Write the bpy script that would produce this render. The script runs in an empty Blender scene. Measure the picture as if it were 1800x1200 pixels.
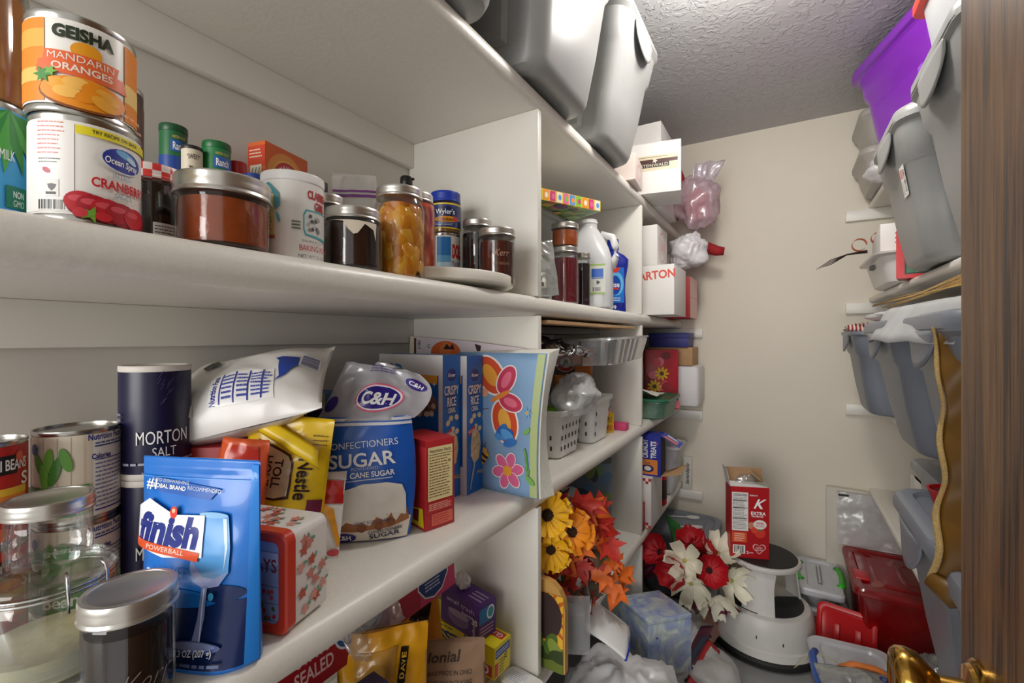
import bpy, bmesh, math, random
from mathutils import Vector, Matrix, noise
from mathutils.geometry import tessellate_polygon

# ------------------------------------------------------------------ camera, light, exposure
scene = bpy.context.scene
C = scene.collection
PI = math.pi
CAM_Z = 1.30
YAW = math.radians(30.9)
cam_d = bpy.data.cameras.new('camera')
cam = bpy.data.objects.new('camera', cam_d)
C.objects.link(cam)
cam.location = (0, 0, CAM_Z)
cam.rotation_euler = (PI / 2, 0, YAW)
cam_d.lens = 16.0
cam_d.sensor_width = 36.0
cam_d.shift_y = -6 / 1800
cam_d.clip_start = 0.02
scene.camera = cam

world = bpy.data.worlds.new('world')
scene.world = world
world.use_nodes = True
world.node_tree.nodes['Background'].inputs[0].default_value = (1.0, 0.97, 0.93, 1)
world.node_tree.nodes['Background'].inputs[1].default_value = 0.66


def area_light(name, loc, target, size, power, color=(1, 1, 1), size_y=None):
    d = bpy.data.lights.new(name, 'AREA')
    d.energy = power
    d.color = color
    d.size = size
    if size_y:
        d.shape = 'RECTANGLE'
        d.size_y = size_y
    o = bpy.data.objects.new(name, d)
    C.objects.link(o)
    o.location = loc
    o.rotation_euler = (Vector(target) - Vector(loc)).to_track_quat('-Z', 'Y').to_euler()
    return o


# soft fill light added out of view beyond the open doorway
area_light('doorway_fill', (-0.45, -3.4, 1.6), (-0.25, 1.6, 1.0), 2.4, 118, (1, 0.985, 0.96), 2.0)

vs = scene.view_settings
vs.view_transform = 'Standard'
vs.look = 'None'
vs.gamma = 1.0
vs.exposure = 0.0
vs.use_curve_mapping = False

# ------------------------------------------------------------------ geometry helpers
S_, C_ = math.sin(YAW), math.cos(YAW)


def ray(px, py):
    u = (px - 900) / 800.0
    v = (594 - py) / 800.0
    return Vector((-S_ + C_ * u, C_ + S_ * u, v))


O_ = Vector((0, 0, CAM_Z))


def atX(px, py, X):
    r = ray(px, py)
    return O_ + r * (X / r.x)


def atY(px, py, Y):
    r = ray(px, py)
    return O_ + r * (Y / r.y)


def atZ(px, py, Z):
    r = ray(px, py)
    return O_ + r * ((Z - CAM_Z) / r.z)


def atT(px, py, t):
    return O_ + ray(px, py) * t


def face_cam(x, y):
    return math.atan2(-x, y)


def srgb(r, g=None, b=None):
    if g is None:
        r, g, b = r
    f = lambda c: (c / 12.92 if c <= 0.04045 else ((c + 0.055) / 1.055) ** 2.4)
    return (f(r / 255), f(g / 255), f(b / 255))


def hx(s):
    return srgb(int(s[0:2], 16), int(s[2:4], 16), int(s[4:6], 16))


# ------------------------------------------------------------------ materials
MATS = {}


def mat(name, color=None, rough=0.5, metal=0.0, spec=0.5, noise_amt=0.06, noise_scale=25.0, bump=0.0,
        bump_scale=80.0, coat=0.0, sss=0.0, stretch=None, emit=0.0, trans=0.0, bump_dist=0.002):
    if name in MATS:
        return MATS[name]
    m = bpy.data.materials.new(name)
    m.use_nodes = True
    nt = m.node_tree
    p = nt.nodes['Principled BSDF']
    p.inputs['Roughness'].default_value = rough
    p.inputs['Metallic'].default_value = metal
    p.inputs['Specular IOR Level'].default_value = spec
    p.inputs['Coat Weight'].default_value = coat
    p.inputs['Transmission Weight'].default_value = trans
    tc = nt.nodes.new('ShaderNodeTexCoord')
    co = tc.outputs['Object']
    if stretch:
        mp = nt.nodes.new('ShaderNodeMapping')
        mp.inputs['Scale'].default_value = stretch
        nt.links.new(co, mp.inputs['Vector'])
        co = mp.outputs['Vector']
    if color is not None:
        if noise_amt > 0:
            n = nt.nodes.new('ShaderNodeTexNoise')
            n.inputs['Scale'].default_value = noise_scale
            n.inputs['Detail'].default_value = 4
            nt.links.new(co, n.inputs['Vector'])
            r = nt.nodes.new('ShaderNodeMix')
            r.data_type = 'RGBA'
            a = [max(0, c * (1 - noise_amt)) for c in color]
            b = [min(1, c * (1 + noise_amt)) for c in color]
            r.inputs[6].default_value = (*a, 1)
            r.inputs[7].default_value = (*b, 1)
            nt.links.new(n.outputs['Fac'], r.inputs[0])
            nt.links.new(r.outputs[2], p.inputs['Base Color'])
        else:
            p.inputs['Base Color'].default_value = (*color, 1)
    if bump > 0:
        n2 = nt.nodes.new('ShaderNodeTexNoise')
        n2.inputs['Scale'].default_value = bump_scale
        n2.inputs['Detail'].default_value = 5
        nt.links.new(co, n2.inputs['Vector'])
        bp = nt.nodes.new('ShaderNodeBump')
        bp.inputs['Strength'].default_value = bump
        bp.inputs['Distance'].default_value = bump_dist
        nt.links.new(n2.outputs['Fac'], bp.inputs['Height'])
        nt.links.new(bp.outputs['Normal'], p.inputs['Normal'])
    if emit:
        p.inputs['Emission Color'].default_value = (*color, 1)
        p.inputs['Emission Strength'].default_value = emit
    MATS[name] = m
    return m


def print_mat(name, rough):
    """ink: the flat print colours live in the mesh colour attribute"""
    m = mat(name, None, rough)
    nt = m.node_tree
    p = nt.nodes['Principled BSDF']
    a = nt.nodes.new('ShaderNodeAttribute')
    a.attribute_name = 'Col'
    nt.links.new(a.outputs['Color'], p.inputs['Base Color'])
    return m


INK = print_mat('ink_satin', 0.38)
INKM = print_mat('ink_matte', 0.7)
INKG = print_mat('ink_gloss', 0.2)


def sheer(name, color, opacity, rough=0.25, tint=(1, 1, 1), gloss=0.12, transl=0.3, bump=0.0, bump_scale=60, fmul=0.26):
    """thin plastic or glass: light goes straight through, with some diffuse body and a gloss"""
    if name in MATS:
        return MATS[name]
    m = bpy.data.materials.new(name)
    m.use_nodes = True
    nt = m.node_tree
    for n in list(nt.nodes):
        if n.type != 'OUTPUT_MATERIAL':
            nt.nodes.remove(n)
    out = [n for n in nt.nodes if n.type == 'OUTPUT_MATERIAL'][0]
    tr = nt.nodes.new('ShaderNodeBsdfTransparent')
    tr.inputs[0].default_value = (*tint, 1)
    df = nt.nodes.new('ShaderNodeBsdfDiffuse')
    tl = nt.nodes.new('ShaderNodeBsdfTranslucent')
    nz = nt.nodes.new('ShaderNodeTexNoise')
    nz.inputs['Scale'].default_value = 30
    tc = nt.nodes.new('ShaderNodeTexCoord')
    nt.links.new(tc.outputs['Object'], nz.inputs['Vector'])
    mc = nt.nodes.new('ShaderNodeMix')
    mc.data_type = 'RGBA'
    mc.inputs[6].default_value = (*[c * 0.94 for c in color], 1)
    mc.inputs[7].default_value = (*[min(1, c * 1.06) for c in color], 1)
    nt.links.new(nz.outputs['Fac'], mc.inputs[0])
    nt.links.new(mc.outputs[2], df.inputs[0])
    nt.links.new(mc.outputs[2], tl.inputs[0])
    m1 = nt.nodes.new('ShaderNodeMixShader')
    m1.inputs[0].default_value = transl
    nt.links.new(df.outputs[0], m1.inputs[1])
    nt.links.new(tl.outputs[0], m1.inputs[2])
    m2 = nt.nodes.new('ShaderNodeMixShader')
    m2.inputs[0].default_value = opacity
    nt.links.new(tr.outputs[0], m2.inputs[1])
    nt.links.new(m1.outputs[0], m2.inputs[2])
    gl = nt.nodes.new('ShaderNodeBsdfGlossy')
    gl.inputs['Roughness'].default_value = rough
    fr = nt.nodes.new('ShaderNodeLayerWeight')
    fr.inputs[0].default_value = 0.35
    mm = nt.nodes.new('ShaderNodeMath')
    mm.operation = 'MULTIPLY_ADD'
    mm.inputs[1].default_value = fmul
    mm.inputs[2].default_value = gloss * 0.35
    nt.links.new(fr.outputs['Fresnel'], mm.inputs[0])
    m3 = nt.nodes.new('ShaderNodeMixShader')
    nt.links.new(mm.outputs[0], m3.inputs[0])
    nt.links.new(m2.outputs[0], m3.inputs[1])
    nt.links.new(gl.outputs[0], m3.inputs[2])
    nt.links.new(m3.outputs[0], out.inputs[0])
    if bump > 0:
        n2 = nt.nodes.new('ShaderNodeTexNoise')
        n2.inputs['Scale'].default_value = bump_scale
        nt.links.new(tc.outputs['Object'], n2.inputs['Vector'])
        bp = nt.nodes.new('ShaderNodeBump')
        bp.inputs['Strength'].default_value = bump
        bp.inputs['Distance'].default_value = 0.004
        nt.links.new(n2.outputs['Fac'], bp.inputs['Height'])
        for s in (df, gl, fr, tl):
            nt.links.new(bp.outputs['Normal'], s.inputs['Normal'])
    MATS[name] = m
    return m


# ------------------------------------------------------------------ objects
def tag(o, label=None, cat=None, group=None, kind=None):
    if label:
        o['label'] = label
    if cat:
        o['category'] = cat
    if group:
        o['group'] = group
    if kind:
        o['kind'] = kind
    return o


def thing(name, label, cat, loc=(0, 0, 0), rz=0.0, group=None, rot=None):
    o = bpy.data.objects.new(name, None)
    o.empty_display_size = 0.03
    C.objects.link(o)
    o.location = loc
    o.rotation_euler = rot if rot else (0, 0, rz)
    return tag(o, label, cat, group)


class MB:
    def __init__(self):
        self.v, self.f, self.c = [], [], []
        self.col = None

    def add(self, vs, fs, col=None):
        b = len(self.v)
        self.v.extend(tuple(p) for p in vs)
        for f in fs:
            self.f.append(tuple(i + b for i in f))
            self.c.append(col or self.col)
        return self

    def box(self, x0, y0, z0, x1, y1, z1, bev=0.0, col=None):
        if bev <= 0:
            vs = [(x0, y0, z0), (x1, y0, z0), (x1, y1, z0), (x0, y1, z0), (x0, y0, z1), (x1, y0, z1), (x1, y1, z1), (x0, y1, z1)]
            return self.add(vs, [(0, 3, 2, 1), (4, 5, 6, 7), (0, 1, 5, 4), (1, 2, 6, 5), (2, 3, 7, 6), (3, 0, 4, 7)], col)
        w, d = x1 - x0, y1 - y0
        cx, cy = (x0 + x1) / 2, (y0 + y1) / 2
        b = bev
        secs = [(z0, b), (z0 + b * .3, b * .3), (z0 + b, 0), (z1 - b, 0), (z1 - b * .3, b * .3), (z1, b)]
        loops = [[(cx + p[0], cy + p[1], z) for p in rrect(w - 2 * i, d - 2 * i, max(b - i, b * .35), 3)] for z, i in secs]
        return self.loft(loops, col=col)

    def loft(self, loops, cap0=True, cap1=True, closed=True, col=None):
        n = len(loops[0])
        vs = [p for l in loops for p in l]
        fs = []
        for k in range(len(loops) - 1):
            for i in range(n if closed else n - 1):
                j = (i + 1) % n
                fs.append((k * n + i, k * n + j, (k + 1) * n + j, (k + 1) * n + i))
        if cap0:
            fs.append(tuple(range(n - 1, -1, -1)))
        if cap1:
            fs.append(tuple((len(loops) - 1) * n + i for i in range(n)))
        return self.add(vs, fs, col)

    def lathe(self, prof, n=40, cx=0, cy=0, axis='z', cap0=True, cap1=True, wob=None, col=None):
        loops = []
        for r, z in prof:
            l = []
            for i in range(n):
                a = 2 * PI * i / n
                rr = r * (wob(a, z) if wob else 1)
                x, y = rr * math.cos(a), rr * math.sin(a)
                if axis == 'z':
                    l.append((cx + x, cy + y, z))
                elif axis == 'x':
                    l.append((z, cx + x, cy + y))
                else:
                    l.append((cx + y, z, cy + x))
            loops.append(l)
        return self.loft(loops, cap0, cap1, col=col)

    def tube(self, pts, r, n=8, col=None, taper=None, flat=1.0):
        pts = [Vector(p) for p in pts]
        loops = []
        up = Vector((0, 0, 1))
        for i, p in enumerate(pts):
            d = (pts[min(i + 1, len(pts) - 1)] - pts[max(i - 1, 0)])
            if d.length < 1e-9:
                d = Vector((0, 0, 1))
            d.normalize()
            a = d.cross(up)
            if a.length < 0.05:
                a = d.cross(Vector((1, 0, 0)))
            a.normalize()
            b = d.cross(a)
            rr = r[i] if isinstance(r, (list, tuple)) else r
            loops.append([p + (a * math.cos(2 * PI * k / n) + b * flat * math.sin(2 * PI * k / n)) * rr for k in range(n)])
        return self.loft(loops, col=col)

    def prism(self, poly, z0, z1, col=None, fn=None):
        fn = fn or (lambda x, y, z: (x, y, z))
        n = len(poly)
        vs = [fn(x, y, z0) for x, y in poly] + [fn(x, y, z1) for x, y in poly]
        fs = [(i, (i + 1) % n, n + (i + 1) % n, n + i) for i in range(n)]
        tri = tessellate_polygon([[Vector((x, y, 0)) for x, y in poly]])
        fs += [tuple(reversed(t)) for t in tri] + [tuple(n + i for i in t) for t in tri]
        return self.add(vs, fs, col)

    def sheet(self, fn, nu, nv, col=None, close_u=False):
        vs = [fn(i / nu, j / nv) for j in range(nv + 1) for i in range(nu + 1)]
        w = nu + 1
        fs = [(j * w + i, j * w + i + 1, (j + 1) * w + i + 1, (j + 1) * w + i) for j in range(nv) for i in range(nu)]
        return self.add(vs, fs, col)

    def xform(self, M):
        self.v = [tuple(M @ Vector(p)) for p in self.v]
        return self

    def build(self, name, m, parent=None, smooth=None, solid=0.0, subsurf=0, loc=None, rot=None, fixn=False):
        me = bpy.data.meshes.new(name)
        me.from_pydata(self.v, [], self.f)
        if fixn:
            bm = bmesh.new()
            bm.from_mesh(me)
            bmesh.ops.recalc_face_normals(bm, faces=bm.faces)
            bm.to_mesh(me)
            bm.free()
        if any(c is not None for c in self.c):
            ca = me.color_attributes.new('Col', 'FLOAT_COLOR', 'CORNER')
            vals = []
            for p in me.polygons:
                c = self.c[p.index] or (1, 1, 1)
                vals.extend((*c, 1.0) * p.loop_total)
            ca.data.foreach_set('color', vals)
        me.update()
        o = bpy.data.objects.new(name, me)
        C.objects.link(o)
        o.data.materials.append(m)
        if parent:
            o.parent = parent
        if loc:
            o.location = loc
        if rot:
            o.rotation_euler = rot
        if smooth is not None:
            me.polygons.foreach_set('use_smooth', [True] * len(me.polygons))
            if smooth < 3:
                me.set_sharp_from_angle(angle=smooth)
        if solid:
            md = o.modifiers.new('solid', 'SOLIDIFY')
            md.thickness = solid
            md.offset = 0
        if subsurf:
            md = o.modifiers.new('sub', 'SUBSURF')
            md.levels = md.render_levels = subsurf
        return o


def rrect(w, d, r, n=4):
    r = min(r, w / 2 - 1e-5, d / 2 - 1e-5)
    pts = []
    for cx, cy, a0 in ((w / 2 - r, d / 2 - r, 0), (-w / 2 + r, d / 2 - r, 90), (-w / 2 + r, -d / 2 + r, 180), (w / 2 - r, -d / 2 + r, 270)):
        for k in range(n + 1):
            a = math.radians(a0 + 90 * k / n)
            pts.append((cx + r * math.cos(a), cy + r * math.sin(a)))
    return pts


def ell(cx, cy, rx, ry, n=24, a0=0, a1=2 * PI):
    full = abs(a1 - a0 - 2 * PI) < 1e-6
    return [(cx + rx * math.cos(a0 + (a1 - a0) * i / (n if full else n - 1)), cy + ry * math.sin(a0 + (a1 - a0) * i / (n if full else n - 1))) for i in range(n)]


def star(cx, cy, r0, r1, n, a=0):
    return [(cx + (r0 if i % 2 == 0 else r1) * math.cos(a + PI * i / n), cy + (r0 if i % 2 == 0 else r1) * math.sin(a + PI * i / n)) for i in range(2 * n)]


def fbm(p, s=1.0, seed=0.0):
    return noise.noise(Vector((p[0] * s + seed * 7.13, p[1] * s - seed * 3.7, p[2] * s + seed)))


SM = 0.6   # auto-smooth angle

# ------------------------------------------------------------------ print on surfaces
_TXT = {}


def text_mesh(s, bold=0.0):
    k = (s, bold)
    if k in _TXT:
        return _TXT[k]
    cu = bpy.data.curves.new('t', 'FONT')
    cu.body = s
    cu.size = 1.0
    cu.resolution_u = 3
    cu.offset = bold
    ob = bpy.data.objects.new('t', cu)
    C.objects.link(ob)
    me = ob.to_mesh()
    vs = [(v.co.x, v.co.y) for v in me.vertices]
    fs = [tuple(p.vertices) for p in me.polygons]
    ob.to_mesh_clear()
    bpy.data.objects.remove(ob)
    bpy.data.curves.remove(cu)
    if not vs:
        vs, fs = [(0, 0), (1, 0), (1, 1)], []
    x0, x1 = min(v[0] for v in vs), max(v[0] for v in vs)
    y0 = min(0.0, 0.0)
    _TXT[k] = (vs, fs, x0, x1)
    return _TXT[k]


class Print:
    """flat print laid on a surface: surf(x, y, h) -> local point; x right, y up, h off the surface"""

    def __init__(self, surf, maxlen=1.0, step=0.00004, base=0.0003):
        self.surf, self.maxlen, self.step = surf, maxlen, step
        self.h = base
        self.pic, self.let = MB(), MB()

    def _emit(self, mb, tris, col):
        ml = self.maxlen
        if ml < 0.9:
            out = []
            stack = list(tris)
            while stack:
                a, b, c = stack.pop()
                la, lb, lc = math.dist(a, b), math.dist(b, c), math.dist(c, a)
                m = max(la, lb, lc)
                if m <= ml:
                    out.append((a, b, c))
                elif m == la:
                    q = ((a[0] + b[0]) / 2, (a[1] + b[1]) / 2)
                    stack += [(a, q, c), (q, b, c)]
                elif m == lb:
                    q = ((b[0] + c[0]) / 2, (b[1] + c[1]) / 2)
                    stack += [(a, b, q), (a, q, c)]
                else:
                    q = ((c[0] + a[0]) / 2, (c[1] + a[1]) / 2)
                    stack += [(a, b, q), (q, b, c)]
            tris = out
        idx, vs, fs = {}, [], []
        for t in tris:
            f = []
            for p in t:
                k = (round(p[0], 6), round(p[1], 6))
                if k not in idx:
                    idx[k] = len(vs)
                    vs.append(self.surf(p[0], p[1], self.h))
                f.append(idx[k])
            fs.append(tuple(f))
        mb.add(vs, fs, col)

    def poly(self, pts, col, let=False):
        if isinstance(col, str):
            col = hx(col)
        a = sum(pts[i][0] * pts[(i + 1) % len(pts)][1] - pts[(i + 1) % len(pts)][0] * pts[i][1] for i in range(len(pts)))
        if a < 0:
            pts = pts[::-1]
        tri = tessellate_polygon([[Vector((x, y, 0)) for x, y in pts]])
        tris = []
        for t in tri:
            A, B, D = (pts[i] for i in t)
            if (B[0] - A[0]) * (D[1] - A[1]) - (D[0] - A[0]) * (B[1] - A[1]) < 0:
                B, D = D, B
            tris.append((A, B, D))
        self.h += self.step
        self._emit(self.let if let else self.pic, tris, col)
        return self

    def rect(self, x0, y0, x1, y1, col, rot=0):
        cx, cy = (x0 + x1) / 2, (y0 + y1) / 2
        c, s = math.cos(rot), math.sin(rot)
        return self.poly([(cx + (x - cx) * c - (y - cy) * s, cy + (x - cx) * s + (y - cy) * c) for x, y in ((x0, y0), (x1, y0), (x1, y1), (x0, y1))], col)

    def ell(self, cx, cy, rx, ry, col, rot=0, n=22):
        c, s = math.cos(rot), math.sin(rot)
        return self.poly([(cx + x * c - y * s, cy + x * s + y * c) for x, y in ell(0, 0, rx, ry, n)], col)

    def text(self, s, cx, cy, size, col, width=None, rot=0, bold=0.02, shear=0.0, arc=None, align='c'):
        """cap height = size; (cx, cy) the middle of the word's baseline box"""
        if isinstance(col, str):
            col = hx(col)
        if any(c in 'MWmw' for c in s):
            bold = min(bold, 0.0)
        vs, fs, x0, x1 = text_mesh(s, bold)
        k = size / 0.70
        kx = width / (x1 - x0) if width else k
        off = (x0 + x1) / 2 if align == 'c' else (x0 if align == 'l' else x1)
        c, sn = math.cos(rot), math.sin(rot)
        P = []
        for x, y in vs:
            X = (x - off) * kx + shear * (y * k)
            Y = y * k - size / 2
            if arc:
                a = X / arc
                X, Y = (arc + Y) * math.sin(a), (arc + Y) * math.cos(a) - arc
            P.append((cx + X * c - Y * sn, cy + X * sn + Y * c))
        tris = []
        for f in fs:
            for i in range(1, len(f) - 1):
                tris.append((P[f[0]], P[f[i]], P[f[i + 1]]))
        self.h += self.step
        self._emit(self.let, tris, col)
        return self

    def fine(self, x0, y0, x1, y1, rows, col, seed=1, fill=0.45, ragged=True):
        """lines of print too small to read"""
        if isinstance(col, str):
            col = hx(col)
        rnd = random.Random(seed)
        dy = (y1 - y0) / rows
        self.h += self.step
        for r in range(rows):
            y = y1 - (r + 0.5) * dy
            x = x0
            xe = x1 - (rnd.random() * 0.25 * (x1 - x0) if ragged else 0)
            while x < xe:
                w = min(rnd.uniform(0.06, 0.2) * (x1 - x0), xe - x)
                hh = dy * fill / 2
                self._emit(self.let, [((x, y - hh), (x + w, y - hh), (x + w, y + hh)), ((x, y - hh), (x + w, y + hh), (x, y + hh))], col)
                x += w + 0.025 * (x1 - x0)
        return self

    def barcode(self, x0, y0, x1, y1, seed=1, vert=True, col='222222', bg='F4F2EE'):
        if bg:
            self.rect(x0, y0, x1, y1, bg)
        rnd = random.Random(seed)
        c = hx(col)
        self.h += self.step
        mx, my = (x1 - x0) * .08, (y1 - y0) * .08
        p, e = (x0 + mx, x1 - mx) if vert else (y0 + my, y1 - my)
        u = (e - p) / 46
        while p < e - u:
            w = rnd.choice((1, 1, 2, 3)) * u
            q = min(p + w, e)
            if vert:
                A, B = (p, y0 + my), (q, y1 - my)
            else:
                A, B = (x0 + mx, p), (x1 - mx, q)
            self._emit(self.let, [(A, (B[0], A[1]), B), (A, B, (A[0], B[1]))], c)
            p = q + rnd.choice((1, 1, 2)) * u
        return self

    def done(self, parent, m=None, pic='printed_artwork', let='lettering'):
        m = m or INK
        if self.pic.f:
            self.pic.build(pic, m, parent, smooth=3.2 if self.maxlen < .9 else None)['kind'] = 'stuff'
        if self.let.f:
            self.let.build(let, m, parent, smooth=3.2 if self.maxlen < .9 else None)['kind'] = 'stuff'


def flat(o, ex, ey):
    o, ex, ey = Vector(o), Vector(ex).normalized(), Vector(ey).normalized()
    n = ex.cross(ey)
    return lambda x, y, h: o + ex * x + ey * y + n * h


def cylsurf(r, z0=0.0, a0=-PI / 2, cx=0, cy=0):
    return lambda x, y, h: Vector((cx + (r + h) * math.cos(a0 + x / r), cy + (r + h) * math.sin(a0 + x / r), z0 + y))


def boxface(w, d, h, side):
    """print frame on a box standing on its origin, (0,0) in the middle of the face"""
    if side == 'front':
        return flat((0, -d / 2, h / 2), (1, 0, 0), (0, 0, 1))
    if side == 'back':
        return flat((0, d / 2, h / 2), (-1, 0, 0), (0, 0, 1))
    if side == 'right':
        return flat((w / 2, 0, h / 2), (0, 1, 0), (0, 0, 1))
    if side == 'left':
        return flat((-w / 2, 0, h / 2), (0, -1, 0), (0, 0, 1))
    if side == 'top':
        return flat((0, 0, h), (1, 0, 0), (0, 1, 0))
    return flat((0, 0, 0), (1, 0, 0), (0, -1, 0))

# ------------------------------------------------------------------ the setting
XL, XR, YB, ZC = -0.92, 0.76, 2.74, 2.40
YF = -0.14
SF = -0.50       # front of the left shelves
RF = 0.345       # front of the right shelves

M_wall = mat('wall_paint', srgb(228, 220, 204), 0.6, noise_amt=0.03, noise_scale=3, bump=0.12, bump_scale=60)
M_shelf = mat('shelf_paint', srgb(234, 231, 222), 0.33, noise_amt=0.03, noise_scale=9, bump=0.10, bump_scale=35)


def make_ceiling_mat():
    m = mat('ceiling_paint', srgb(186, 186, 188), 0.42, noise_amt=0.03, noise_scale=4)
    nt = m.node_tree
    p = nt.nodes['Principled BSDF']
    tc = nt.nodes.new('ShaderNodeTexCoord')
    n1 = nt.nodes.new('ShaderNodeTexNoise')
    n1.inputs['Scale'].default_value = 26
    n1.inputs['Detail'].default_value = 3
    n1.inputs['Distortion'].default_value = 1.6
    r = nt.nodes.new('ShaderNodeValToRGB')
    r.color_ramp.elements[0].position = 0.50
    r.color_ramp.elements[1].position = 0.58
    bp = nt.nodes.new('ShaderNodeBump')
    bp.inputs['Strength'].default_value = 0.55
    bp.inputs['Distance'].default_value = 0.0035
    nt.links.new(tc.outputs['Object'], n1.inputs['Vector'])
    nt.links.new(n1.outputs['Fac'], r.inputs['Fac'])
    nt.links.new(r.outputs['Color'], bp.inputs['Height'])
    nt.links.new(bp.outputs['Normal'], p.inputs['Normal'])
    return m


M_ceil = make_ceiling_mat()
M_floor = mat('floor_vinyl', srgb(150, 151, 150), 0.35, noise_amt=0.10, noise_scale=14, bump=0.05, bump_scale=120)


def slab(name, x0, y0, z0, x1, y1, z1, m):
    o = MB().box(x0, y0, z0, x1, y1, z1).build(name, m)
    o['kind'] = 'structure'
    return o


slab('floor', XL - .1, YF - .1, -0.08, XR + .1, YB + .1, 0.0, M_floor)
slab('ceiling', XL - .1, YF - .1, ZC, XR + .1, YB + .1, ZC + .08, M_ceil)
slab('wall_left', XL - .1, YF - .1, 0.0, XL, YB, ZC, mat('wall_left_paint', srgb(214, 210, 202), 0.5, noise_amt=0.03, noise_scale=5, bump=0.12, bump_scale=60))
slab('wall_right', XR, YF - .1, 0.0, XR + .1, YB, ZC, M_wall)
slab('wall_back', XL - .1, YB, 0.0, XR + .1, YB + .1, ZC, M_wall)
# the door wall: right of the opening, and the header over it
slab('wall_front', 0.22, YF - .1, 0.0, XR, YF, ZC, M_wall)
slab('trim_1', 0.20, YF - .1, 0.0, 0.22, YF, 2.06, M_shelf)

# oak door standing open along the right of the aisle
def make_oak():
    m = bpy.data.materials.new('oak')
    m.use_nodes = True
    nt = m.node_tree
    p = nt.nodes['Principled BSDF']
    p.inputs['Roughness'].default_value = 0.42
    tc = nt.nodes.new('ShaderNodeTexCoord')
    mp = nt.nodes.new('ShaderNodeMapping')
    mp.inputs['Scale'].default_value = (30, 30, 1.6)
    n1 = nt.nodes.new('ShaderNodeTexNoise')
    n1.inputs['Scale'].default_value = 1.6
    n1.inputs['Detail'].default_value = 8
    n1.inputs['Roughness'].default_value = 0.65
    n1.inputs['Distortion'].default_value = 0.6
    r = nt.nodes.new('ShaderNodeValToRGB')
    cr = r.color_ramp
    cr.elements[0].position = 0.37
    cr.elements[0].color = (*srgb(40, 25, 12), 1)
    cr.elements[1].position = 0.64
    cr.elements[1].color = (*srgb(142, 101, 56), 1)
    e = cr.elements.new(0.48)
    e.color = (*srgb(106, 70, 37), 1)
    nt.links.new(tc.outputs['Object'], mp.inputs['Vector'])
    nt.links.new(mp.outputs['Vector'], n1.inputs['Vector'])
    mp2 = nt.nodes.new('ShaderNodeMapping')
    mp2.inputs['Scale'].default_value = (300, 300, 9)
    n2 = nt.nodes.new('ShaderNodeTexNoise')
    n2.inputs['Scale'].default_value = 1.0
    n2.inputs['Detail'].default_value = 4
    nt.links.new(tc.outputs['Object'], mp2.inputs['Vector'])
    nt.links.new(mp2.outputs['Vector'], n2.inputs['Vector'])
    ad = nt.nodes.new('ShaderNodeMath')
    ad.operation = 'MULTIPLY_ADD'
    ad.inputs[1].default_value = 0.35
    ad.inputs[2].default_value = -0.17
    nt.links.new(n2.outputs['Fac'], ad.inputs[0])
    a2 = nt.nodes.new('ShaderNodeMath')
    nt.links.new(ad.outputs[0], a2.inputs[0])
    nt.links.new(n1.outputs['Fac'], a2.inputs[1])
    nt.links.new(a2.outputs[0], r.inputs['Fac'])
    nt.links.new(r.outputs['Color'], p.inputs['Base Color'])
    bp = nt.nodes.new('ShaderNodeBump')
    bp.inputs['Strength'].default_value = 0.3
    bp.inputs['Distance'].default_value = 0.001
    nt.links.new(n2.outputs['Fac'], bp.inputs['Height'])
    nt.links.new(bp.outputs['Normal'], p.inputs['Normal'])
    return m


M_oak = make_oak()
M_brass = mat('brass', srgb(196, 152, 70), 0.16, metal=1.0, noise_amt=0.05)
DX, DY = 0.157, 0.645
door = MB().box(DX, YF + .02, 0.012, DX + .036, DY, 2.04, 0.002).build('door_1', M_oak, smooth=SM)
door['kind'] = 'structure'
kn = MB()
ky, kz = DY - 0.062, 0.965
kn.lathe([(0.034, DX), (0.034, DX - .003), (0.031, DX - .006), (0.029, DX - .0065), (0.027, DX - .010), (0.014, DX - .012), (0.012, DX - .030),
          (0.018, DX - .036), (0.0265, DX - .045), (0.0285, DX - .054), (0.0275, DX - .061), (0.024, DX - .065), (0.021, DX - .066), (0.019, DX - .0645), (0.002, DX - .0635)],
         48, cx=ky, cy=kz, axis='x')
kn.build('door_knob', M_brass, door, smooth=0.7, fixn=True)['label'] = 'polished brass door knob with ringed rosette'

# ceiling lamp over the middle of the aisle
M_lamp = mat('lamp_glass', (1.0, 0.95, 0.88), 0.4, emit=2.5, noise_amt=0)
M_white_metal = mat('white_metal', srgb(235, 235, 232), 0.4)
LAMP = (-0.09, 1.30)
lamp = thing('ceiling_lamp', 'round white ceiling lamp over the middle of the aisle', 'lamp', (LAMP[0], LAMP[1], ZC))
MB().lathe([(0.13, 0), (0.13, -0.018), (0.12, -0.02)], 40).build('base', M_white_metal, lamp, smooth=SM, fixn=True)
MB().lathe([(0.118, -0.02), (0.115, -0.035), (0.095, -0.05), (0.05, -0.06), (0.004, -0.063)], 40).build('diffuser', M_lamp, lamp, smooth=1.0, fixn=True)
ld = bpy.data.lights.new('lamp_light', 'POINT')
ld.shadow_soft_size = 0.09
ld.energy = 19
ld.color = (1.0, 0.96, 0.90)
lo = bpy.data.objects.new('lamp_light', ld)
C.objects.link(lo)
lo.parent = lamp
lo.location = (0, 0, -0.135)

# ---------------------------------------------------------- left shelving, three bays
LEFT_SHELVES = (0.49, 0.94, 1.40, 1.89)
TH = 0.046
D1, D2 = 0.972, 1.89
shelving = thing('built_in_shelving', 'white painted built-in shelving with three bays along the left wall', 'shelving', (0, 0, 0))


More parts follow.
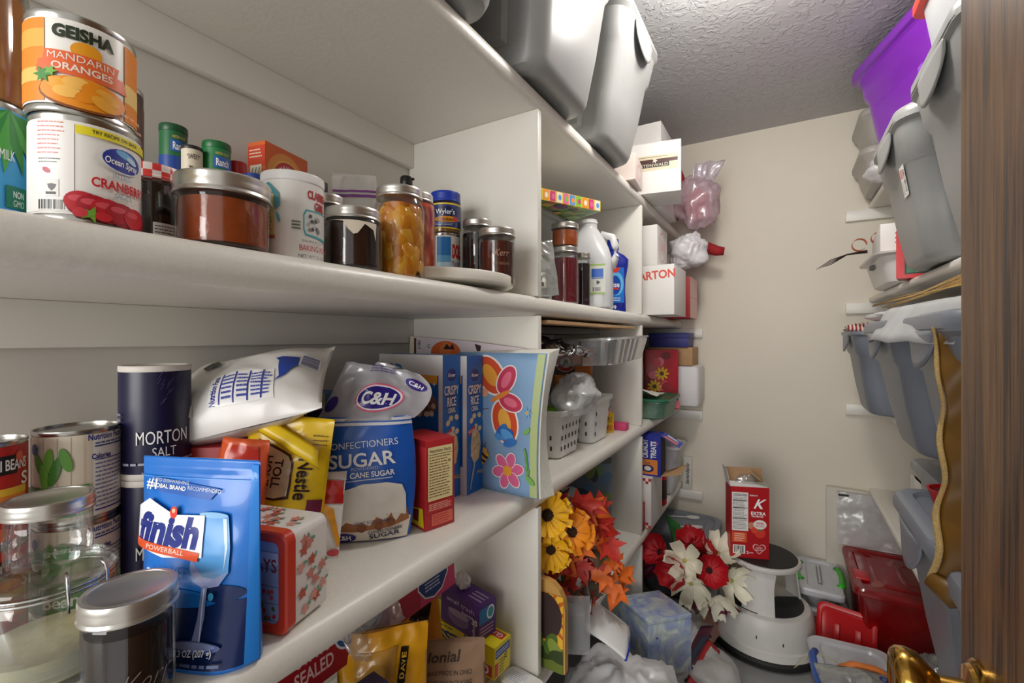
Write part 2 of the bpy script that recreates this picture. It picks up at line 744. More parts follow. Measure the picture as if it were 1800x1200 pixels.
def board(parent, xb, xf, y0, y1, top, th, drop=0.0, name='shelf_board'):
    """painted shelf with a rounded front edge, running along y; xf its front"""
    s = 1 if xf > xb else -1
    r = th * 0.42
    prof = [(xb, 0), (xb, -th)]
    for k in range(5):
        a = -PI / 2 + PI / 2 * k / 4
        prof.append((xf - s * (r - r * math.cos(a)), -th + r + r * math.sin(a)))
    for k in range(5):
        a = PI / 2 * k / 4
        prof.append((xf - s * (r - r * math.cos(a)), -r + r * math.sin(a)))
    mb = MB()
    N = 10
    loops = [[(x, y0 + (y1 - y0) * k / N, top + z - drop * (1 - k / N)) for x, z in prof] for k in range(N + 1)]
    mb.loft(loops)
    return mb.build(name, mat('shelf_board_paint', srgb(232, 229, 220), 0.36, noise_amt=0.06, noise_scale=260, bump=0.22, bump_scale=90), parent, smooth=SM, fixn=True)


for z in LEFT_SHELVES:
    t = 0.042 if z > 1.8 else TH
    board(shelving, XL + .001, SF, YF + .005, YB - .001, z, t)
for y in (D1, D2):
    for z0, z1 in zip((0.0,) + LEFT_SHELVES, LEFT_SHELVES):
        t = 0.042 if z1 > 1.8 else TH
        MB().box(XL + .002, y - .0095, z0, SF - .004, y + .0095, z1 - t, 0.0025).build('divider', M_shelf, shelving, smooth=SM)
for z in LEFT_SHELVES:
    t = 0.042 if z > 1.8 else TH
    for a, b in ((YF + .006, D1 - .0096), (D1 + .0096, D2 - .0096), (D2 + .0096, YB - .001)):
        MB().box(XL + .001, a, z - t - .068, XL + .021, b, z - t, 0.002).build('wall_cleat', M_shelf, shelving, smooth=SM)
    MB().box(XL + .0215, YB - .021, z - t - .05, -0.392, YB - .001, z - t - .0005, 0.002).build('end_cleat', M_shelf, shelving, smooth=SM)

# ---------------------------------------------------------- right shelving
RIGHT_SHELVES = ((0.587, 0.0), (1.01, 0.0), (1.495, 0.010), (1.940, 0.012))
rshelving = thing('built_in_shelving', 'white painted shelf boards on cleats along the right wall', 'shelving', (0, 0, 0))
R_Y0 = 0.62


def rz_top(i, y):
    z, d = RIGHT_SHELVES[i]
    return z - d * (1 - (y - R_Y0) / (YB - R_Y0))


for z, d in RIGHT_SHELVES:
    board(rshelving, XR - .001, RF, R_Y0, YB - .001, z, 0.026, d)
    MB().box(0.255, YB - .021, z - .026 - .052, XR - .022, YB - .001, z - .0265, 0.002).build('end_cleat', M_shelf, rshelving, smooth=SM)
    MB().box(XR - .021, R_Y0, z - .026 - .052 - d, XR - .001, YB - .001, z - .0265 - d, 0.002).build('wall_cleat', M_shelf, rshelving, smooth=SM)

# ------------------------------------------------------------------ builders
def place(pxL, pxR, X=None, Y=None, T=None):
    a, b = ray(pxL, 594).xy.normalized(), ray(pxR, 594).xy.normalized()
    m = (a + b).normalized()
    if X is not None:
        d = X / m.x
    elif Y is not None:
        d = Y / m.y
    else:
        d = T
    half = math.acos(max(-1, min(1, a.dot(b)))) / 2
    return m.x * d, m.y * d, d * math.sin(half)


def zat(px, py, x, y):
    """height of the sight line through a pixel where it passes the plan point x, y"""
    r = ray(px, py)
    t = (x * -S_ + y * C_)
    return CAM_Z + r.z * t


M_tin = mat('tinplate', srgb(190, 188, 182), 0.25, metal=1.0, noise_amt=0.04)
M_lid = mat('lid_silver', srgb(205, 202, 195), 0.30, metal=0.9, noise_amt=0.05)
M_glass = sheer('jar_glass', (0.9, 0.95, 0.93), 0.004, rough=0.03, tint=(0.97, 0.985, 0.98), gloss=0.1, transl=0, fmul=0.5)
M_clear = sheer('clear_plastic', (0.92, 0.94, 0.95), 0.14, rough=0.12, gloss=0.15)
M_frost = sheer('frosted_plastic', srgb(226, 230, 233), 0.6, rough=0.3, gloss=0.1, transl=0.3)
M_bagw = sheer('white_bag_plastic', srgb(246, 245, 246), 0.94, rough=0.3, gloss=0.2, transl=0.15)
M_bagc = sheer('clear_bag_plastic', srgb(235, 238, 240), 0.22, rough=0.15, gloss=0.35, transl=0.4)
M_card = mat('cardboard', srgb(188, 150, 108), 0.8, noise_amt=0.08, noise_scale=40)
M_wcard = mat('white_card', srgb(236, 234, 230), 0.6, noise_amt=0.02)
M_paper = mat('white_paper', srgb(240, 239, 234), 0.75, noise_amt=0.02)
M_white_plastic = mat('white_plastic', srgb(238, 238, 236), 0.32, noise_amt=0.02)
M_black_plastic = mat('black_plastic', srgb(22, 22, 24), 0.35, noise_amt=0.05)
M_red_plastic = mat('red_plastic', srgb(200, 26, 30), 0.32, noise_amt=0.04)
M_blue_plastic = mat('blue_plastic', srgb(28, 58, 168), 0.32, noise_amt=0.04)
M_grey_tote = mat('grey_tote', srgb(150, 151, 150), 0.36, noise_amt=0.04, bump=0.05, bump_scale=300)
M_blue_tote = mat('blue_grey_tote', srgb(124, 130, 141), 0.36, noise_amt=0.04, bump=0.05, bump_scale=300)


def colmat(c, rough=0.5, metal=0.0, bump=0.0, bump_scale=80):
    c = c if isinstance(c, str) else '%02X%02X%02X' % tuple(c)
    return mat('tone_%s_%d_%d_%d' % (c, rough * 100, metal * 100, bump * 100), hx(c), rough, metal, noise_amt=0.04, bump=bump, bump_scale=bump_scale)


def af(r, f):
    """arc length on a can of radius r for the fraction f of its apparent half width"""
    return r * math.asin(max(-1, min(1, f)))


def can(name, label, cat, x, y, z, r, h, paint, wrap='F2EFE8', turn=0.0, group=None, ring=True, rough=0.35):
    t = thing(name, label, cat, (x, y, z), face_cam(x, y) + turn, group)
    rim = [(r * .9, 0.0015), (r * .97, 0), (r, 0.001), (r * 1.012, .003), (r * .99, .0055), (r * .985, .007)]
    n = 5
    for i in range(n * 2):
        rim.append((r * (.985 if i % 2 else .978), .007 + (h - .014) * (i + .5) / (n * 2)))
    rim += [(r * .985, h - .007), (r * .99, h - .0055), (r * 1.012, h - .003), (r, h - .0005), (r * .965, h - .0008), (r * .955, h - .004), (r * .86, h - .004), (r * .82, h - .0032), (r * .5, h - .0034), (0.001, h - .0034)]
    MB().lathe(rim, 48).build('can_body', M_tin, t, smooth=SM)
    s = MB().lathe([(r, .0065), (r * 1.002, .008), (r * 1.002, h - .008), (r, h - .0065)], 64, cap0=False, cap1=False)
    s.build('paper_label', colmat(wrap, rough), t, smooth=SM)
    P = Print(cylsurf(r * 1.003), 0.0042, .00009)
    paint(P, r, h)
    P.done(t)
    return t


def jar_profile(r, h, neck=0.86, sh=0.16, lid_h=0.016):
    hb = h - lid_h
    s = sh * hb
    return [(r * .80, 0.0006), (r * .93, 0.0), (r * .99, .004), (r, .009), (r, hb * .30), (r, hb - s * 1.15), (r * .985, hb - s * .8), (r * (neck + .06), hb - s * .25), (r * neck, hb), (r * neck, h - .002)]


def jar(name, label, x, y, z, r, h, content, fill=0.9, neck=0.90, sh=0.16, lid_r=None, lid=None, band=None, cat='jar', lid_h=0.017, turn=0.0, group=None, rough=0.15, text=None, wob=None, cbump=0.0):
    t = thing(name, label, cat, (x, y, z), face_cam(x, y) + turn, group)
    pr = jar_profile(r, h, neck, sh, lid_h)
    MB().lathe(pr, 48, cap1=False, wob=wob).build('glass', M_glass, t, smooth=1.0)
    zt = (h - lid_h) * fill
    cp = [(max(.001, q - .0022), max(zz, .004)) for q, zz in pr if zz < zt - .002]
    last = cp[-1][0]
    cp += [(last, zt - .001), (last * .9, zt), (0.001, zt)]
    if content:
        c = content if not isinstance(content, str) else mat('content_' + content, hx(content), rough, noise_amt=0.25, noise_scale=60, coat=0.5, bump=cbump, bump_scale=70, bump_dist=0.006)
        MB().lathe(cp, 40, wob=wob).build('contents', c, t, smooth=1.0)
    R = lid_r or r * neck + .004
    z0 = h - lid_h
    bp = []
    b0 = [(R * .93, z0), (R * 1.0, z0 + .0005), (R * 1.012, z0 + .002), (R * .985, z0 + lid_h * .25), (R * 1.0, z0 + lid_h * .42), (R * .985, z0 + lid_h * .58), (R * .99, z0 + lid_h * .7), (R * .99, h - .002), (R * .965, h), (R * .88, h), (R * .87, h - .001)]
    MB().lathe(b0, 64, cap1=False).build('screw_band', band or M_lid, t, smooth=0.5)
    MB().lathe([(R * .90, h - .004), (R * .90, h - .0008), (R * .84, h - .0002), (R * .8, h - .001), (.001, h - .001)], 40).build('lid', lid or band or M_lid, t, smooth=0.5)
    if text:
        P = Print(cylsurf(r * 1.004), 0.0042, .00009)
        text(P, r, h)
        P.done(t, INKG)
    return t


def box(name, label, cat, loc, rz, w, d, h, color, prints=(), rough=0.5, group=None, rot=None, bev=0.0012, m=None, seam=None, inkm=None):
    t = thing(name, label, cat, loc, rz, group, rot)
    MB().box(-w / 2, -d / 2, 0, w / 2, d / 2, h, bev).build('carton', m or colmat(color, rough), t, smooth=SM)
    for side, fn in prints:
        P = Print(boxface(w, d, h, side))
        W, H = {'front': (w, h), 'back': (w, h), 'left': (d, h), 'right': (d, h), 'top': (w, d), 'bottom': (w, d)}[side]
        fn(P, W, H)
        P.done(t, inkm)
    return t


def edge(A, B, d):
    """box with front edge A (left) to B (right) and depth d -> plan centre, turn, width"""
    A, B = Vector(A), Vector(B)
    v = (B - A).xy
    w = v.length
    rz = math.atan2(v.y, v.x)
    n = Vector((-math.sin(rz), math.cos(rz)))
    m = (A.xy + B.xy) / 2 + n * d / 2
    return m.x, m.y, rz, w


def pillow(w, h, T, seed=1, wr=0.002, nx=26, nz=34, outline=None, lean=None, freq=22, back=1.0):
    """closed stuffed bag: x across, z up, front at -y. returns mesh and the print surface"""
    def pt(x, z, s):
        k = outline(z / h) if outline else 1.0
        y = T(max(-1, min(1, 2 * x / w)), max(0, min(1, z / h))) * s * (back if s > 0 else 1)
        n1 = fbm((x, 0.1 * s, z), freq, seed)
        n2 = abs(fbm((x * .8, 0.2 * s, z), freq * 2.1, seed + 5))
        f = max(0, 1 - (2 * abs(x) / w) ** 6)
        y += s * wr * (n1 * 1.6 - n2) * f
        p = Vector((x * k + wr * .6 * fbm((x, z, 1), freq * .7, seed + 3), y, z))
        return lean(p) if lean else p
    nx, nz = int(nx * 1.7), int(nz * 1.7)
    mb = MB()
    loops = []
    for j in range(nz + 1):
        z = h * j / nz
        l = []
        for i in range(nx + 1):
            l.append(pt(-w / 2 + w * i / nx, z, -1))
        for i in range(nx - 1, 0, -1):
            l.append(pt(-w / 2 + w * i / nx, z, 1))
        loops.append(l)
    mb.loft(loops)

    def surf(x, y, hh):
        p = pt(max(-w / 2, min(w / 2, x)), max(0, min(h, y)), -1)
        e = 0.002
        a = pt(x + e, y, -1) - pt(x - e, y, -1)
        b = pt(x, min(h, y + e), -1) - pt(x, max(0, y - e), -1)
        n = a.cross(b)
        n = n.normalized() if n.length > 1e-9 else Vector((0, -1, 0))
        if n.y > 0.2:
            n = -n
        return p + n * (hh + .0007)
    return mb, surf


def blob(rx, ry, rz, seed=1, amp=0.25, freq=2.2, fine=0.08, n=44, k=30, flat=None, pw=1.0, knot=0.0, ridge=0.0):
    """a crumpled closed bag, standing on z=0"""
    loops = []
    for j in range(k + 1):
        ph = -PI / 2 + PI * j / k
        l = []
        for i in range(n):
            th = 2 * PI * i / n
            cp = math.copysign(abs(math.cos(ph)) ** pw, math.cos(ph))
            sp = math.copysign(abs(math.sin(ph)) ** pw, math.sin(ph))
            d = Vector((cp * math.cos(th), cp * math.sin(th), sp))
            f = 1 + amp * fbm(d, freq, seed) - fine * abs(fbm(d, freq * 3.1, seed + 2)) * 2 + fine * fbm(d, freq * 6, seed + 4)
            if ridge:
                f += ridge * (0.5 - abs(fbm((d.x, d.y, d.z * .35), freq * 2.4, seed + 9)) * 2)
            p = Vector((d.x * rx * f, d.y * ry * f, d.z * rz * f + rz))
            if knot and p.z > rz * 1.3:
                q = min(1, (p.z - rz * 1.3) / (rz * .7))
                p.x *= 1 - knot * q
                p.y *= 1 - knot * q
            p.z = max(p.z, 0.0)
            l.append(p)
        loops.append(l)
    return MB().loft(loops)


def crumple(fn, nu, nv, amp, freq, seed):
    """sheet function with creases across the local y"""
    def g(u, v):
        p = Vector(fn(u, v))
        a = amp * (fbm((p.x, p.y, p.z), freq, seed) - abs(fbm((p.x, p.y, p.z), freq * 2.3, seed + 2)))
        b = amp * fbm((p.z, p.x, p.y), freq * 1.3, seed + 5)
        c = amp * fbm((p.y, p.z, p.x), freq * 1.2, seed + 8)
        return p + Vector((b * .6, a, c * .6))
    return MB().sheet(g, nu, nv)


def tote(name, label, loc, rz, w, d, h, body_m, lid_m=None, taper=0.82, r=0.05, group=None, lid=True, rot=None, lidh=0.032, panel=True, handles=True, cat='storage bin', lid_over=0.012, foot=True, open_in=None):
    """tapered storage bin: w, d at the rim; stands on its origin"""
    t = thing(name, label, cat, loc, rz, group, rot)
    w0, d0 = w * taper, d * (1 - (1 - taper) * min(1.0, w / d) ** 0.5)
    hb = h - (lidh * .7 if lid else 0)

    def sec(f, z, inset=0.0):
        W, D = w0 + (w - w0) * f - 2 * inset, d0 + (d - d0) * f - 2 * inset
        return [(p[0], p[1], z) for p in rrect(W, D, r, 6)]
    secs = []
    if foot:
        secs += [sec(0, 0.006, .05), sec(0, 0.004, .045), sec(0, 0, .034), sec(0, 0.001, .016), sec(0, .008, .005), sec(0.02, .022, 0)]
    else:
        secs += [sec(0, 0, .012), sec(0, .003, .004), sec(0.01, .012, 0)]
    zr = hb * .70
    secs += [sec(.35, hb * .35), sec(.66, zr), sec(.70, zr + .012, -.006), sec(.93, hb - .02, -.006), sec(1, hb - .012, -.010), sec(1, hb, -.010)]
    if lid:
        MB().loft(secs).build('body', body_m, t, smooth=SM)
    else:
        secs += [sec(1, hb, -.002), sec(.95, hb - .02, .004), sec(.3, hb * .3, .004), sec(0, .02, .01)]
        MB().loft(secs).build('body', body_m, t, smooth=SM)
    if panel:
        for s in (-1, 1):
            # raised panel on the long sides
            z0, z1 = hb * .12, hb * .62
            f0, f1 = z0 / hb, z1 / hb
            y0 = (d0 + (d - d0) * f0) / 2
            y1 = (d0 + (d - d0) * f1) / 2
            a0, a1 = (w0 + (w - w0) * f0) * .30, (w0 + (w - w0) * f1) * .30
            e = .007
            out = [(-a0, s * y0, z0), (a0, s * y0, z0), (a1, s * y1, z1), (-a1, s * y1, z1)]
            inn = [(-a0 + .012, s * (y0 + e), z0 + .012), (a0 - .012, s * (y0 + e), z0 + .012), (a1 - .012, s * (y1 + e), z1 - .012), (-a1 + .012, s * (y1 + e), z1 - .012)]
            MB().loft([out, inn], cap0=False).build('side_panel', body_m, t, fixn=True)
    if handles:
        for s in (-1, 1):
            # grip under the rim at both ends
            z1 = hb - .010
            ww = d * .25

            def hood(u, v, z1=z1, ww=ww, s=s):
                b = math.sin(u * PI) ** .55 if 0 < u < 1 else 0.0
                z = z1 - hb * .22 * v * (.25 + .75 * b)
                xs = (w0 + (w - w0) * (z / hb)) / 2 + .005
                return (s * (xs + .004 + b * (.005 + .013 * v)), (u - .5) * 2 * ww * (1 - .12 * v), z)
            MB().sheet(hood, 24, 6).build('handle', body_m, t, smooth=2, solid=.003)
    if lid:
        W, D = w + 2 * lid_over, d + 2 * lid_over
        L = lambda i, z, rr: [(p[0], p[1], z) for p in rrect(W - 2 * i, D - 2 * i, rr, 6)]
        z = h - lidh
        ls = [L(.004, z, r + .008), L(0, z + .002, r + .01), L(0, z + lidh * .55, r + .01), L(.004, z + lidh * .85, r + .008), L(.012, h, r), L(.03, h, r), L(.036, h - .008, r * .9), L(.07, h - .008, r * .8), L(.078, h - .002, r * .7)]
        MB().loft(ls).build('lid', lid_m or body_m, t, smooth=SM)
    return t


def copy_tree(o, parent=None):
    c = o.copy()
    C.objects.link(c)
    if parent:
        c.parent = parent
    for ch in list(o.children):
        copy_tree(ch, c)
    return c

# ================================================================== middle shelf, first bay (z = 1.40)
Z3 = 1.4005


def p_mandarin(P, r, h):
    a = lambda f: af(r, f)
    P.rect(a(-1), .008, a(-.62), h - .008, 'F08C1C')
    P.rect(a(-1), h * .62, a(-.62), h * .80, 'F6B04A')
    P.rect(a(-1), h * .28, a(-.62), h * .42, 'F4C469')
    P.rect(a(.73), .008, a(1), h - .008, 'F08C1C')
    P.rect(a(.73), h * .30, a(1), h * .5, 'F8D27A')
    P.rect(a(-.55), .008, a(.68), h * .16, 'F39A2C')
    P.text('GEISHA', a(.02), h * .80, h * .115, '23301A', width=r * 1.08, bold=.05)
    P.ell(a(.06), h * .64, r * .27, h * .09, 'F2A11E')
    P.poly([(a(-.64), h * .50), (a(-.60), h * .60), (a(.62), h * .60), (a(.58), h * .50)], 'EE6A34')
    P.poly([(a(-.74), h * .38), (a(-.70), h * .50), (a(.70), h * .50), (a(.76), h * .36)], 'EE6A34')
    P.text('MANDARIN', a(-.02), h * .55, h * .068, 'FBE9D8', width=r * 1.15)
    P.text('ORANGES', a(.0), h * .45, h * .068, 'FBE9D8', width=r * 1.05)
    P.ell(a(.04), h * .20, r * .80, h * .165, '8A4A16')
    P.ell(a(.04), h * .215, r * .77, h * .155, 'F4961C')
    for i, (f, g) in enumerate(((-.4, .27), (-.1, .30), (.2, .29), (.42, .24), (-.25, .2), (.1, .19), (.35, .16))):
        P.ell(a(f), h * g, r * .24, h * .06, ('F8AE38', 'FBC05A', 'F39218')[i % 3], rot=.4 * (i % 3 - 1))
    P.poly(star(a(-.62), h * .34, r * .2, r * .09, 6), '3E8A34')
    P.poly(star(a(-.5), h * .38, r * .13, r * .06, 5), '7AB648')
    P.text('NET WT 15 OZ', a(.86), h * .14, h * .03, 'FFF3DC')


def p_cranberry(P, r, h):
    a = lambda f: af(r, f)
    P.rect(a(-1), .008, a(-.22), h - .009, 'F4F2EE')
    P.fine(a(-.80), h * .60, a(-.36), h * .92, 8, 'D8837C', 3, .28)
    P.fine(a(-.78), h * .52, a(-.42), h * .58, 2, '777777', 4, .3)
    P.ell(a(-.66), h * .46, r * .09, h * .022, 'C2566A', rot=-.6)
    P.rect(a(-.68), h * .22, a(-.46), h * .38, 'E8E6E2')
    P.poly(star(a(-.57), h * .31, r * .10, r * .07, 3, .5), '555555')
    P.fine(a(-.66), h * .23, a(-.48), h * .27, 1, '444444', 9, .6)
    P.barcode(a(-.80), .009, a(-.30), h * .20, 11)
    P.rect(a(-.20), h * .82, a(1), h - .0095, 'F2E22A')
    P.text('TRY RECIPE ON BACK', a(.52), h * .865, h * .032, '3A3A22', width=r * .95)
    P.ell(a(.62), h * .66, r * .46, h * .125, 'E8E8F0')
    P.ell(a(.62), h * .66, r * .43, h * .112, '2C3AA0')
    P.ell(a(.66), h * .72, r * .24, h * .035, '6FB8E8', rot=-.25)
    P.ell(a(.75), h * .69, r * .14, h * .025, 'C9E4F6', rot=-.4)
    P.text('Ocean Spray', a(.60), h * .635, h * .062, 'FFFFFF', width=r * .72, rot=-.06)
    P.text('JELLIED', a(.58), h * .50, h * .042, '9AA6C0', width=r * .42, bold=0)
    P.text('CRANBERRY', a(.62), h * .40, h * .085, 'D22A32', width=r * 1.22, bold=.03)
    P.text('SAUCE', a(.60), h * .305, h * .042, '8A93AE', width=r * .38, bold=0)
    for i, (f, g, s) in enumerate(((-.06, .19, .30), (.14, .17, .30), (.36, .155, .30), (.58, .14, .30), (.80, .12, .28))):
        P.ell(a(f), h * (g - .02), r * s, h * .115, '8E1420')
        P.ell(a(f) - .002, h * g, r * s * .92, h * .10, ('C22430', 'B01C2A')[i % 2])
        P.ell(a(f) - .004, h * (g + .03), r * s * .5, h * .03, 'D8505A')
    P.poly(star(a(.06), h * .085, r * .2, r * .08, 5), '6DA034')
    P.ell(a(.25), h * .075, r * .14, h * .045, 'C82A34')
    P.ell(a(-.12), h * .09, r * .12, h * .045, 'C8303A')


x, y, r = place(48, 248, X=-.562)
hc = .094
can('food_can', 'white cranberry sauce can with yellow band, under the mandarin orange can', 'can', x, y, Z3, r, hc, p_cranberry, turn=0.0)
CRX, CRY = x, y
x2, y2, r2 = place(40, 239, X=-.560)
can('food_can', 'orange and white mandarin oranges can stacked on the cranberry can', 'can', x2, y2, Z3 + hc - .001, r2, .086, p_mandarin, wrap='F7F4EC')


def p_palm(P, r, h):
    a = lambda f: af(r, f)
    P.rect(a(-1), .008, a(1), h * .16, '1E6E4C')
    P.rect(a(-1), h * .80, a(1), h - .009, '3E8F3A')
    for i in range(7):
        ang = -2.6 + i * .32
        L = h * .5
        bx, by = a(.5), h * .95
        tx, ty = bx + math.cos(ang) * L * .8, by + math.sin(ang) * L
        nx_, ny_ = -math.sin(ang) * .006, math.cos(ang) * .006
        P.poly([(bx, by), ((bx + tx) / 2 + nx_, (by + ty) / 2 + ny_), (tx, ty), ((bx + tx) / 2 - nx_, (by + ty) / 2 - ny_)], ('2F8A3A', '4FA848')[i % 2])
    P.rect(a(.42), h * .20, a(.93), h * .37, '1E7A62')
    P.text('NON', a(.70), h * .31, h * .05, 'EAF6EE', width=r * .32)
    P.text('GMO', a(.70), h * .24, h * .05, 'EAF6EE', width=r * .32)
    P.text('COCONUT MILK', a(0), h * .6, h * .08, 'FFFFFF', width=r * 1.3)
    P.text('Gluten Free', a(.55), h * .10, h * .035, 'EAF6EE', width=r * .8)


x, y, r = place(-112, 52, X=-.668)
can('food_can', 'blue and green coconut can with palm leaves, left of the cranberry can', 'can', x, y, Z3, r, .125, p_palm, wrap='3FA2DC')
jar('preserve_jar', 'tall amber honey jar with silver lid standing on the coconut can', x - .002, y, Z3 + .125, r * .99, .135, 'B8701C', fill=.96, neck=.98, sh=.08, lid_r=r * 1.0, lid_h=.02)


def p_cocoa(P, r, h):
    P.rect(af(r, .0), h * .1, af(r, 1), h * .9, '4A2A22')
    P.fine(af(r, .2), h * .2, af(r, .9), h * .8, 12, 'C8B09A', 5, .3)


can('food_can', 'tall dark brown canister standing behind the mandarin orange can', 'can', -.705, .222, Z3, .034, .205, p_cocoa, wrap='3C221C')

# gingham lid jam jar
M_gingham = mat('gingham_lid', None, .35)
_nt = M_gingham.node_tree
_ck = _nt.nodes.new('ShaderNodeTexChecker')
_ck.inputs['Color1'].default_value = (*srgb(226, 66, 62), 1)
_ck.inputs['Color2'].default_value = (*srgb(246, 232, 228), 1)
_ck.inputs['Scale'].default_value = 120
_tc = _nt.nodes.new('ShaderNodeTexCoord')
_nt.links.new(_tc.outputs['Object'], _ck.inputs['Vector'])
_nt.links.new(_ck.outputs['Color'], _nt.nodes['Principled BSDF'].inputs['Base Color'])


def p_whiteslip(P, r, h):
    P.rect(af(r, .02), .006, af(r, .95), h * .33, 'E9E7E2')
    P.fine(af(r, .08), .009, af(r, .9), h * .31, 6, '666666', 2, .35)


x, y, r = place(214, 318, X=-.648)
jar('jam_jar', 'dark jam jar with red and white gingham lid beside the cranberry can', x, y, Z3, r, .100, '17090B', fill=.97, neck=1.0, sh=.06, lid=M_gingham, band=M_gingham, lid_h=.017, text=p_whiteslip)

x, y, r = place(301, 478, X=-.556)
jar('preserve_jar', 'wide squat jar of orange jam with a ribbed silver screw lid', x, y, Z3, r * .95, .079, 'A84A16', fill=.93, neck=.96, sh=.10, lid_r=r, lid_h=.022, cbump=.2)

# riser under the back row of seasonings
M_ris = mat('riser_white', srgb(225, 224, 218), .45)
ri = thing('shelf_riser', 'low white step riser against the wall under the ranch seasoning canisters', 'riser', (-.85, .44, Z3))
MB().box(-.065, -.18, .108, .055, .18, .114, .001).build('top_board', M_ris, ri)
for s in (-1, 1):
    MB().box(-.065, s * .175 - .004, 0, .055, s * .175 + .004, .108).build('leg', M_ris, ri)
ZR = Z3 + .1142


def p_ranch(P, r, h):
    a = lambda f: af(r, f)
    P.rect(a(-1), .003, a(1), h - .052, '22489A')
    P.rect(a(-.20), h - .045, a(1), h - .026, '2F63B4')
    P.text('HIDDEN VALLEY', a(.42), h - .021, .0045, 'D8C27A', width=r * 1.0)
    P.text('Ranch', a(.42), h - .0355, .012, 'FFFFFF', width=r * .95)


def p_thorn(P, r, h):
    P.text('SWEET', af(r, .15), h - .018, .008, '2A2622', width=r * 1.1, arc=.03)
    P.text('Thorn', af(r, .25), h - .038, .008, '2A2622', width=r * 1.1)


def canister(name, label, x, y, z, r, h, color, capc, paint, cap_h=.012):
    t = thing(name, label, 'canister', (x, y, z), face_cam(x, y))
    MB().lathe([(r * .97, 0), (r, .002), (r, h - cap_h), (r * .96, h - cap_h)], 40).build('tube', colmat(color, .4), t, smooth=SM)
    MB().lathe([(r * 1.0, h - cap_h), (r * 1.03, h - cap_h + .001), (r * 1.03, h - .002), (r * 1.0, h), (r * .9, h), (r * .88, h - .003), (.001, h - .003)], 40).build('cap', colmat(capc, .35), t, smooth=SM)
    if paint:
        P = Print(cylsurf(r * 1.002), 0.0042, .00009)
        paint(P, r, h)
        P.done(t)
    return t


def canz(px0, px1, py, X, base):
    x, y, r = place(px0, px1, X=X)
    return x, y, r, zat((px0 + px1) / 2, py, x, y) - base


x, y, r, h = canz(279, 330, 224, -.865, ZR)
canister('seasoning_canister', 'tallest green ranch seasoning canister at the back by the wall', x, y, ZR, r, h, '1F6B3C', '18502E', p_ranch)
x, y, r, h = canz(318, 357, 260, -.83, ZR)
canister('seasoning_canister', 'cream seasoning canister between the two green ranch canisters', x, y, ZR, r, h, 'E2D6BE', '2A2422', p_thorn, .006)
x, y, r, h = canz(355, 406, 254, -.83, ZR)
canister('seasoning_canister', 'shorter green ranch seasoning canister beside the cream canister', x, y, ZR, r, h, '218044', '1C6A38', p_ranch)
x, y, r, h = canz(402, 434, 287, -.845, ZR)
canister('spice_bottle', 'spice bottle with a red cap beside the orange baking soda box', x, y, ZR, r, h, 'B6A890', 'C4282C', None, .03)
x, y, r, h = canz(428, 466, 309, -.80, ZR)
canister('spice_bottle', 'spice bottle with a dark blue cap behind the baking powder tub', x, y, ZR, r, h, 'B8AE9A', '24408E', None, .025)


def p_soda_f(P, w, h):
    b_ = h * .5 - w * .56
    P.ell(-.004, b_ + w * .05, w * .42, w * .42, 'EE9A44')
    P.ell(.0, b_, w * .36, w * .36, 'F2C23E')
    P.ell(.0, b_, w * .33, w * .33, 'C83030')
    P.ell(.0, b_, w * .20, w * .20, 'F4EEE6')
    P.text('ARM & HAMMER', 0, b_ + w * .235, w * .07, 'FFFFFF', width=w * .62, arc=w * .24, bold=.03)
    P.poly([(-w * .1, b_ - w * .02), (w * .02, b_), (w * .1, b_ + w * .08), (w * .12, b_ + w * .02), (w * .05, b_ - w * .05), (-w * .1, b_ - w * .08)], '3A3434')
    P.text('BAKING SODA', 0, -h * .3, h * .08, 'FFFFFF', width=w * .8)


def p_soda_l(P, w, h):
    P.rect(-w * .5, h * .20, w * .5, h * .45, 'D4482A')
    P.fine(-w * .4, h * .30, w * .4, h * .42, 3, 'F2DCC0', 2, .4)
    P.rect(-w * .36, h * .02, w * .30, h * .22, 'EDE4CE')
    for k in range(3):
        P.rect(-w * (.28 - .2 * k), h * .05, -w * (.24 - .2 * k), h * .19, '4A5A4A', rot=-.25)


A = atX(466, 300, -.838)
B = atX(541, 300, -.862)
x, y, rz, w = edge(A, B, .042)
box('baking_soda_box', 'orange baking soda box behind the white baking powder tub', 'box', (x, y, ZR), rz, w, .042, zat(500, 268, x, y) - ZR, 'DE6A34',
    (('front', p_soda_f), ('left', p_soda_l)))


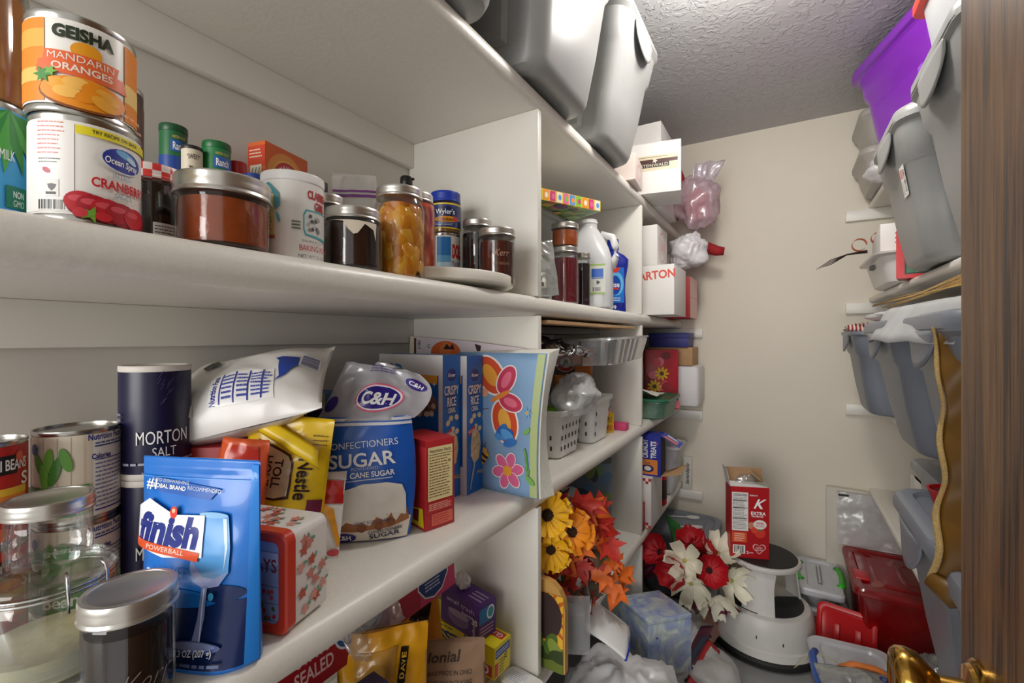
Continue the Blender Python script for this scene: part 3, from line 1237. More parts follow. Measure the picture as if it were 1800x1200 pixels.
def p_clabber(P, r, h):
    a = lambda f: af(r, f)
    P.text('CLABBER', a(.80), h * .76, h * .09, 'B8282E', width=r * .95, bold=.04)
    P.text('GIRL', a(.84), h * .64, h * .09, 'B8282E', width=r * .55, bold=.04)
    P.poly([(a(.36), h * .28), (a(.30), h * .34), (a(.30), h * .52), (a(.38), h * .58), (a(.98), h * .58), (a(.98), h * .24)], '4AA6B0')
    P.poly([(a(.40), h * .30), (a(.34), h * .35), (a(.34), h * .51), (a(.41), h * .56), (a(.98), h * .56), (a(.98), h * .27)], 'D8D8D4')
    rnd = random.Random(4)
    for i in range(14):
        P.ell(a(.42) + rnd.random() * r * .5, h * (.33 + .19 * rnd.random()), r * .06, h * .022, ('8A8A88', '55555A', 'B0B0AE')[i % 3])
    P.fine(a(-.05), h * .33, a(.22), h * .44, 3, '5A6A5A', 3, .5)
    P.text('DOUBLE ACTING', a(.62), h * .215, h * .025, '888888')
    P.text('BAKING POWDER', a(.80), h * .135, h * .065, 'B8282E', width=r * 1.5, bold=.04)
    P.text('NET WT 22 OZ', a(.60), h * .04, h * .035, '3A3A44')
    P.rect(a(-.86), h * .26, a(-.56), h * .74, 'E8D58A')
    P.fine(a(-.84), h * .3, a(-.58), h * .7, 9, 'A08A50', 3, .3)
    P.poly([(a(-.95), h * .80), (a(-.70), h * .86), (a(-.42), h * .74), (a(-.38), h * .60), (a(-.52), h * .54), (a(-.55), h * .72), (a(-.9), h * .75)], '4A9AA8')
    P.ell(a(-.44), h * .46, r * .05, h * .06, '6AAEB8', rot=.3)
    P.rect(a(-.86), h * .22, a(-.52), h * .26, 'B06A50')


x, y, r = place(459, 569, X=-.565)
h = .112
t = thing('baking_powder_tub', 'white baking powder tub with red lettering behind the dark jam jars', 'tub', (x, y, Z3), face_cam(x, y))
MB().lathe([(r * .98, 0), (r, .003), (r, h - .012), (r * .98, h - .012)], 48).build('tub_body', colmat('EFEDE8', .4), t, smooth=SM)
MB().lathe([(r * 1.0, h - .0125), (r * 1.03, h - .011), (r * 1.035, h - .003), (r * 1.02, h), (r * .95, h), (r * .93, h - .004), (.001, h - .004)], 48).build('lid', M_white_plastic, t, smooth=SM)
P = Print(cylsurf(r * 1.002), 0.0042, .00009)
p_clabber(P, r, h)
P.done(t)

x, y, r = place(538, 603, X=-.66)
jar('preserve_jar', 'dark jar with silver lid half hidden behind the baking powder tub', x, y, Z3, r, zat(585, 347, x, y) - Z3, '20100E', neck=.92)
x, y, r, h = canz(556, 576, 322, -.79, Z3)
canister('sauce_bottle', 'slim bottle with black flip cap behind the baking powder tub', x, y, Z3, r, h, '2A201C', '1A1A1C', None, .03)

x, y, r = place(568, 672, X=-.556)
jt = jar('preserve_jar', 'squat jar of dark brown jam with torn paper under its lid', x, y, Z3, r, zat(620, 370, x, y) - Z3 - .002, '32140C', fill=.9, neck=.93, sh=.14, lid_r=r * .965)
hh = zat(620, 370, x, y) - Z3 - .02
P = Print(lambda X, Yy, H: cylsurf(r * (1.0 + max(0, (.062 - Yy)) * .1 + .012))(X, Yy, H), .006)
P.poly([(-.034, hh - .004), (-.02, hh - .004), (.0, hh - .004), (.036, hh - .005), (.034, hh - .03), (.03, hh - .015), (.016, hh - .008), (.006, hh - .022), (.0, hh - .024), (-.008, hh - .016), (-.014, hh - .006)], 'E4D9C4')
P.done(jt, INKM, pic='paper_scrap')



def lumpy(name, c1, c2, c3, scale, rough=.2):
    m = mat(name, hx(c1), rough, noise_amt=0, coat=.5)
    nt = m.node_tree
    p = nt.nodes['Principled BSDF']
    tc = nt.nodes.new('ShaderNodeTexCoord')
    vo = nt.nodes.new('ShaderNodeTexVoronoi')
    vo.feature = 'SMOOTH_F1'
    vo.inputs['Scale'].default_value = scale
    mp = nt.nodes.new('ShaderNodeMapping')
    mp.inputs['Rotation'].default_value = (.5, .3, .2)
    mp.inputs['Scale'].default_value = (1, 1, .6)
    r = nt.nodes.new('ShaderNodeValToRGB')
    e = r.color_ramp.elements
    e[0].position, e[0].color = .12, (*hx(c3), 1)
    e[1].position, e[1].color = .62, (*hx(c1), 1)
    x = e.new(.38)
    x.color = (*hx(c2), 1)
    nt.links.new(tc.outputs['Object'], mp.inputs['Vector'])
    nt.links.new(mp.outputs['Vector'], vo.inputs['Vector'])
    nt.links.new(vo.outputs['Distance'], r.inputs['Fac'])
    nt.links.new(r.outputs['Color'], p.inputs['Base Color'])
    bp = nt.nodes.new('ShaderNodeBump')
    bp.invert = True
    bp.inputs['Strength'].default_value = .6
    bp.inputs['Distance'].default_value = .006
    nt.links.new(vo.outputs['Distance'], bp.inputs['Height'])
    nt.links.new(bp.outputs['Normal'], p.inputs['Normal'])
    return m


M_peach = lumpy('peach_slices', '9A4A06', 'E08A12', 'F4B02A', 32)
x, y, r = place(656, 747, X=-.556)
pj = jar('preserve_jar', 'tall jar of golden canned peaches at the shelf front', x, y, Z3, r, zat(700, 335, x, y) - Z3, M_peach, fill=.97, neck=.84, sh=.17, lid_r=r * .90)
M_tom = lumpy('tomato_pieces', '8A2412', 'C8502E', 'E88A60', 60)
x, y, r = place(693, 766, X=-.640)
jar('preserve_jar', 'jar of red orange tomatoes half hidden behind the peach jar', x, y, Z3 + .0128, r, zat(745, 355, x, y) - Z3, M_tom, fill=.97, neck=.84, sh=.17, lid_r=r * .88)

# single slices pressed against the glass
def slice_mesh():
    def f(u, v):
        a = (v - .5) * 2.2
        th = u * 2 * PI
        w = math.cos(a * .95) ** .6 if abs(a) < 1.6 else 0
        return Vector(((.0115 * math.cos(th)) * w, (.0060 * math.sin(th)) * w - .003 * math.cos(a), .020 * math.sin(a)))
    return MB().sheet(f, 12, 12)


M_slice = [mat('peach_%d' % k, hx(c), .22, noise_amt=.12, noise_scale=60, coat=.5) for k, c in enumerate(('F0A21C', 'E08A10', 'F6B638'))]
_sl = None
rnd = random.Random(23)
xq, yq, rq = place(656, 747, X=-.556)
HPJ = zat(700, 335, xq, yq) - Z3
for ch in pj.children:
    if ch.name.startswith('contents'):
        ch.scale = (.70, .70, .97)
for k in range(72):
    z = .018 + (k % 8) * (HPJ - .068) / 7 + rnd.uniform(-.004, .004)
    a = -PI / 2 + (-1.5 + 3.0 * (k // 8) / 8) + rnd.uniform(-.15, .15)
    if _sl is None:
        o = slice_mesh().build('peach_slice', M_slice[0], pj, smooth=2)
        _sl = o.data
    else:
        o = bpy.data.objects.new('peach_slice', _sl)
        C.objects.link(o)
        o.parent = pj
        o.material_slots[0].link = 'OBJECT'
        o.material_slots[0].material = M_slice[k % 3]
    rr = rq - .0105 - .003 * (k % 2) - .004 * max(0, (z - HPJ * .72) / (HPJ * .28))
    o.location = (rr * math.cos(a), rr * math.sin(a), z)
    o.rotation_euler = (rnd.uniform(-.15, .15), rnd.uniform(-.8, .8), a + PI / 2)

# flip cap bottle behind the peaches
x, y, r = place(692, 736, X=-.78)
t = thing('sauce_bottle', 'dark sauce bottle whose black flip cap shows above the peach jar', 'bottle', (x, y, Z3 + .0128), face_cam(x, y))
H = zat(714, 311, x, y) - Z3 - .0128
MB().lathe([(r * .9, 0), (r, .004), (r, H * .6), (r * .8, H * .72), (r * .45, H * .84), (r * .45, H - .02)], 32).build('bottle_body', colmat('2E211C', .25), t, smooth=SM)
MB().lathe([(r * .5, H - .022), (r * .52, H - .02), (r * .50, H - .004), (r * .42, H), (.001, H)], 32).build('flip_cap', M_black_plastic, t, smooth=SM)
MB().box(r * .42, -.005, H - .006, r * .66, .005, H - .002, .001).build('cap_tab', M_black_plastic, t)

# zip bag
Tz = lambda u, v: .014 * max(0, 1 - u * u) * max(0.04, (1 - v) ** .5 * min(1, v * 6))
mb, sf = pillow(.085, .135, Tz, 7, .003, 18, 22)
x, y = atX(636, 400, -.868).xy
t = thing('zip_bag', 'clear zip bag with purple zipper stripes by the back wall', 'bag', (x, y, Z3 + .008), face_cam(x, y), None, (-.04, -.06, face_cam(x, y)))
mb.build('bag_film', sheer('zip_film', srgb(228, 226, 222), .5, rough=.2, gloss=.4, transl=.2), t, smooth=2.0)
P = Print(sf, .008)
P.rect(-.042, .108, .042, .1115, '7A3A86')
P.rect(-.042, .114, .042, .1165, '7A3A86')
P.done(t, pic='zipper')
t.scale = (1.2, 1.0, 2.12)
mb2, _ = pillow(.07, .07, lambda u, v: .012 * max(0, 1 - u * u) * min(1, v * 8) * min(1, (1 - v) * 6), 9, .004, 14, 14)
mb2.build('contents', mat('meringue', hx('E6DFCB'), .8, noise_amt=.1, bump=.3), t, smooth=2)

# turntable with its jars
x, y = -.668, .775
R = .178
t = thing('turntable', 'round white turntable tray near the end of the middle shelf', 'turntable', (x, y, Z3))
MB().lathe([(R * .6, 0), (R * .62, .006), (.03, .008)], 48).build('base', M_white_plastic, t, smooth=SM)
MB().lathe([(R * .5, .009), (R * .96, .009), (R * .995, .012), (R, .016), (R, .029), (R * .993, .031), (R * .985, .029), (R * .98, .0135), (R * .9, .0125), (.001, .0125)], 72).build('tray', mat('tray_cream', srgb(238, 234, 222), .35, noise_amt=.02), t, smooth=SM)
ZT = Z3 + .0128


def p_dole(P, r, h):
    a = lambda f: af(r, f)
    P.rect(a(-1), .008, a(-.62), h - .008, 'F2F2EE')
    P.fine(a(-.98), h * .3, a(-.7), h * .8, 8, '888888', 3, .3)
    P.rect(a(-.55), h * .30, a(.35), h - .01, '1E7CC8')
    P.rect(a(-.55), h * .30, a(.35), h * .48, 'BFE0F4')
    P.rect(a(-.55), h * .48, a(.35), h * .6, '62AEE0')
    P.text('DOLE', a(.78), h * .68, h * .22, 'D02A2A', width=r * .9, bold=.06)
    P.text('Mandarin', a(.74), h * .47, h * .10, '3A4A9A', width=r * .8)
    P.text('Oranges', a(.72), h * .32, h * .10, '3A4A9A', width=r * .7)
    P.poly(star(a(.05), h * .12, r * .42, r * .14, 5, .3), '2E6A34')
    P.ell(a(.3), h * .06, r * .3, h * .05, 'E88A2A')


x, y, r = place(757, 809, X=-.70)
hd = zat(787, 414, x, y) - ZT
can('food_can', 'small blue and white mandarin can under the bouillon jar on the turntable', 'can', x, y, ZT, r, hd, p_dole, wrap='F4F3EE')


def p_wyler(P, r, h):
    a = lambda f: af(r, f)
    P.rect(a(-1), h * .12, a(1), h * .68, '2A3C74')
    P.rect(a(-1), h * .665, a(1), h * .70, 'E8C63A')
    P.rect(a(-1), h * .10, a(1), h * .135, 'E8C63A')
    P.ell(a(0), h * .50, r * .82, h * .12, '1C2450')
    P.text("Wyler's", a(-.02), h * .50, h * .12, 'FFFFFF', width=r * 1.25)
    P.ell(a(.1), h * .32, r * .85, h * .07, 'D88A22')
    P.text('Chicken', a(.0), h * .32, h * .075, '2E1A0C', width=r * 1.0)
    P.ell(a(.62), h * .33, r * .2, h * .06, 'C23A22')
    P.fine(a(-.6), h * .17, a(.5), h * .24, 2, 'AEB8D8', 3, .4)


x3, y3, r3 = place(758, 812, X=-.700)
hw = zat(785, 342, x3, y3) - ZT - hd
t = jar('bouillon_jar', 'bouillon jar with bright blue lid stacked on a small can', x, y, ZT + hd - .001, r3, hw, 'A87A2A', fill=.95, neck=.92, sh=.07, lid=M_blue_plastic, band=M_blue_plastic, lid_h=.024, lid_r=r3 * .98, text=p_wyler)
x, y, r = place(812, 866, X=-.632)
jar('preserve_jar', 'jar of near black preserves at the back of the turntable', x, y, ZT, r, zat(842, 389, x, y) - ZT, '100A10', neck=.84, sh=.2)


def p_emboss(P, r, h):
    P.text('Kerr', af(r, .25), h * .55, h * .12, 'C89A84', width=r * .8, shear=.3, bold=-.005)
    P.text('SELF SEALING', af(r, .25), h * .36, h * .045, 'B88A78', width=r * .95, bold=-.01)


x, y, r = place(842, 905, X=-.536)
jar('preserve_jar', 'jar of reddish brown preserves at the right front of the turntable', x, y, ZT, r, zat(873, 405, x, y) - ZT, '5A2418', neck=.93, sh=.1, text=p_emboss)

# ================================================================== lower shelf, first bay (z = 0.94)
Z2 = 0.9405


def p_tomato(P, r, h):
    a = lambda f: af(r, f)
    P.rect(a(-.2), h * .30, a(.9), h * .48, 'E8862A')
    P.rect(a(-.2), h * .48, a(.9), h * .55, 'F0C23A')
    P.rect(a(-.2), .009, a(.9), h * .30, 'D8452A')
    P.rect(a(-.2), h * .68, a(.7), h * .86, '1E1A18')
    P.text('CHILI BEANS', a(.45), h * .77, h * .10, 'FFFFFF', width=r * 1.3)
    P.text('S', a(.86), h * .62, h * .12, 'FFFFFF')
    P.ell(a(.75), h * .84, r * .12, h * .05, 'E86A4A')
    P.ell(a(.5), h * .2, r * .3, h * .06, 'B22A1E')
    P.poly(star(a(.80), h * .24, r * .12, r * .05, 5), '3A7A2E')
    P.ell(a(.3), h * .12, r * .3, h * .06, 'E86A3A')


def p_beans(P, r, h):
    a = lambda f: af(r, f)
    for i in range(5):
        P.rect(a(-1 + i * .28), .008, a(-.985 + i * .28), h - .008, 'D2C4AE')
    P.rect(a(.33), .008, a(1), h - .008, 'F4F4F2')
    P.text('Nutrition Facts', a(.66), h * .91, h * .062, '2A3A8A', width=r * 1.0, bold=.03)
    P.rect(a(.36), h * .80, a(.98), h * .815, '2A3A8A')
    P.text('Calories', a(.52), h * .70, h * .055, '2A3A8A', width=r * .5, bold=.03)
    P.fine(a(.37), h * .82, a(.96), h * .86, 1, '6A78A8', 3, .5)
    P.rect(a(.36), h * .655, a(.98), h * .665, '2A3A8A')
    P.fine(a(.37), h * .14, a(.96), h * .64, 11, '7A86B4', 8, .35)
    P.rect(a(.36), h * .11, a(.98), h * .125, '2A3A8A')
    for i, (f, g, q) in enumerate(((-.78, .66, .35), (-.60, .70, -.1), (-.42, .65, -.45), (-.25, .70, .25), (-.68, .54, .1), (-.48, .56, -.3))):
        P.ell(a(f), h * g, r * .12, h * .13, ('5FA03A', '79B84E', '4C8E34')[i % 3], rot=q)
    P.ell(a(-.86), h * .82, r * .11, h * .06, '2A4A9A')
    P.rect(a(-1), h * .10, a(.24), h * .42, '4E8E32')
    P.text('CUT', a(-.80), h * .345, h * .09, 'F2F4E8', width=r * .45)
    P.text('Beans', a(-.28), h * .22, h * .12, 'F2F4E8', width=r * .95)
    P.text('.', a(.2), h * .22, h * .12, 'F2F4E8')


x, y, r = place(54, 212, X=-.82)
h0 = .121
r = min(r, .047)
can('food_can', 'lower of two stacked green bean cans behind the glass jars', 'can', x, y, Z2, r, h0, p_beans, wrap='E2D6C2')
can('food_can', 'upper green bean can with nutrition panel, on another bean can', 'can', x, y, Z2 + h0 - .001, r, h0, p_beans, wrap='E2D6C2')
x, y, r = place(-110, 50, X=-.80)
r = min(r, .047)
can('food_can', 'lower of two stacked red chili cans at the left end of the lower shelf', 'can', x, y, Z2, r, h0, p_tomato, wrap='C22A22')
can('food_can', 'upper red chili can stacked beside the green bean cans', 'can', x, y, Z2 + h0 - .001, r, h0, p_tomato, wrap='C22A22', turn=.0)


def p_morton(P, r, h):
    a = lambda f: af(r, f)
    for i in range(16):
        rnd = random.Random(i)
        xx, yy = a(.0 + .7 * rnd.random()), h * (.62 + .3 * rnd.random())
        P.rect(xx, yy, xx + .0004, yy + h * .06, '6A6494', rot=-.5)
    P.text('MORTON', a(.20), h * .37, h * .115, 'FFFFFF', width=r * 1.42, bold=.03)
    P.text('SALT', a(.22), h * .24, h * .085, 'F2F2F4', width=r * .62, bold=-.005)
    P.fine(a(-.8), h * .125, a(.95), h * .165, 1, 'B0AEC4', 4, .5, False)
    P.text('NET WT 26 OZ (1 LB 10 OZ) 737g', a(.3), h * .065, h * .03, 'C8C6D8', width=r * 1.3, bold=0)
    P.fine(a(-.95), h * .4, a(-.85), h * .6, 4, '8A88A4', 3, .4)


x, y, r = place(206, 337, X=-.80)
r = min(r, .046)
zt = zat(270, 640, x, y)
hs = (zt - Z2) / 2
for k, lab in enumerate(('lower navy salt canister under another behind the blue pouch', 'upper navy salt canister with white lettering, stacked on another')):
    t = thing('salt_canister', lab, 'canister', (x, y, Z2 + k * hs), face_cam(x, y))
    MB().lathe([(r * .97, 0), (r, .002), (r * 1.0, .008), (r * .985, .009), (r * .985, hs - .009), (r, hs - .008), (r, hs - .002), (r * .98, hs - .0005), (r * .9, hs - .0005), (r * .88, hs - .003), (.001, hs - .003)], 48).build('card_tube', colmat('E6E0D8', .5), t, smooth=SM)
    MB().lathe([(r * .99, .009), (r * .992, .010), (r * .992, hs - .010), (r * .99, hs - .009)], 48, cap0=False, cap1=False).build('paper_label', colmat('16143A', .35), t, smooth=SM)
    P = Print(cylsurf(r * .9945), 0.0042, .00009)
    p_morton(P, r, hs)
    P.done(t)

# clamp jar with a squat jar on its lid
x, y, r = place(-60, 212, X=-.69)
r = min(r, .066)
hcj = .118
t = thing('clamp_jar', 'clear glass clamp jar with wire bail, under a squat empty jar', 'jar', (x, y, Z2), face_cam(x, y))
MB().lathe([(r * .85, .001), (r * .95, 0), (r, .006), (r, hcj * .72), (r * .96, hcj * .78), (r * .9, hcj * .82), (r * .9, hcj * .84), (r * .93, hcj * .85), (r * .88, hcj * .85), (r * .88, hcj * .80), (r * .95, hcj * .70), (r * .95, .012), (r * .9, .008), (.001, .008)], 48, cap1=False).build('glass', M_glass, t, smooth=1)
MB().lathe([(r * .9, hcj * .86), (r * .98, hcj * .87), (r * .98, hcj * .91), (r * .9, hcj * .94), (r * .7, hcj), (r * .66, hcj * .99), (.001, hcj * .985)], 48).build('lid', M_glass, t, smooth=1)
M_wire = mat('steel_wire', srgb(205, 205, 202), .25, metal=1.0, noise_amt=.02)
w = MB()
for zz in (.80, .84):
    w.tube([((r * .935) * math.cos(2 * PI * i / 32), (r * .935) * math.sin(2 * PI * i / 32), hcj * zz) for i in range(33)], .0016, 6)
w.build('neck_wire', M_wire, t, smooth=2)
for a0 in (-1.35, -.75):
    MB().tube([(r * q * math.cos(a0 + PI * 0), r * q * math.sin(a0), hcj * z) for q, z in ((.9, .99), (1.0, .95), (1.04, .88), (1.03, .74), (1.05, .66))], .0017, 6).build('clamp_bail', M_wire, t, smooth=2)
MB().lathe([(r * .94, .0085), (r * .94, hcj * .28), (.001, hcj * .28)], 40).build('contents', mat('oats', hx('D8D2B0'), .8, noise_amt=.15, noise_scale=90, bump=.3), t, smooth=.8)
x2, y2, r2 = place(8, 184, X=-.675)
r2 = min(r2, .047)
jar('squat_jar', 'empty squat glass jar with silver screw lid on the clamp jar', x, y, Z2 + hcj + .0005, r2 * .93, .068, None, neck=.95, sh=.12, lid_r=r2, lid_h=.016)
# small dark jam jar in front
M_jam = mat('plum_jam', hx('1E0C0A'), .12, noise_amt=.3, noise_scale=40, coat=.8)
x, y, r = place(132, 315, X=-.549)


def p_kerr(P, r, h):
    P.text('Kerr', af(r, .28), h * .34, h * .2, '8A7A74', width=r * 1.15, shear=.4, bold=-.02)
    P.fine(af(r, .0), h * .18, af(r, .6), h * .24, 1, '5A4A44', 4, .5)


jar('preserve_jar', 'jar of dark plum jam with silver lid at the shelf edge before the blue pouch', x, y, Z2, r * .93, .116, M_jam, fill=.88, neck=.96, sh=.1, lid_r=r, lid_h=.020, text=p_kerr)

# chocolate candy box behind
A, B = atZ(212, 985, Z2 + .02), atZ(262, 985, Z2 + .02)


def p_nuts(P, w, h):
    P.text('Crunch', 0, 0, h * .38, '5A1A10', width=w * .8, shear=.3)
    P.rect(-w * .5, -h * .5, w * .5, -h * .25, 'E88A1E')


box('candy_box', 'small yellow and orange candy box behind the blue pouch', 'box', (-.685, .252, Z2), face_cam(-.68, .25) - .2, .10, .05, .052, 'F2B81E', (('front', p_nuts), ('top', lambda P, w, h: P.text('Crunch', 0, 0, h * .5, '5A1A10', width=w * .8, shear=.3))))

# ---------------------------------------------------------- blue detergent pouch
A, B = atZ(232, 1148, Z2), atZ(441, 1174, Z2)
px_, py_, rz, wp = edge(A, B, .03)
HP = .222
Tp = lambda u, v: (.030 * (1 - v) ** 1.2 + .003) * max(0, 1 - abs(u) ** 5) * (1 if v < .93 else .3) + .0006
mbp, sfp = pillow(wp, HP, Tp, 3, .0012, 28, 40, freq=14)
t = thing('detergent_pouch', 'bright blue standing detergent pouch with a wine glass picture', 'pouch', (px_, py_, Z2), rz)
mbp.build('pouch_film', mat('pouch_blue', hx('1A74D2'), .22, noise_amt=.03, coat=.3), t, smooth=2)
P = Print(sfp, .004, .0002)
X = lambda px: ((px - 258) / 200 - .5) * wp
Zp = lambda py: (1172 - py) / 362 * HP
P.rect(-wp * .49, .004, wp * .44, Zp(1052), '152A5E')
P.ell(X(330), Zp(1052), wp * .4, .010, '1A74D2')
P.ell(X(415), Zp(1040), wp * .15, .009, '152A5E')
P.rect(wp * .44, .003, wp * .497, HP * .98, '2E86E0')
P.rect(-wp * .49, HP * .90, wp * .497, HP * .905, '4A9AEA')
P.poly([(X(285), Zp(845)), (X(285), Zp(870)), (X(385), Zp(882)), (X(400), Zp(862))], '2C62B8')
P.text('#1', X(282), Zp(858), .011, 'FFFFFF', rot=-.05)
P.text('AUTO DISHWASHING', X(315), Zp(852), .0035, 'DCE8FA', rot=-.06)
P.text('GLOBAL BRAND', X(312), Zp(862), .0045, 'FFFFFF', rot=-.06)
P.text('RECOMMENDED', X(375), Zp(864), .004, 'DCE8FA', rot=-.06)
# wine glass
P.poly([(X(372), Zp(905)), (X(366), Zp(960)), (X(364), Zp(1000)), (X(372), Zp(1022)), (X(390), Zp(1032)), (X(412), Zp(1026)), (X(424), Zp(1004)), (X(424), Zp(960)), (X(418), Zp(908))], '5FA4E4')
P.poly([(X(366), Zp(985)), (X(366), Zp(1002)), (X(374), Zp(1022)), (X(390), Zp(1032)), (X(412), Zp(1026)), (X(423), Zp(1002)), (X(404), Zp(1014)), (X(386), Zp(1012))], '9CA8DC')
P.poly([(X(410), Zp(912)), (X(417), Zp(960)), (X(418), Zp(1000)), (X(421), Zp(960)), (X(416), Zp(912))], 'C8E2F8')
P.ell(X(395), Zp(907), wp * .115, .0032, '88BEEC')
P.poly([(X(388), Zp(1028)), (X(386), Zp(1080)), (X(380), Zp(1120)), (X(392), Zp(1122)), (X(396), Zp(1080)), (X(396), Zp(1028))], '8894C8')
P.rect(X(391), Zp(1118), X(393), Zp(1030), 'D4E2F6')
P.ell(X(382), Zp(1128), wp * .20, .0065, '5A68A4')
P.ell(X(382), Zp(1126), wp * .17, .0042, '8E9CCC')
# word mark
P.poly([(X(262), Zp(958)), (X(264), Zp(900)), (X(285), Zp(884)), (X(330), Zp(910)), (X(382), Zp(908)), (X(384), Zp(980)), (X(320), Zp(985)), (X(262), Zp(968))], 'F4F6FA')
P.text('finish', X(320), Zp(937), .030, '1B2C86', width=wp * .54, bold=.05, shear=.12, rot=-.04)
P.ell(X(330), Zp(906), .0048, .0065, 'E8402A')
P.ell(X(330), Zp(903), .0022, .0025, 'F8C8A0')
P.poly([(X(259), Zp(956)), (X(259), Zp(971)), (X(378), Zp(987)), (X(380), Zp(972))], 'E4562A')
P.text('POWERBALL', X(322), Zp(971), .0052, 'FFE8D8', width=wp * .33, rot=-.08)
P.text('POWER', X(325), Zp(1013), .0125, 'DCE8F6', width=wp * .28, rot=-.03)
P.text('7.3 OZ (207 g)', X(385), Zp(1136), .0065, 'F0F2F8', width=wp * .28, rot=.06)
P.fine(X(315), Zp(1160), X(430), Zp(1150), 1, '6A78A4', 3, .5)
P.ell(X(405), Zp(1042), .003, .004, '3E9AC8')
P.done(t, INKG)

# ---------------------------------------------------------- holiday tin
A, B = atZ(400, 1085, Z2), atZ(503, 1126, Z2)
ax, ay = -.512, .328
t_rz = math.radians(14)
wt, dt, ht = .125, .072, .122
t = thing('gift_tin', 'white holiday tin with red rim and gingerbread print beside the blue pouch', 'tin', (ax - math.cos(t_rz) * wt / 2 - math.sin(t_rz) * dt / 2, ay - math.sin(t_rz) * wt / 2 + math.cos(t_rz) * dt / 2, Z2 + .0014), t_rz)
lp = lambda i, y, r_: [(p[0], y, p[1] + ht / 2) for p in rrect(wt - 2 * i, ht - 2 * i, r_, 6)]
MB().loft([lp(.0, dt / 2, .012), lp(0, -dt / 2 + .014, .012)]).build('tin_body', colmat('F1ECE8', .3), t, smooth=SM, fixn=True)
MB().loft([lp(-.0012, -dt / 2 + .015, .013), lp(-.0012, -dt / 2 + .002, .013), lp(.001, -dt / 2, .012), lp(.010, -dt / 2, .010), lp(.012, -dt / 2 + .002, .009)]).build('lid', colmat('D2402A', .25), t, smooth=SM, fixn=True)
P = Print(flat((0, -dt / 2 + .002, ht / 2), (1, 0, 0), (0, 0, 1)))
P.poly(rrect(wt - .024, ht - .024, .008), '8FA2CE')
for k in range(5):
    P.rect(-wt * .40, -ht * .38 + k * ht * .17, wt * .40, -ht * .372 + k * ht * .17, '5A6C98')
P.rect(-wt * .40, ht * .18, wt * .40, ht * .30, 'B8C4E4')
P.text('HOLIDAYS', wt * .02, ht * .17, ht * .13, '8E2436', width=wt * .72, bold=.01)
rnd = random.Random(5)
for k in range(26):
    P.ell(wt * (.02 + .34 * rnd.random()), -ht * (.05 + .32 * rnd.random()), .0024, .0028, ('B8283A', '4E6A48', 'C8485A')[k % 3], rot=k)
P.done(t)
for sfc, W in ((flat((wt / 2, .007, ht / 2), (0, 1, 0), (0, 0, 1)), dt - .014), (flat((0, .007, ht), (1, 0, 0), (0, 1, 0)), dt - .014)):
    P = Print(sfc)
    rnd = random.Random(8)
    hw_, hh_ = ((W * .46, ht * .44) if sfc(0, 0, 0).x > .01 else (wt * .44, W * .46))
    for k in range(13):
        cx_, cy_ = rnd.uniform(-hw_ * .8, hw_ * .8), rnd.uniform(-hh_ * .85, hh_ * .85)
        q = rnd.random() * 3
        c_ = ('D8897A', 'C4604E', 'E0A294')[k % 3]
        P.poly(star(cx_, cy_, .0085, .0045, 5, q), c_)
        P.ell(cx_, cy_, .004, .004, c_)
        P.ell(cx_ + .007, cy_ + .004, .002, .0035, '7AA88A', rot=q)
    P.done(t)

# ---------------------------------------------------------- red zip bag between the tin and the sugar
Tr = lambda u, v: .026 * max(0, 1 - abs(u) ** 3) * (min(1, v * 5) * (1 - v) ** .6) + .0006
mbz, sfz = pillow(.125, .165, Tr, 12, .004, 22, 30, freq=20)
bx_, by_ = atZ(520, 1000, Z2).xy
t = thing('snack_bag', 'red and white zip snack bag slumped between the tin and sugar bag', 'bag', (bx_, by_ + .004, Z2 + .013), rot=(-.42, -.05, math.radians(30)))
t.scale = (1, 1, .80)
mbz.build('bag_film', mat('snack_film', hx('EFEBEA'), .25, noise_amt=.04, coat=.2), t, smooth=2)
P = Print(sfz, .004, .0002)
P.rect(-.061, .10, .061, .146, 'C82A26')
P.poly([(-.066, .05), (-.02, .06), (.03, .10), (.066, .10), (.066, .118), (-.066, .118)], 'B82424')
P.poly([(-.066, .0), (-.05, .0), (-.02, .06), (-.066, .06)], 'D8402E')
P.poly([(.02, .11), (.05, .09), (.065, .02), (.06, .02), (.045, .07)], 'E8A23A')
P.rect(-.061, .148, .061, .163, 'D2C2BE')
P.ell(.055, .01, .010, .006, 'D8505A')
P.fine(-.03, .02, .03, .045, 3, 'B84A4A', 3, .3)
P.done(t, INKG)

# ---------------------------------------------------------- yellow chocolate chip bag
Ty = lambda u, v: .028 * max(0, 1 - abs(u) ** 3) * (min(1, v * 5) * (1 - v) ** .5) + .0006
mby, sfy = pillow(.135, .225, Ty, 21, .004, 22, 32, freq=18)
bx_, by_ = atX(478, 900, -.690).xy
t = thing('baking_chip_bag', 'yellow chocolate chip bag with its torn top folded over', 'bag', (bx_, by_, Z2 + .011), rot=(-.12, .10, math.radians(32)))
mby.build('bag_film', mat('chip_film', hx('EFC81C'), .25, noise_amt=.04, coat=.2), t, smooth=2)
P = Print(sfy, .004, .0002)
P.poly([(-.056, .10), (-.058, .16), (-.045, .185), (-.02, .178), (.012, .165), (.018, .155), (.02, .10), (.0, .096)], '4A2A1A')
P.poly([(-.053, .103), (-.055, .158), (-.044, .181), (-.02, .174), (.009, .162), (.015, .154), (.017, .104), (.0, .099)], 'D8C09A')
P.text('TOLL', -.004, .135, .014, '3A2418', width=.044, rot=-PI / 2)
P.text('HOUSE', -.022, .133, .014, '3A2418', width=.056, rot=-PI / 2)
P.ell(-.044, .14, .006, .012, 'B88A5A')
P.text('Nestle', .036, .13, .02, '2E1A10', width=.062, rot=-PI / 2)
P.rect(-.06, .055, -.025, .085, '7A2A4A')
P.rect(.045, .03, .064, .10, '7A2A4A')
P.text('morsels', -.01, .07, .012, '6A4A10', width=.05)
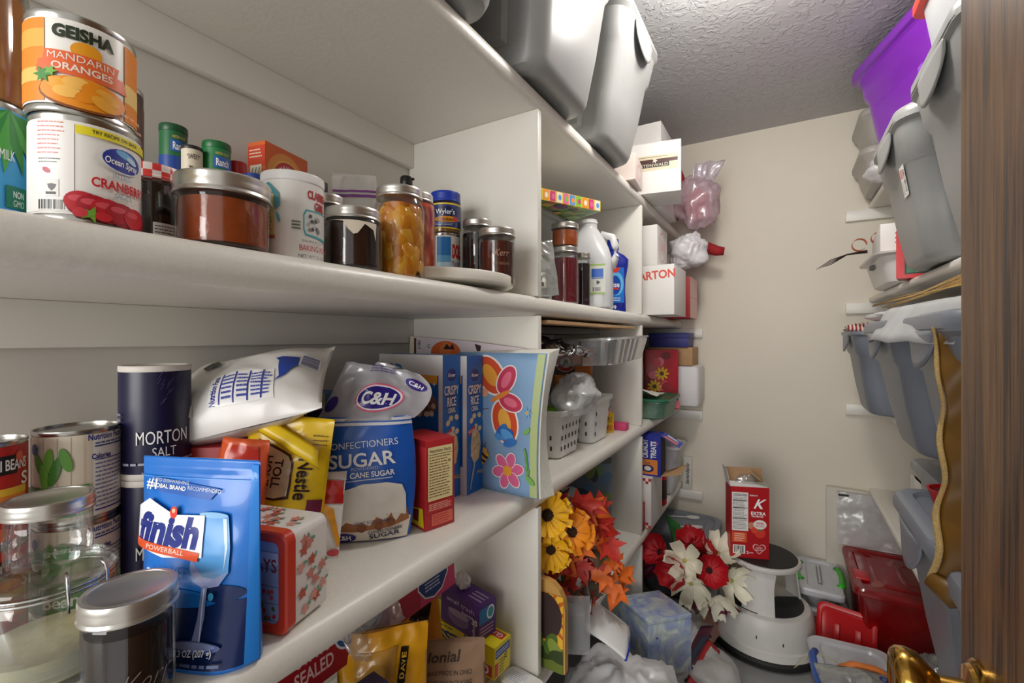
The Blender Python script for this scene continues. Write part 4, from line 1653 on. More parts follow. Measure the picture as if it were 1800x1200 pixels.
P.fine(.04, .18, .062, .20, 3, '8A6A10', 3, .3)
P.done(t, INKG)
fl = MB().sheet(lambda u, v: Vector((-.058 + .115 * u + .008 * v, -.012 - .010 * math.sin(v * 2.4) - .014 * u, .230 - .030 * v - .050 * u)), 10, 6)
fl.build('torn_flap', mat('chip_film_flap', hx('F4D024'), .3, noise_amt=.03), t, smooth=2, solid=.0006)

# orange pouch tip beside it
Ti = lambda u, v: .022 * max(0, 1 - abs(u) ** 3) * (min(1, v * 5) * (1 - v) ** .5) + .0006
mbo, sfo = pillow(.075, .205, Ti, 31, .003, 16, 24, outline=lambda v: 1 - .35 * max(0, v - .6))
bx_, by_ = atX(410, 900, -.690).xy
t = thing('snack_bag', 'orange foil candy bag standing left of the yellow chip bag', 'bag', (bx_ - .005, by_ - .01, Z2 + .007), rot=(-.08, .12, math.radians(40)))
mbo.build('bag_film', mat('orange_film', hx('D8582A'), .22, noise_amt=.05, coat=.3), t, smooth=2)
P = Print(sfo, .004, .0002)
P.poly([(-.03, .14), (.028, .15), (.022, .195), (-.018, .195)], 'C83A26')
P.ell(.006, .165, .006, .006, '3A1A12')
P.ell(.014, .13, .009, .009, 'E8885A')
P.done(t, INKG)


# boxes stacked against the wall behind the bags
def p_red_tea(P, w, h):
    P.rect(w * .10, -h * .30, w * .42, h * .35, 'F0D8C8')
    P.fine(w * .13, -h * .27, w * .39, h * .32, 9, '8A3A34', 5, .4)
    P.ell(-w * .40, h * .1, w * .1, h * .3, '8AA83A', rot=.4)
    P.text('TEA', -w * .15, h * .2, h * .12, 'F4E2C8')


box('tea_box', 'dark red box under the corner of the white sugar bag', 'box', (-.772, .385, Z2), math.radians(40), .100, .06, .192, 'A8262A', (('front', p_red_tea),))


def p_nutri(P, w, h):
    P.rect(-w * .46, -h * .46, w * .46, h * .44, 'F2EEE6')
    P.text('Nutrition Facts', 0, h * .36, h * .04, '2A2A2A', width=w * .85)
    P.fine(-w * .42, -h * .4, w * .42, h * .3, 12, '555555', 5, .35)


box('mix_box', 'red topped mix box between the chip bag and the blue box', 'box', (-.762, .492, Z2), math.radians(18), .07, .05, .215, 'C23A30', (('front', p_nutri),))


def p_navy(P, w, h):
    P.rect(-w * .5, h * .2, w * .5, h * .5, '20286E')
    P.text('PASTA', 0, -h * .05, h * .09, 'E8E8F4', width=w * .7)
    P.ell(w * .2, h * .3, w * .1, w * .1, '3A5AB0')


def p_navy_t(P, w, h):
    P.poly([(-w * .42, -h * .3), (-w * .36, h * .25), (w * .0, h * .3), (-w * .06, -h * .28)], 'E4E0D6')
    P.rect(w * .1, -h * .5, w * .5, h * .5, '3A7AB8')


box('pasta_box', 'navy blue carton behind the confectioners sugar bag', 'box', (-.728, .578, Z2), math.radians(14), .10, .062, .226, '252C78', (('front', p_navy), ('top', p_navy_t)))


def p_maru(P, w, h):
    P.rect(-w * .5, h * .28, w * .5, h * .5, 'D8CF9A')
    P.rect(-w * .5, h * .10, w * .5, h * .28, '2E7A86')
    P.text('Maruchan', w * .08, h * .44, h * .065, '1E1E22', width=w * .7, bold=.04)
    P.text('Instant Lunch', w * .1, h * .345, h * .06, '1E1E22', width=w * .7, bold=.04)
    P.ell(-w * .36, h * .41, h * .042, h * .042, '2A3A5A')
    P.ell(-w * .36, h * .41, h * .028, h * .028, 'D8D2C0')


box('noodle_box', 'noodle box with cream band and black lettering under the sugar bag', 'box', (-.832, .575, Z2), math.radians(22), .125, .06, .252, '2A5A8A', (('front', p_maru),))
box('cracker_box', 'brown cracker carton at the wall holding up the white sugar bag', 'box', (-.86, .425, Z2), math.radians(66), .11, .06, .228, '8A6A4A', (('front', p_nutri),))

# white sugar bag lying on top of the boxes
Tw = lambda u, v: (.052 * max(0, 1 - abs(u) ** 3.2) * max(0, 1 - abs(2 * v - 1) ** 3.5)) + .0006
mbw, sfw = pillow(.285, .178, Tw, 41, .005, 34, 26, freq=13, outline=lambda v: 1 - .05 * math.sin(v * PI))
bp = atT(405, 765, .69)
t = thing('sugar_bag', 'white granulated sugar bag lying on boxes beside the salt canisters', 'bag', (bp.x - .005, bp.y, 1.158), rot=(-1.0, -.24, math.radians(36)))
mbw.build('bag_film', mat('sugar_film', hx('EFEDE8'), .3, noise_amt=.02, coat=.1), t, smooth=2)
P = Print(sfw, .004, .0002)
P.rect(-.02, .022, .075, .074, 'F6F5F2')
P.text('Nutrition Facts', -.012, .046, .008, '2E3A9A', width=.046, rot=PI / 2 - .1, bold=.04)
for k in range(4):
    P.rect(-.003 + k * .02, .024, -.001 + k * .02, .072, '2E3A9A', rot=-.08)
P.fine(.0, .028, .018, .068, 6, '4A56B0', 3, .45)
P.fine(.022, .028, .038, .068, 6, '4A56B0', 5, .45)
P.fine(.042, .028, .072, .068, 7, '4A56B0', 7, .45)
P.poly([(.074, .048), (.082, .06), (.080, .092), (.074, .10), (.082, .104), (.106, .108), (.108, .085), (.09, .062)], '2E4AA8')
P.barcode(.108, .084, .134, .118, 4, vert=False, col='4A5288', bg='F0EFF0')
P.poly([(-.055, .120), (-.034, .132), (-.022, .118), (-.045, .108)], '3A463E')
P.poly([(-.05, .165), (.0, .17), (.0, .175), (-.05, .173)], '5A3A34')
P.rect(-.058, .018, -.044, .032, 'E2DFD8')
P.fine(-.056, .02, -.046, .03, 4, 'A8A49C', 3, .5)
P.done(t, INKG)

# ---------------------------------------------------------- confectioners sugar bag
A, B = atZ(586, 966, Z2), atZ(740, 937, Z2)
A, B = Vector((-.676, .482, 0)), Vector((-.564, .598, 0))
sx, sy, srz, _w = edge(A, B, .075)
W, H = .176, .215
Ts = lambda u, v: .036 * max(0, 1 - abs(u) ** 3.4) * (min(1, .35 + v * 3) * (1 - .45 * v)) + .001
mbs, sfs = pillow(W, H, Ts, 51, .003, 30, 36, freq=14, outline=lambda v: .90 + .10 * math.sin(v * PI) + .02 * v)
t = thing('sugar_bag', 'blue and white confectioners sugar bag in the middle of the lower shelf', 'bag', (sx, sy, Z2 + .003), rot=(-.06, 0, srz - .10))
mbs.build('bag_film', mat('sugar_blue', hx('1F5FC2'), .28, noise_amt=.03, coat=.2), t, smooth=2)
P = Print(sfs, .004, .0002)
sc = .00101
X = lambda px: (px - 652) * sc
Zb = lambda py: (966 - py) * sc
P.rect(-W * .5, Zb(768), W * .5, Zb(755), 'E6E6EC')
P.rect(-W * .5, Zb(763), W * .5, Zb(760), '3A6AC0')
P.text('CONFECTIONERS', X(648), Zb(800), .0115, 'E8EEF8', width=.128, rot=.06, bold=0)
P.text('SUGAR', X(650), Zb(826), .023, 'FFFFFF', width=.112, rot=.06, bold=.02)
P.text('POWDERED', X(655), Zb(841), .0055, 'C8D6EE', width=.045, rot=.05)
P.text('PURE CANE SUGAR', X(652), Zb(852), .009, 'FFFFFF', width=.104, rot=.06)
P.rect(X(606), Zb(861.5), X(700), Zb(860), 'DCE6F4', rot=.06)
# frosted cake
P.poly([(-W * .46, .0), (W * .46, .0), (W * .47, Zb(930)), (W * .38, Zb(926)), (-W * .40, Zb(932)), (-W * .46, Zb(940))], 'EDE6DA')
pts = [(X(595), Zb(920)), (X(598), Zb(898)), (X(612), Zb(880)), (X(650), Zb(868)), (X(690), Zb(866)), (X(715), Zb(872)), (X(722), Zb(890)), (X(725), Zb(925)), (X(716), Zb(922)), (X(708), Zb(935)), (X(700), Zb(918)), (X(690), Zb(930)), (X(676), Zb(922)), (X(664), Zb(938)), (X(650), Zb(930)), (X(640), Zb(934)), (X(625), Zb(928)), (X(612), Zb(940)), (X(604), Zb(926))]
P.poly([(X(590), Zb(946)), (X(598), Zb(905)), (X(720), Zb(900)), (X(732), Zb(935)), (X(700), Zb(944)), (X(640), Zb(948))], 'A86A3A')
P.poly(pts, 'F2ECE2')
for (a_, b_) in ((608, 938), (650, 942), (700, 934), (680, 940)):
    P.ell(X(a_), Zb(b_), .008, .007, '8A4A22')
P.text('NET WT 32 OZ (2 LB) 907g', X(668), Zb(930), .006, '3A3A7A', width=.06, rot=.06)
P.ell(X(618), Zb(958), .022, .0085, '3A2A86', rot=.04)
P.text('C&H', X(618), Zb(958), .009, 'FFFFFF', width=.026, rot=.04)
P.text('CONFECTIONERS', X(690), Zb(948), .0055, '3A3A5A', width=.06, rot=.08)
P.text('SUGAR', X(690), Zb(956), .008, '3A3A5A', width=.055, rot=.08)
P.text('CONFECT', X(572), Zb(840), .006, 'C8D6EE', width=.05, rot=PI / 2)
P.done(t, INKG)
# the emptied top of the bag, translucent, flaring to the right
Tt = lambda u, v: (.020 * max(0, 1 - abs(u) ** 2.2) * (1 - v) ** .8) + .0006


def top_lean(p):
    v = p.z / .105
    return Vector((p.x * (1.0 - .35 * v + .12 * v * v) + .028 * v + (.055 * v * max(0, p.x / .09) * (1 - v) * 4 * .55), p.y + .02 * v, H - .006 + p.z * (1 - .25 * max(0, p.x / .09))))


mbt, sft = pillow(W * .98, .105, Tt, 55, .006, 26, 22, freq=20, lean=top_lean)
mbt.build('bag_top', sheer('sugar_top_film', srgb(214, 212, 218), .82, rough=.18, gloss=.3, transl=.3), t, smooth=2)
P = Print(sft, .004, .0002)
P.ell(.008, .040, .040, .026, 'E86A8A')
P.ell(.008, .040, .037, .023, 'F4F0F4')
P.ell(.008, .040, .034, .0205, '2E2486')
P.text('C&H', .008, .039, .021, 'FFFFFF', width=.052, rot=-.06, bold=.03)
P.ell(.062, .072, .018, .012, '3A2A86', rot=-.5)
P.text('C&H', .062, .072, .009, 'FFFFFF', width=.024, rot=-.5)
P.ell(-.074, .028, .010, .014, '3A2A86')
P.fine(-.02, .085, .03, .098, 3, '6A66A0', 3, .4)
P.done(t, INKG)


# ---------------------------------------------------------- red snack carton "12"
def p_12_l(P, w, h):
    P.rect(-w * .5, h * .43, w * .5, h * .5, '9A1A22')
    P.poly([(-w * .16, h * .48), (w * .14, h * .48), (w * .14, h * .27), (0, h * .24), (-w * .16, h * .27)], 'B8962A')
    P.fine(-w * .12, h * .30, w * .10, h * .45, 4, 'F4E8A8', 3, .4)
    P.text('12', -w * .02, h * .14, h * .09, 'F2C22A', bold=.03)
    P.text('MINI', 0, h * .06, h * .026, 'F0D8C0')
    P.text('PACKS', 0, h * .015, h * .026, 'F0D8C0')
    P.text('NET', 0, -h * .06, h * .022, 'F0D8C0')
    for k in range(6):
        P.ell((-.2 + .1 * (k % 4)) * w, -h * (.17 + .05 * (k % 3)), w * .05, h * .02, ('E8A22A', 'E8502A')[k % 2])
    P.poly([(-w * .3, -h * .30), (w * .42, -h * .26), (w * .46, -h * .47), (-w * .1, -h * .46)], 'F0D82A')
    P.poly([(w * .1, -h * .3), (w * .3, -h * .28), (w * .28, -h * .42), (w * .12, -h * .42)], '8A2A1A')


def p_12_f(P, w, h):
    P.rect(-w * .42, -h * .18, w * .42, h * .42, 'F2E2A8')
    P.text('Nutrition Facts', 0, h * .375, h * .034, '5A2A1A', width=w * .72)
    P.rect(-w * .4, h * .33, w * .4, h * .337, '5A2A1A')
    P.fine(-w * .38, -h * .15, w * .38, h * .32, 15, '8A5A3A', 4, .35)
    P.text('45', w * .3, h * .24, h * .03, '5A2A1A')
    P.rect(-w * .42, -h * .30, w * .42, -h * .2, 'C8403A')
    P.fine(-w * .38, -h * .29, w * .38, -h * .21, 4, 'F2C8B8', 5, .4)
    P.rect(-w * .3, -h * .46, w * .42, -h * .33, 'E0705A')
    P.fine(-w * .26, -h * .45, w * .38, -h * .34, 4, 'B83028', 6, .4)


A, B = atZ(748, 935, Z2), atZ(799, 917, Z2)
x, y, rz, w = edge(A, B, .105)
box('snack_box', 'tall red snack carton with a 12 beside the confectioners sugar bag', 'box', (x, y, Z2), rz, w, .105, .168, 'B8242A', (('front', p_12_f), ('left', p_12_l)))


# ---------------------------------------------------------- two cereal boxes
def p_cereal_spine(P, w, h):
    P.rect(-w * .5, -h * .5, w * .5, h * .5, '1C70C8')
    P.ell(0, h * .36, w * .27, w * .23, '1E3C8E')
    P.text('Kroger', 0, h * .36, w * .13, 'FFFFFF', width=w * .42, shear=.2)
    for i, (s_, yy, sz, ww) in enumerate((('CRISPY', .255, .062, .82), ('RICE', .175, .062, .5), ('CEREAL', .115, .034, .42))):
        P.text(s_, .0, h * yy - .001, h * sz, '14306A', width=w * ww, bold=.09)
        P.text(s_, 0, h * yy, h * sz, 'FFFFFF', width=w * ww, bold=.02)
    for i, (f, g, q) in enumerate(((-.22, .03, .6), (.28, .06, -.5), (.05, -.02, .4), (.3, -.04, .2), (-.05, .06, 0))):
        P.ell(w * f, h * g, w * .12, w * .10, 'F0DCAE', rot=q)
    P.poly([(-w * .42, -h * .04), (w * .0, -h * .01), (w * .0, -h * .05), (-w * .4, -h * .08)], 'D8342A')
    P.text('WOW!', -w * .2, -h * .045, h * .02, 'FFFFFF', rot=.15)
    P.poly([(-w * .28, -h * .15), (-w * .2, -h * .06), (w * .05, -h * .03), (w * .3, -h * .08), (w * .36, -h * .16), (w * .25, -h * .26), (-w * .08, -h * .29), (-w * .26, -h * .22)], 'E8CF9C')
    rnd = random.Random(3)
    for k in range(14):
        P.ell(w * rnd.uniform(-.2, .28), -h * rnd.uniform(.07, .25), w * .09, w * .07, ('F4E2BC', 'D8B878', 'ECD4A0')[k % 3], rot=k)
    P.poly([(-w * .1, -h * .28), (-w * .34, -h * .46), (-w * .28, -h * .47), (w * .02, -h * .28)], 'B4BCC8')
    P.text('JAZZ', w * .3, -h * .36, h * .022, 'F2C83A', rot=-.2)


def p_cereal_side(P, w, h):
    P.rect(-w * .5, -h * .5, w * .5, h * .5, 'E9E6E4')
    P.rect(-w * .34, -h * .30, w * .44, h * .36, '1C62B4')
    P.poly([(-w * .15, h * .36), (w * .42, h * .36), (w * .42, h * .30), (w * .0, h * .32)], 'F0A43A')
    P.text('POP', -w * .30, h * .37, h * .105, '1C3A7A', width=w * .36, rot=-.03, bold=.08)
    P.text('POP', -w * .30, h * .372, h * .10, '3FA0E0', width=w * .34, rot=-.03, bold=.05)
    P.text('SNACK', -w * .28, h * .25, h * .075, 'F0A43A', width=w * .38, rot=-.03, bold=.06)
    P.ell(w * .22, h * .16, w * .20, h * .085, '8A6258')
    rnd = random.Random(3)
    for k in range(22):
        P.ell(w * rnd.uniform(.06, .38), h * rnd.uniform(.08, .24), w * .035, w * .032, ('D8BCA4', '6A443E', 'F0DCC8', 'A87A6A')[k % 4])
    P.poly([(-w * .05, h * .31), (w * .03, h * .30), (w * .08, h * .25), (w * .06, h * .245), (w * .11, h * .225), (w * .115, h * .26), (w * .1, h * .25), (w * .04, h * .315), (-w * .05, h * .325)], 'F2F2F4')
    P.poly(star(w * .38, h * .30, .007, .002, 4), 'F2F2F4')
    P.fine(-w * .3, -h * .25, w * .4, -h * .05, 8, 'C8D8EE', 3, .4)


wc, dc, hcx = .062, .195, .322
for k, lab in enumerate(('crispy rice cereal box with its white side showing beside the sugar bag', 'crispy rice cereal box nearest the flowered picture book')):
    yy = .775 + k * .0635 + .031
    xx = -.640 + .018 * k
    t = box('cereal_box', lab, 'box', (xx - dc / 2, yy, Z2), PI / 2, wc, dc, hcx - .004 * k, '1C70C8', (('front', p_cereal_spine), ('left', p_cereal_side)), rough=.35, group='cereal boxes on the lower shelf')

# ---------------------------------------------------------- picture book and papers against the divider
M_pg = mat('page_edges', srgb(226, 222, 212), .8, noise_amt=.35, noise_scale=1.0, stretch=(900, 900, 1))
t = thing('picture_book', 'thick book with flowers and a butterfly on its blue cover against the divider', 'book', (-.70, .905, Z2))
wb_, hb_ = .232, .325


def bk(u, v, k):
    """page k (0 front cover, 1 back); u across to the fore edge, v up"""
    x = u * (wb_ - .030 * math.sin(v * PI) * (.3 + .7 * k) + .018 * v + .018 * k)
    y = .004 + k * (.046 - .022 * v) - .012 * math.sin(u * 2.2) * (1 - k * .5) + .010 * u * v
    return Vector((x, y, v * hb_ + .012 * u * k * v))


pg = MB()
for k0 in range(9):
    ka, kb = .10 + k0 * .09, .10 + k0 * .09 + .072
    f0 = [[bk(u / 8, v / 12, ka) for u in range(9)] + [bk(u / 8, v / 12, kb) for u in range(8, -1, -1)] for v in range(13)]
    MB().loft(f0).build('page_block', M_pg, t, smooth=SM, fixn=True)
cv = MB().sheet(lambda u, v: bk(u * .985, v, .03), 14, 18)
cv.build('front_cover', mat('cover_blue', srgb(132, 168, 205), .35, noise_amt=.22, noise_scale=9), t, smooth=2, solid=.0012)
P = Print(lambda x, y, h: bk(max(0, x) / wb_ * 1.0, y / hb_, .03) + Vector((0, -h - .0008, 0)), .008, step=.00006)
bx0 = lambda px: (px - 842) / 122 * wb_
bz0 = lambda py: (866 - py) / 250 * hb_
P.rect(wb_ * .90, .002, wb_ * .975, hb_ - .002, 'B8C88A')


def petals(cx_, cy_, n, L, wd, col, col2=None, a0=0):
    for k in range(n):
        a = a0 + 2 * PI * k / n
        P.ell(cx_ + math.cos(a) * L * .62, cy_ + math.sin(a) * L * .62, L * .5, wd, 'F0E8E4', rot=a)
        P.ell(cx_ + math.cos(a) * L * .6, cy_ + math.sin(a) * L * .6, L * .45, wd * .85, col, rot=a)
        if col2:
            P.ell(cx_ + math.cos(a) * L * .45, cy_ + math.sin(a) * L * .45, L * .22, wd * .35, col2, rot=a)


# butterfly
bxm, bzm = bx0(908), bz0(694)
for a, L, wd, c1, c2 in ((2.25, .088, .032, 'D8502A', 'F0A43A'), (-1.25, .088, .032, 'D8502A', 'F0B04A'), (1.15, .060, .021, 'C83A5A', 'E8708A'), (-.35, .055, .019, 'C83A5A', 'E8708A')):
    ex_, ez_ = bxm + math.cos(a) * L * .55, bzm + math.sin(a) * L * .7
    P.ell(ex_, ez_, L * .62, wd * 1.15, 'F2ECEA', rot=a)
    P.ell(ex_, ez_, L * .57, wd, c1, rot=a)
    P.ell(ex_, ez_, L * .35, wd * .5, c2, rot=a)
P.ell(bxm, bzm, .030, .006, 'E88A3A', rot=.5)
P.ell(bx0(885), bz0(690), .010, .010, 'F0A878')
for pts in ([(875, 695), (860, 700), (848, 690), (846, 675), (852, 668)], [(880, 700), (872, 715), (880, 722), (892, 718)]):
    for (p0, p1) in zip(pts, pts[1:]):
        P.poly([(bx0(p0[0]), bz0(p0[1]) - .001), (bx0(p1[0]), bz0(p1[1]) - .001), (bx0(p1[0]), bz0(p1[1]) + .001), (bx0(p0[0]), bz0(p0[1]) + .001)], '8A3A3A')
petals(bx0(861), bz0(742), 5, .040, .017, 'C42A34', None, .3)
P.ell(bx0(861), bz0(742), .010, .011, 'E8B04A')
petals(bx0(922), bz0(825), 6, .040, .014, 'E26A9A', None, .2)
P.ell(bx0(922), bz0(825), .012, .012, 'F2A83A')
for k in range(4):
    P.ell(bx0(912) + k * .006, bz0(757 + (k % 2) * 6), .022, .011, ('3A7AC8', '4A92D8', '2E66B8', '5AA2E0')[k], rot=.9 - .5 * k)
P.ell(bx0(925), bz0(775), .018, .010, '3A7AC8', rot=.3)
P.poly(star(bx0(947), bz0(720), .015, .005, 7), '7AB4E0')
P.ell(bx0(947), bz0(720), .004, .004, 'E8A23A')
# bee
for k in range(5):
    P.ell(bx0(884) - .004 + k * .004, bz0(812) + k * .005 - .006, .010, .0045, ('E8B83A', '3A2A3A')[k % 2], rot=-.5)
P.ell(bx0(888), bz0(796), .007, .008, 'E8B04A')
P.ell(bx0(868), bz0(806), .010, .007, 'ECE6DC', rot=.5)
P.ell(bx0(866), bz0(816), .010, .006, 'F2ECE4', rot=-.2)
for s_ in (-.003, .004):
    P.rect(bx0(886) + s_, bz0(790), bx0(886) + s_ + .0012, bz0(780), '2A2A3A', rot=.3 * (1 if s_ < 0 else -1))
# stems
for k in range(4):
    P.ell(bx0(950) - k * .002, bz0(825 - k * 12), .003, .011, '6AA84A', rot=-.3 + .2 * k)
P.ell(bx0(953), bz0(836), .014, .006, '7AB85A', rot=-.7)
P.ell(bx0(948), bz0(752), .010, .005, '7AB85A', rot=.8)
P.done(t, INK)

# halloween folder standing behind the book
M_fold = mat('folder_card', srgb(228, 214, 220), .5, noise_amt=.05)
t = thing('paper_folder', 'pale pink folder with an orange pumpkin standing behind the picture book', 'folder', (-.895, .945, Z2), rot=(-.0, .0, 0))
pol = [(0, 0), (.375, 0), (.405, .02), (.415, .28), (.408, .318), (.36, .335), (.2, .352), (.0, .365)]
MB().prism(pol, -.0015, .0015, fn=lambda x, y, z: (x, z, y)).build('card', M_fold, t)
P = Print(flat((0, -.0016, 0), (1, 0, 0), (0, 0, 1)))
P.rect(.0, .29, .022, .362, 'E8E2C8')
P.rect(.014, .29, .022, .36, '5A2A1A')
P.barcode(.026, .325, .04, .358, 3, vert=False)
P.ell(.125, .322, .050, .030, 'D8642A')
P.ell(.125, .322, .020, .029, 'E07A38')
P.poly([(.118, .33), (.13, .345), (.14, .335), (.15, .345), (.155, .33)], '2A1A1A')
P.poly([(.22, .345), (.228, .325), (.236, .32), (.240, .34)], '3A2A2A')
P.text('C', .068, .338, .01, '4A7A4A')
P.done(t, INK)

# ================================================================== bottom shelf, first bay (z = 0.49)
Z1 = 0.4905


def p_sealed(P, w, h):
    P.rect(-w * .5, -h * .5, w * .12, h * .5, 'A81E2A')
    P.rect(w * .12, -h * .5, w * .28, h * .5, 'C02648')
    P.rect(w * .28, -h * .5, w * .5, h * .5, 'D83A70')
    P.text('STAYS', -w * .20, h * .14, h * .24, 'F0C8C8', width=w * .12, bold=.02)
    P.text('SEALED', -w * .20, -h * .18, h * .24, 'F0C8C8', width=w * .14, bold=.02)
    for k, f in enumerate((-.07, .03)):
        P.ell(w * f, h * .10, h * .30, h * .30, 'E8EAF0')
        P.ell(w * f, h * .10, h * .26, h * .26, '2A5AA8')
        P.poly([(w * f - h * .22, h * .06), (w * f, h * .2), (w * f + h * .22, h * .02), (w * f, -h * .12)], 'DCE6F2')
    sh = [(w * .28, h * .30), (w * .44, h * .34), (w * .45, -h * .05), (w * .41, -h * .34), (w * .36, -h * .42), (w * .31, -h * .33), (w * .275, -h * .08)]
    P.poly([(w * .36 + (x - w * .36) * 1.08, y * 1.08) for x, y in sh], 'F2F2F6')
    P.poly(sh, '22387E')
    P.text('SECURE SEAL', w * .36, h * .18, h * .13, 'FFFFFF', width=w * .13)
    P.fine(w * .31, -h * .24, w * .42, h * .08, 4, 'C8D2EA', 4, .4)


# long carton lying high on the heap, along the shelf front
A = atT(440, 1235, .60)
B = atX(806, 1062, -.632)
y0, y1 = .315, .812
t = box('storage_bag_box', 'long red and pink bag carton lying across the bottom shelf heap', 'box', (-.668, (y0 + y1) / 2, .742), math.radians(88.5), y1 - y0, .055, .088, 'C02648', (('front', p_sealed),), rot=(math.radians(-4), math.radians(-1.5), math.radians(88.5)))

# things holding it up
box('storage_bag_box', 'tall plain cardboard carton under the long red carton', 'box', (-.70, .40, Z1), math.radians(88), .17, .11, .243, 'B08A5E', (), m=M_card)


def p_reyn(P, w, h):
    P.text('Reynolds', w * .05, h * .34, h * .10, 'F0F0F4', width=w * .48, shear=.2)
    P.text('Slow Cooker', w * .15, h * .16, h * .13, 'F0F0F4', width=w * .7, shear=.2)
    P.rect(-w * .5, -h * .5, w * .5, -h * .1, '2A3A9A')


box('liner_box', 'dark navy slow cooker liner box leaning before the red carton', 'box', (-.572, .425, Z1), math.radians(84), .20, .038, .262, '181E4E', (('front', p_reyn),))

# purple trash bag box and yellow wrap box at the divider
GX, GY, GZ = -.560, .872, .524


def p_glad_side(P, w, h):
    # printed upside down, as the box lies
    P.rect(-w * .5, -h * .5, w * .5, h * .5, 'F0DC1E')
    P.rect(w * .20, -h * .46, w * .48, -h * .10, 'D2322C')
    P.text('GLAD', w * .34, -h * .28, h * .26, 'FFFFFF', width=w * .22, rot=PI, bold=.04)
    P.text("PRESS'N", w * .04, h * .10, h * .30, '20306E', width=w * .52, rot=PI, bold=.05)
    P.text('70', w * .22, h * .38, h * .16, '2A2A2A', rot=PI, bold=.03)
    P.fine(-w * .35, h * .36, w * .10, h * .44, 1, '5A5A2A', 3, .5)


def p_glad_end(P, w, h):
    P.rect(-w * .5, -h * .5, w * .5, h * .5, 'EBD61C')
    P.rect(-w * .45, h * .12, w * .45, h * .40, '2A4A9A')
    P.fine(-w * .4, h * .18, w * .4, h * .34, 2, 'DCE4F4', 3, .4)
    P.text('70', w * .2, -h * .02, h * .16, '2A2A2A', rot=PI / 2)
    P.fine(-w * .2, -h * .46, w * .1, h * .05, 5, '4A5A3A', 5, .4)
    P.rect(-w * .48, -h * .46, -w * .26, -h * .02, 'D2322C')


def p_glad_top(P, w, h):
    P.rect(-w * .5, -h * .5, w * .5, h * .5, 'F0DC1E')
    P.rect(w * .30, h * .05, w * .48, h * .40, 'D2322C')
    P.text('GLAD', w * .39, h * .22, h * .2, 'FFFFFF', width=w * .14, rot=PI)
    P.fine(w * .0, -h * .3, w * .3, h * .1, 3, '6A6A2A', 4, .3)


box('wrap_box', 'yellow plastic wrap box with upside-down lettering by the divider', 'box', (GX - .150, GY + .030, GZ + .008), math.radians(-2), .30, .062, .072, 'F0DC1E', (('front', p_glad_side), ('right', p_glad_end), ('top', p_glad_top)), rot=(0, math.radians(2), math.radians(-4)))
box('cardboard_box', 'low brown carton under the yellow plastic wrap box', 'box', (-.73, .905, Z1), 0, .26, .075, .034, 'B08A5E', (), m=M_card)


def p_trash_f(P, w, h):
    P.rect(-w * .5, -h * .5, w * .5, h * .5, '5A2A86')
    P.text('small trash', w * .02, h * .26, h * .13, 'E4D4F0', width=w * .72)
    P.text('bags', w * .2, h * .08, h * .10, 'E4D4F0', width=w * .25)
    P.ell(-w * .02, -h * .18, w * .28, h * .22, '8A6AA8')
    P.ell(-w * .02, -h * .05, w * .28, h * .10, 'B8A4C8')
    P.text('30', w * .40, h * .0, h * .16, 'FFFFFF', bold=.03)
    P.text('4 gallon', w * .38, -h * .32, h * .11, 'E4D4F0', rot=PI / 2)


def p_trash_r(P, w, h):
    P.rect(-w * .5, -h * .5, w * .5, h * .5, '4E2478')
    P.rect(-w * .46, -h * .05, w * .3, h * .38, '2A7AB8')
    P.ell(w * .18, h * .18, w * .22, h * .2, 'F2F2F4')
    P.ell(w * .18, h * .18, w * .17, h * .15, '3AA0A8')
    P.fine(-w * .4, -h * .42, w * .4, -h * .12, 3, 'C8A0D0', 3, .4)


t = box('trash_bag_box', 'purple trash bag box with a white bag pulled out, on the yellow box', 'box', (-.660, .893, GZ + .0815), math.radians(-12), .13, .058, .082, '5A2A86', (('front', p_trash_f), ('right', p_trash_r), ('top', lambda P, w, h: P.fine(w * .1, -h * .3, w * .45, h * .3, 3, 'C8B0DC', 3, .4))), rot=(0, math.radians(2), math.radians(-10)))
tb = blob(.022, .016, .022, 4, .35, 2.2, .15, 24, 16)
tb.build('bag_tuft', M_bagw, t, smooth=2, loc=(-.02, .0, .078))

# chip bags, brown paper bag and the sheer wrap on the heap
Tc = lambda u, v: .042 * max(0, 1 - abs(u) ** 2.6) * (min(1, .4 + v * 3) * (1 - v) ** .45) + .001
mbc, sfc = pillow(.15, .295, Tc, 61, .008, 22, 30, freq=18)
c = atX(668, 1150, -.595)
t = thing('tortilla_bag', 'yellow bag with clear window and black base below the red carton', 'bag', (-.586, .555, Z1 + .004), rot=(-.10, .0, math.radians(48)))
mbc.build('bag_film', mat('yellow_film', hx('D89A1E'), .2, noise_amt=.1, coat=.4), t, smooth=2)
P = Print(sfc, .004, .0002)
P.rect(-.07, .0, .07, .175, '1A1612')
P.rect(-.055, .135, .06, .20, 'E0A41E')
P.poly([(-.045, .20), (-.05, .262), (.02, .268), (.015, .20)], 'B98A40')
P.poly([(.022, .205), (.028, .262), (.042, .26), (.036, .205)], '1A1410')
P.text('DAVE', .032, .232, .008, 'E8B83A', rot=PI / 2 - .1, width=.04)
P.ell(-.052, .17, .009, .014, '2A6A8A')
P.done(t, INKG)
mbc2, sfc2 = pillow(.13, .235, Tc, 67, .008, 22, 28, freq=18)
t = thing('tortilla_bag', 'orange and black snack bag between the red and yellow cartons', 'bag', (-.665, .742, Z1 + .012), rot=(-.12, -.16, math.radians(40)))
mbc2.build('bag_film', mat('orange_yellow_film', hx('DE8E1A'), .2, noise_amt=.1, coat=.4), t, smooth=2)
P = Print(sfc2, .004, .0002)
P.rect(-.06, .0, .06, .12, '1A1612')
P.poly([(.0, .19), (.02, .222), (.05, .215), (.04, .18)], '1A1612')
P.poly([(-.02, .15), (.02, .19), (.03, .17), (.0, .14)], 'E8C8A0')
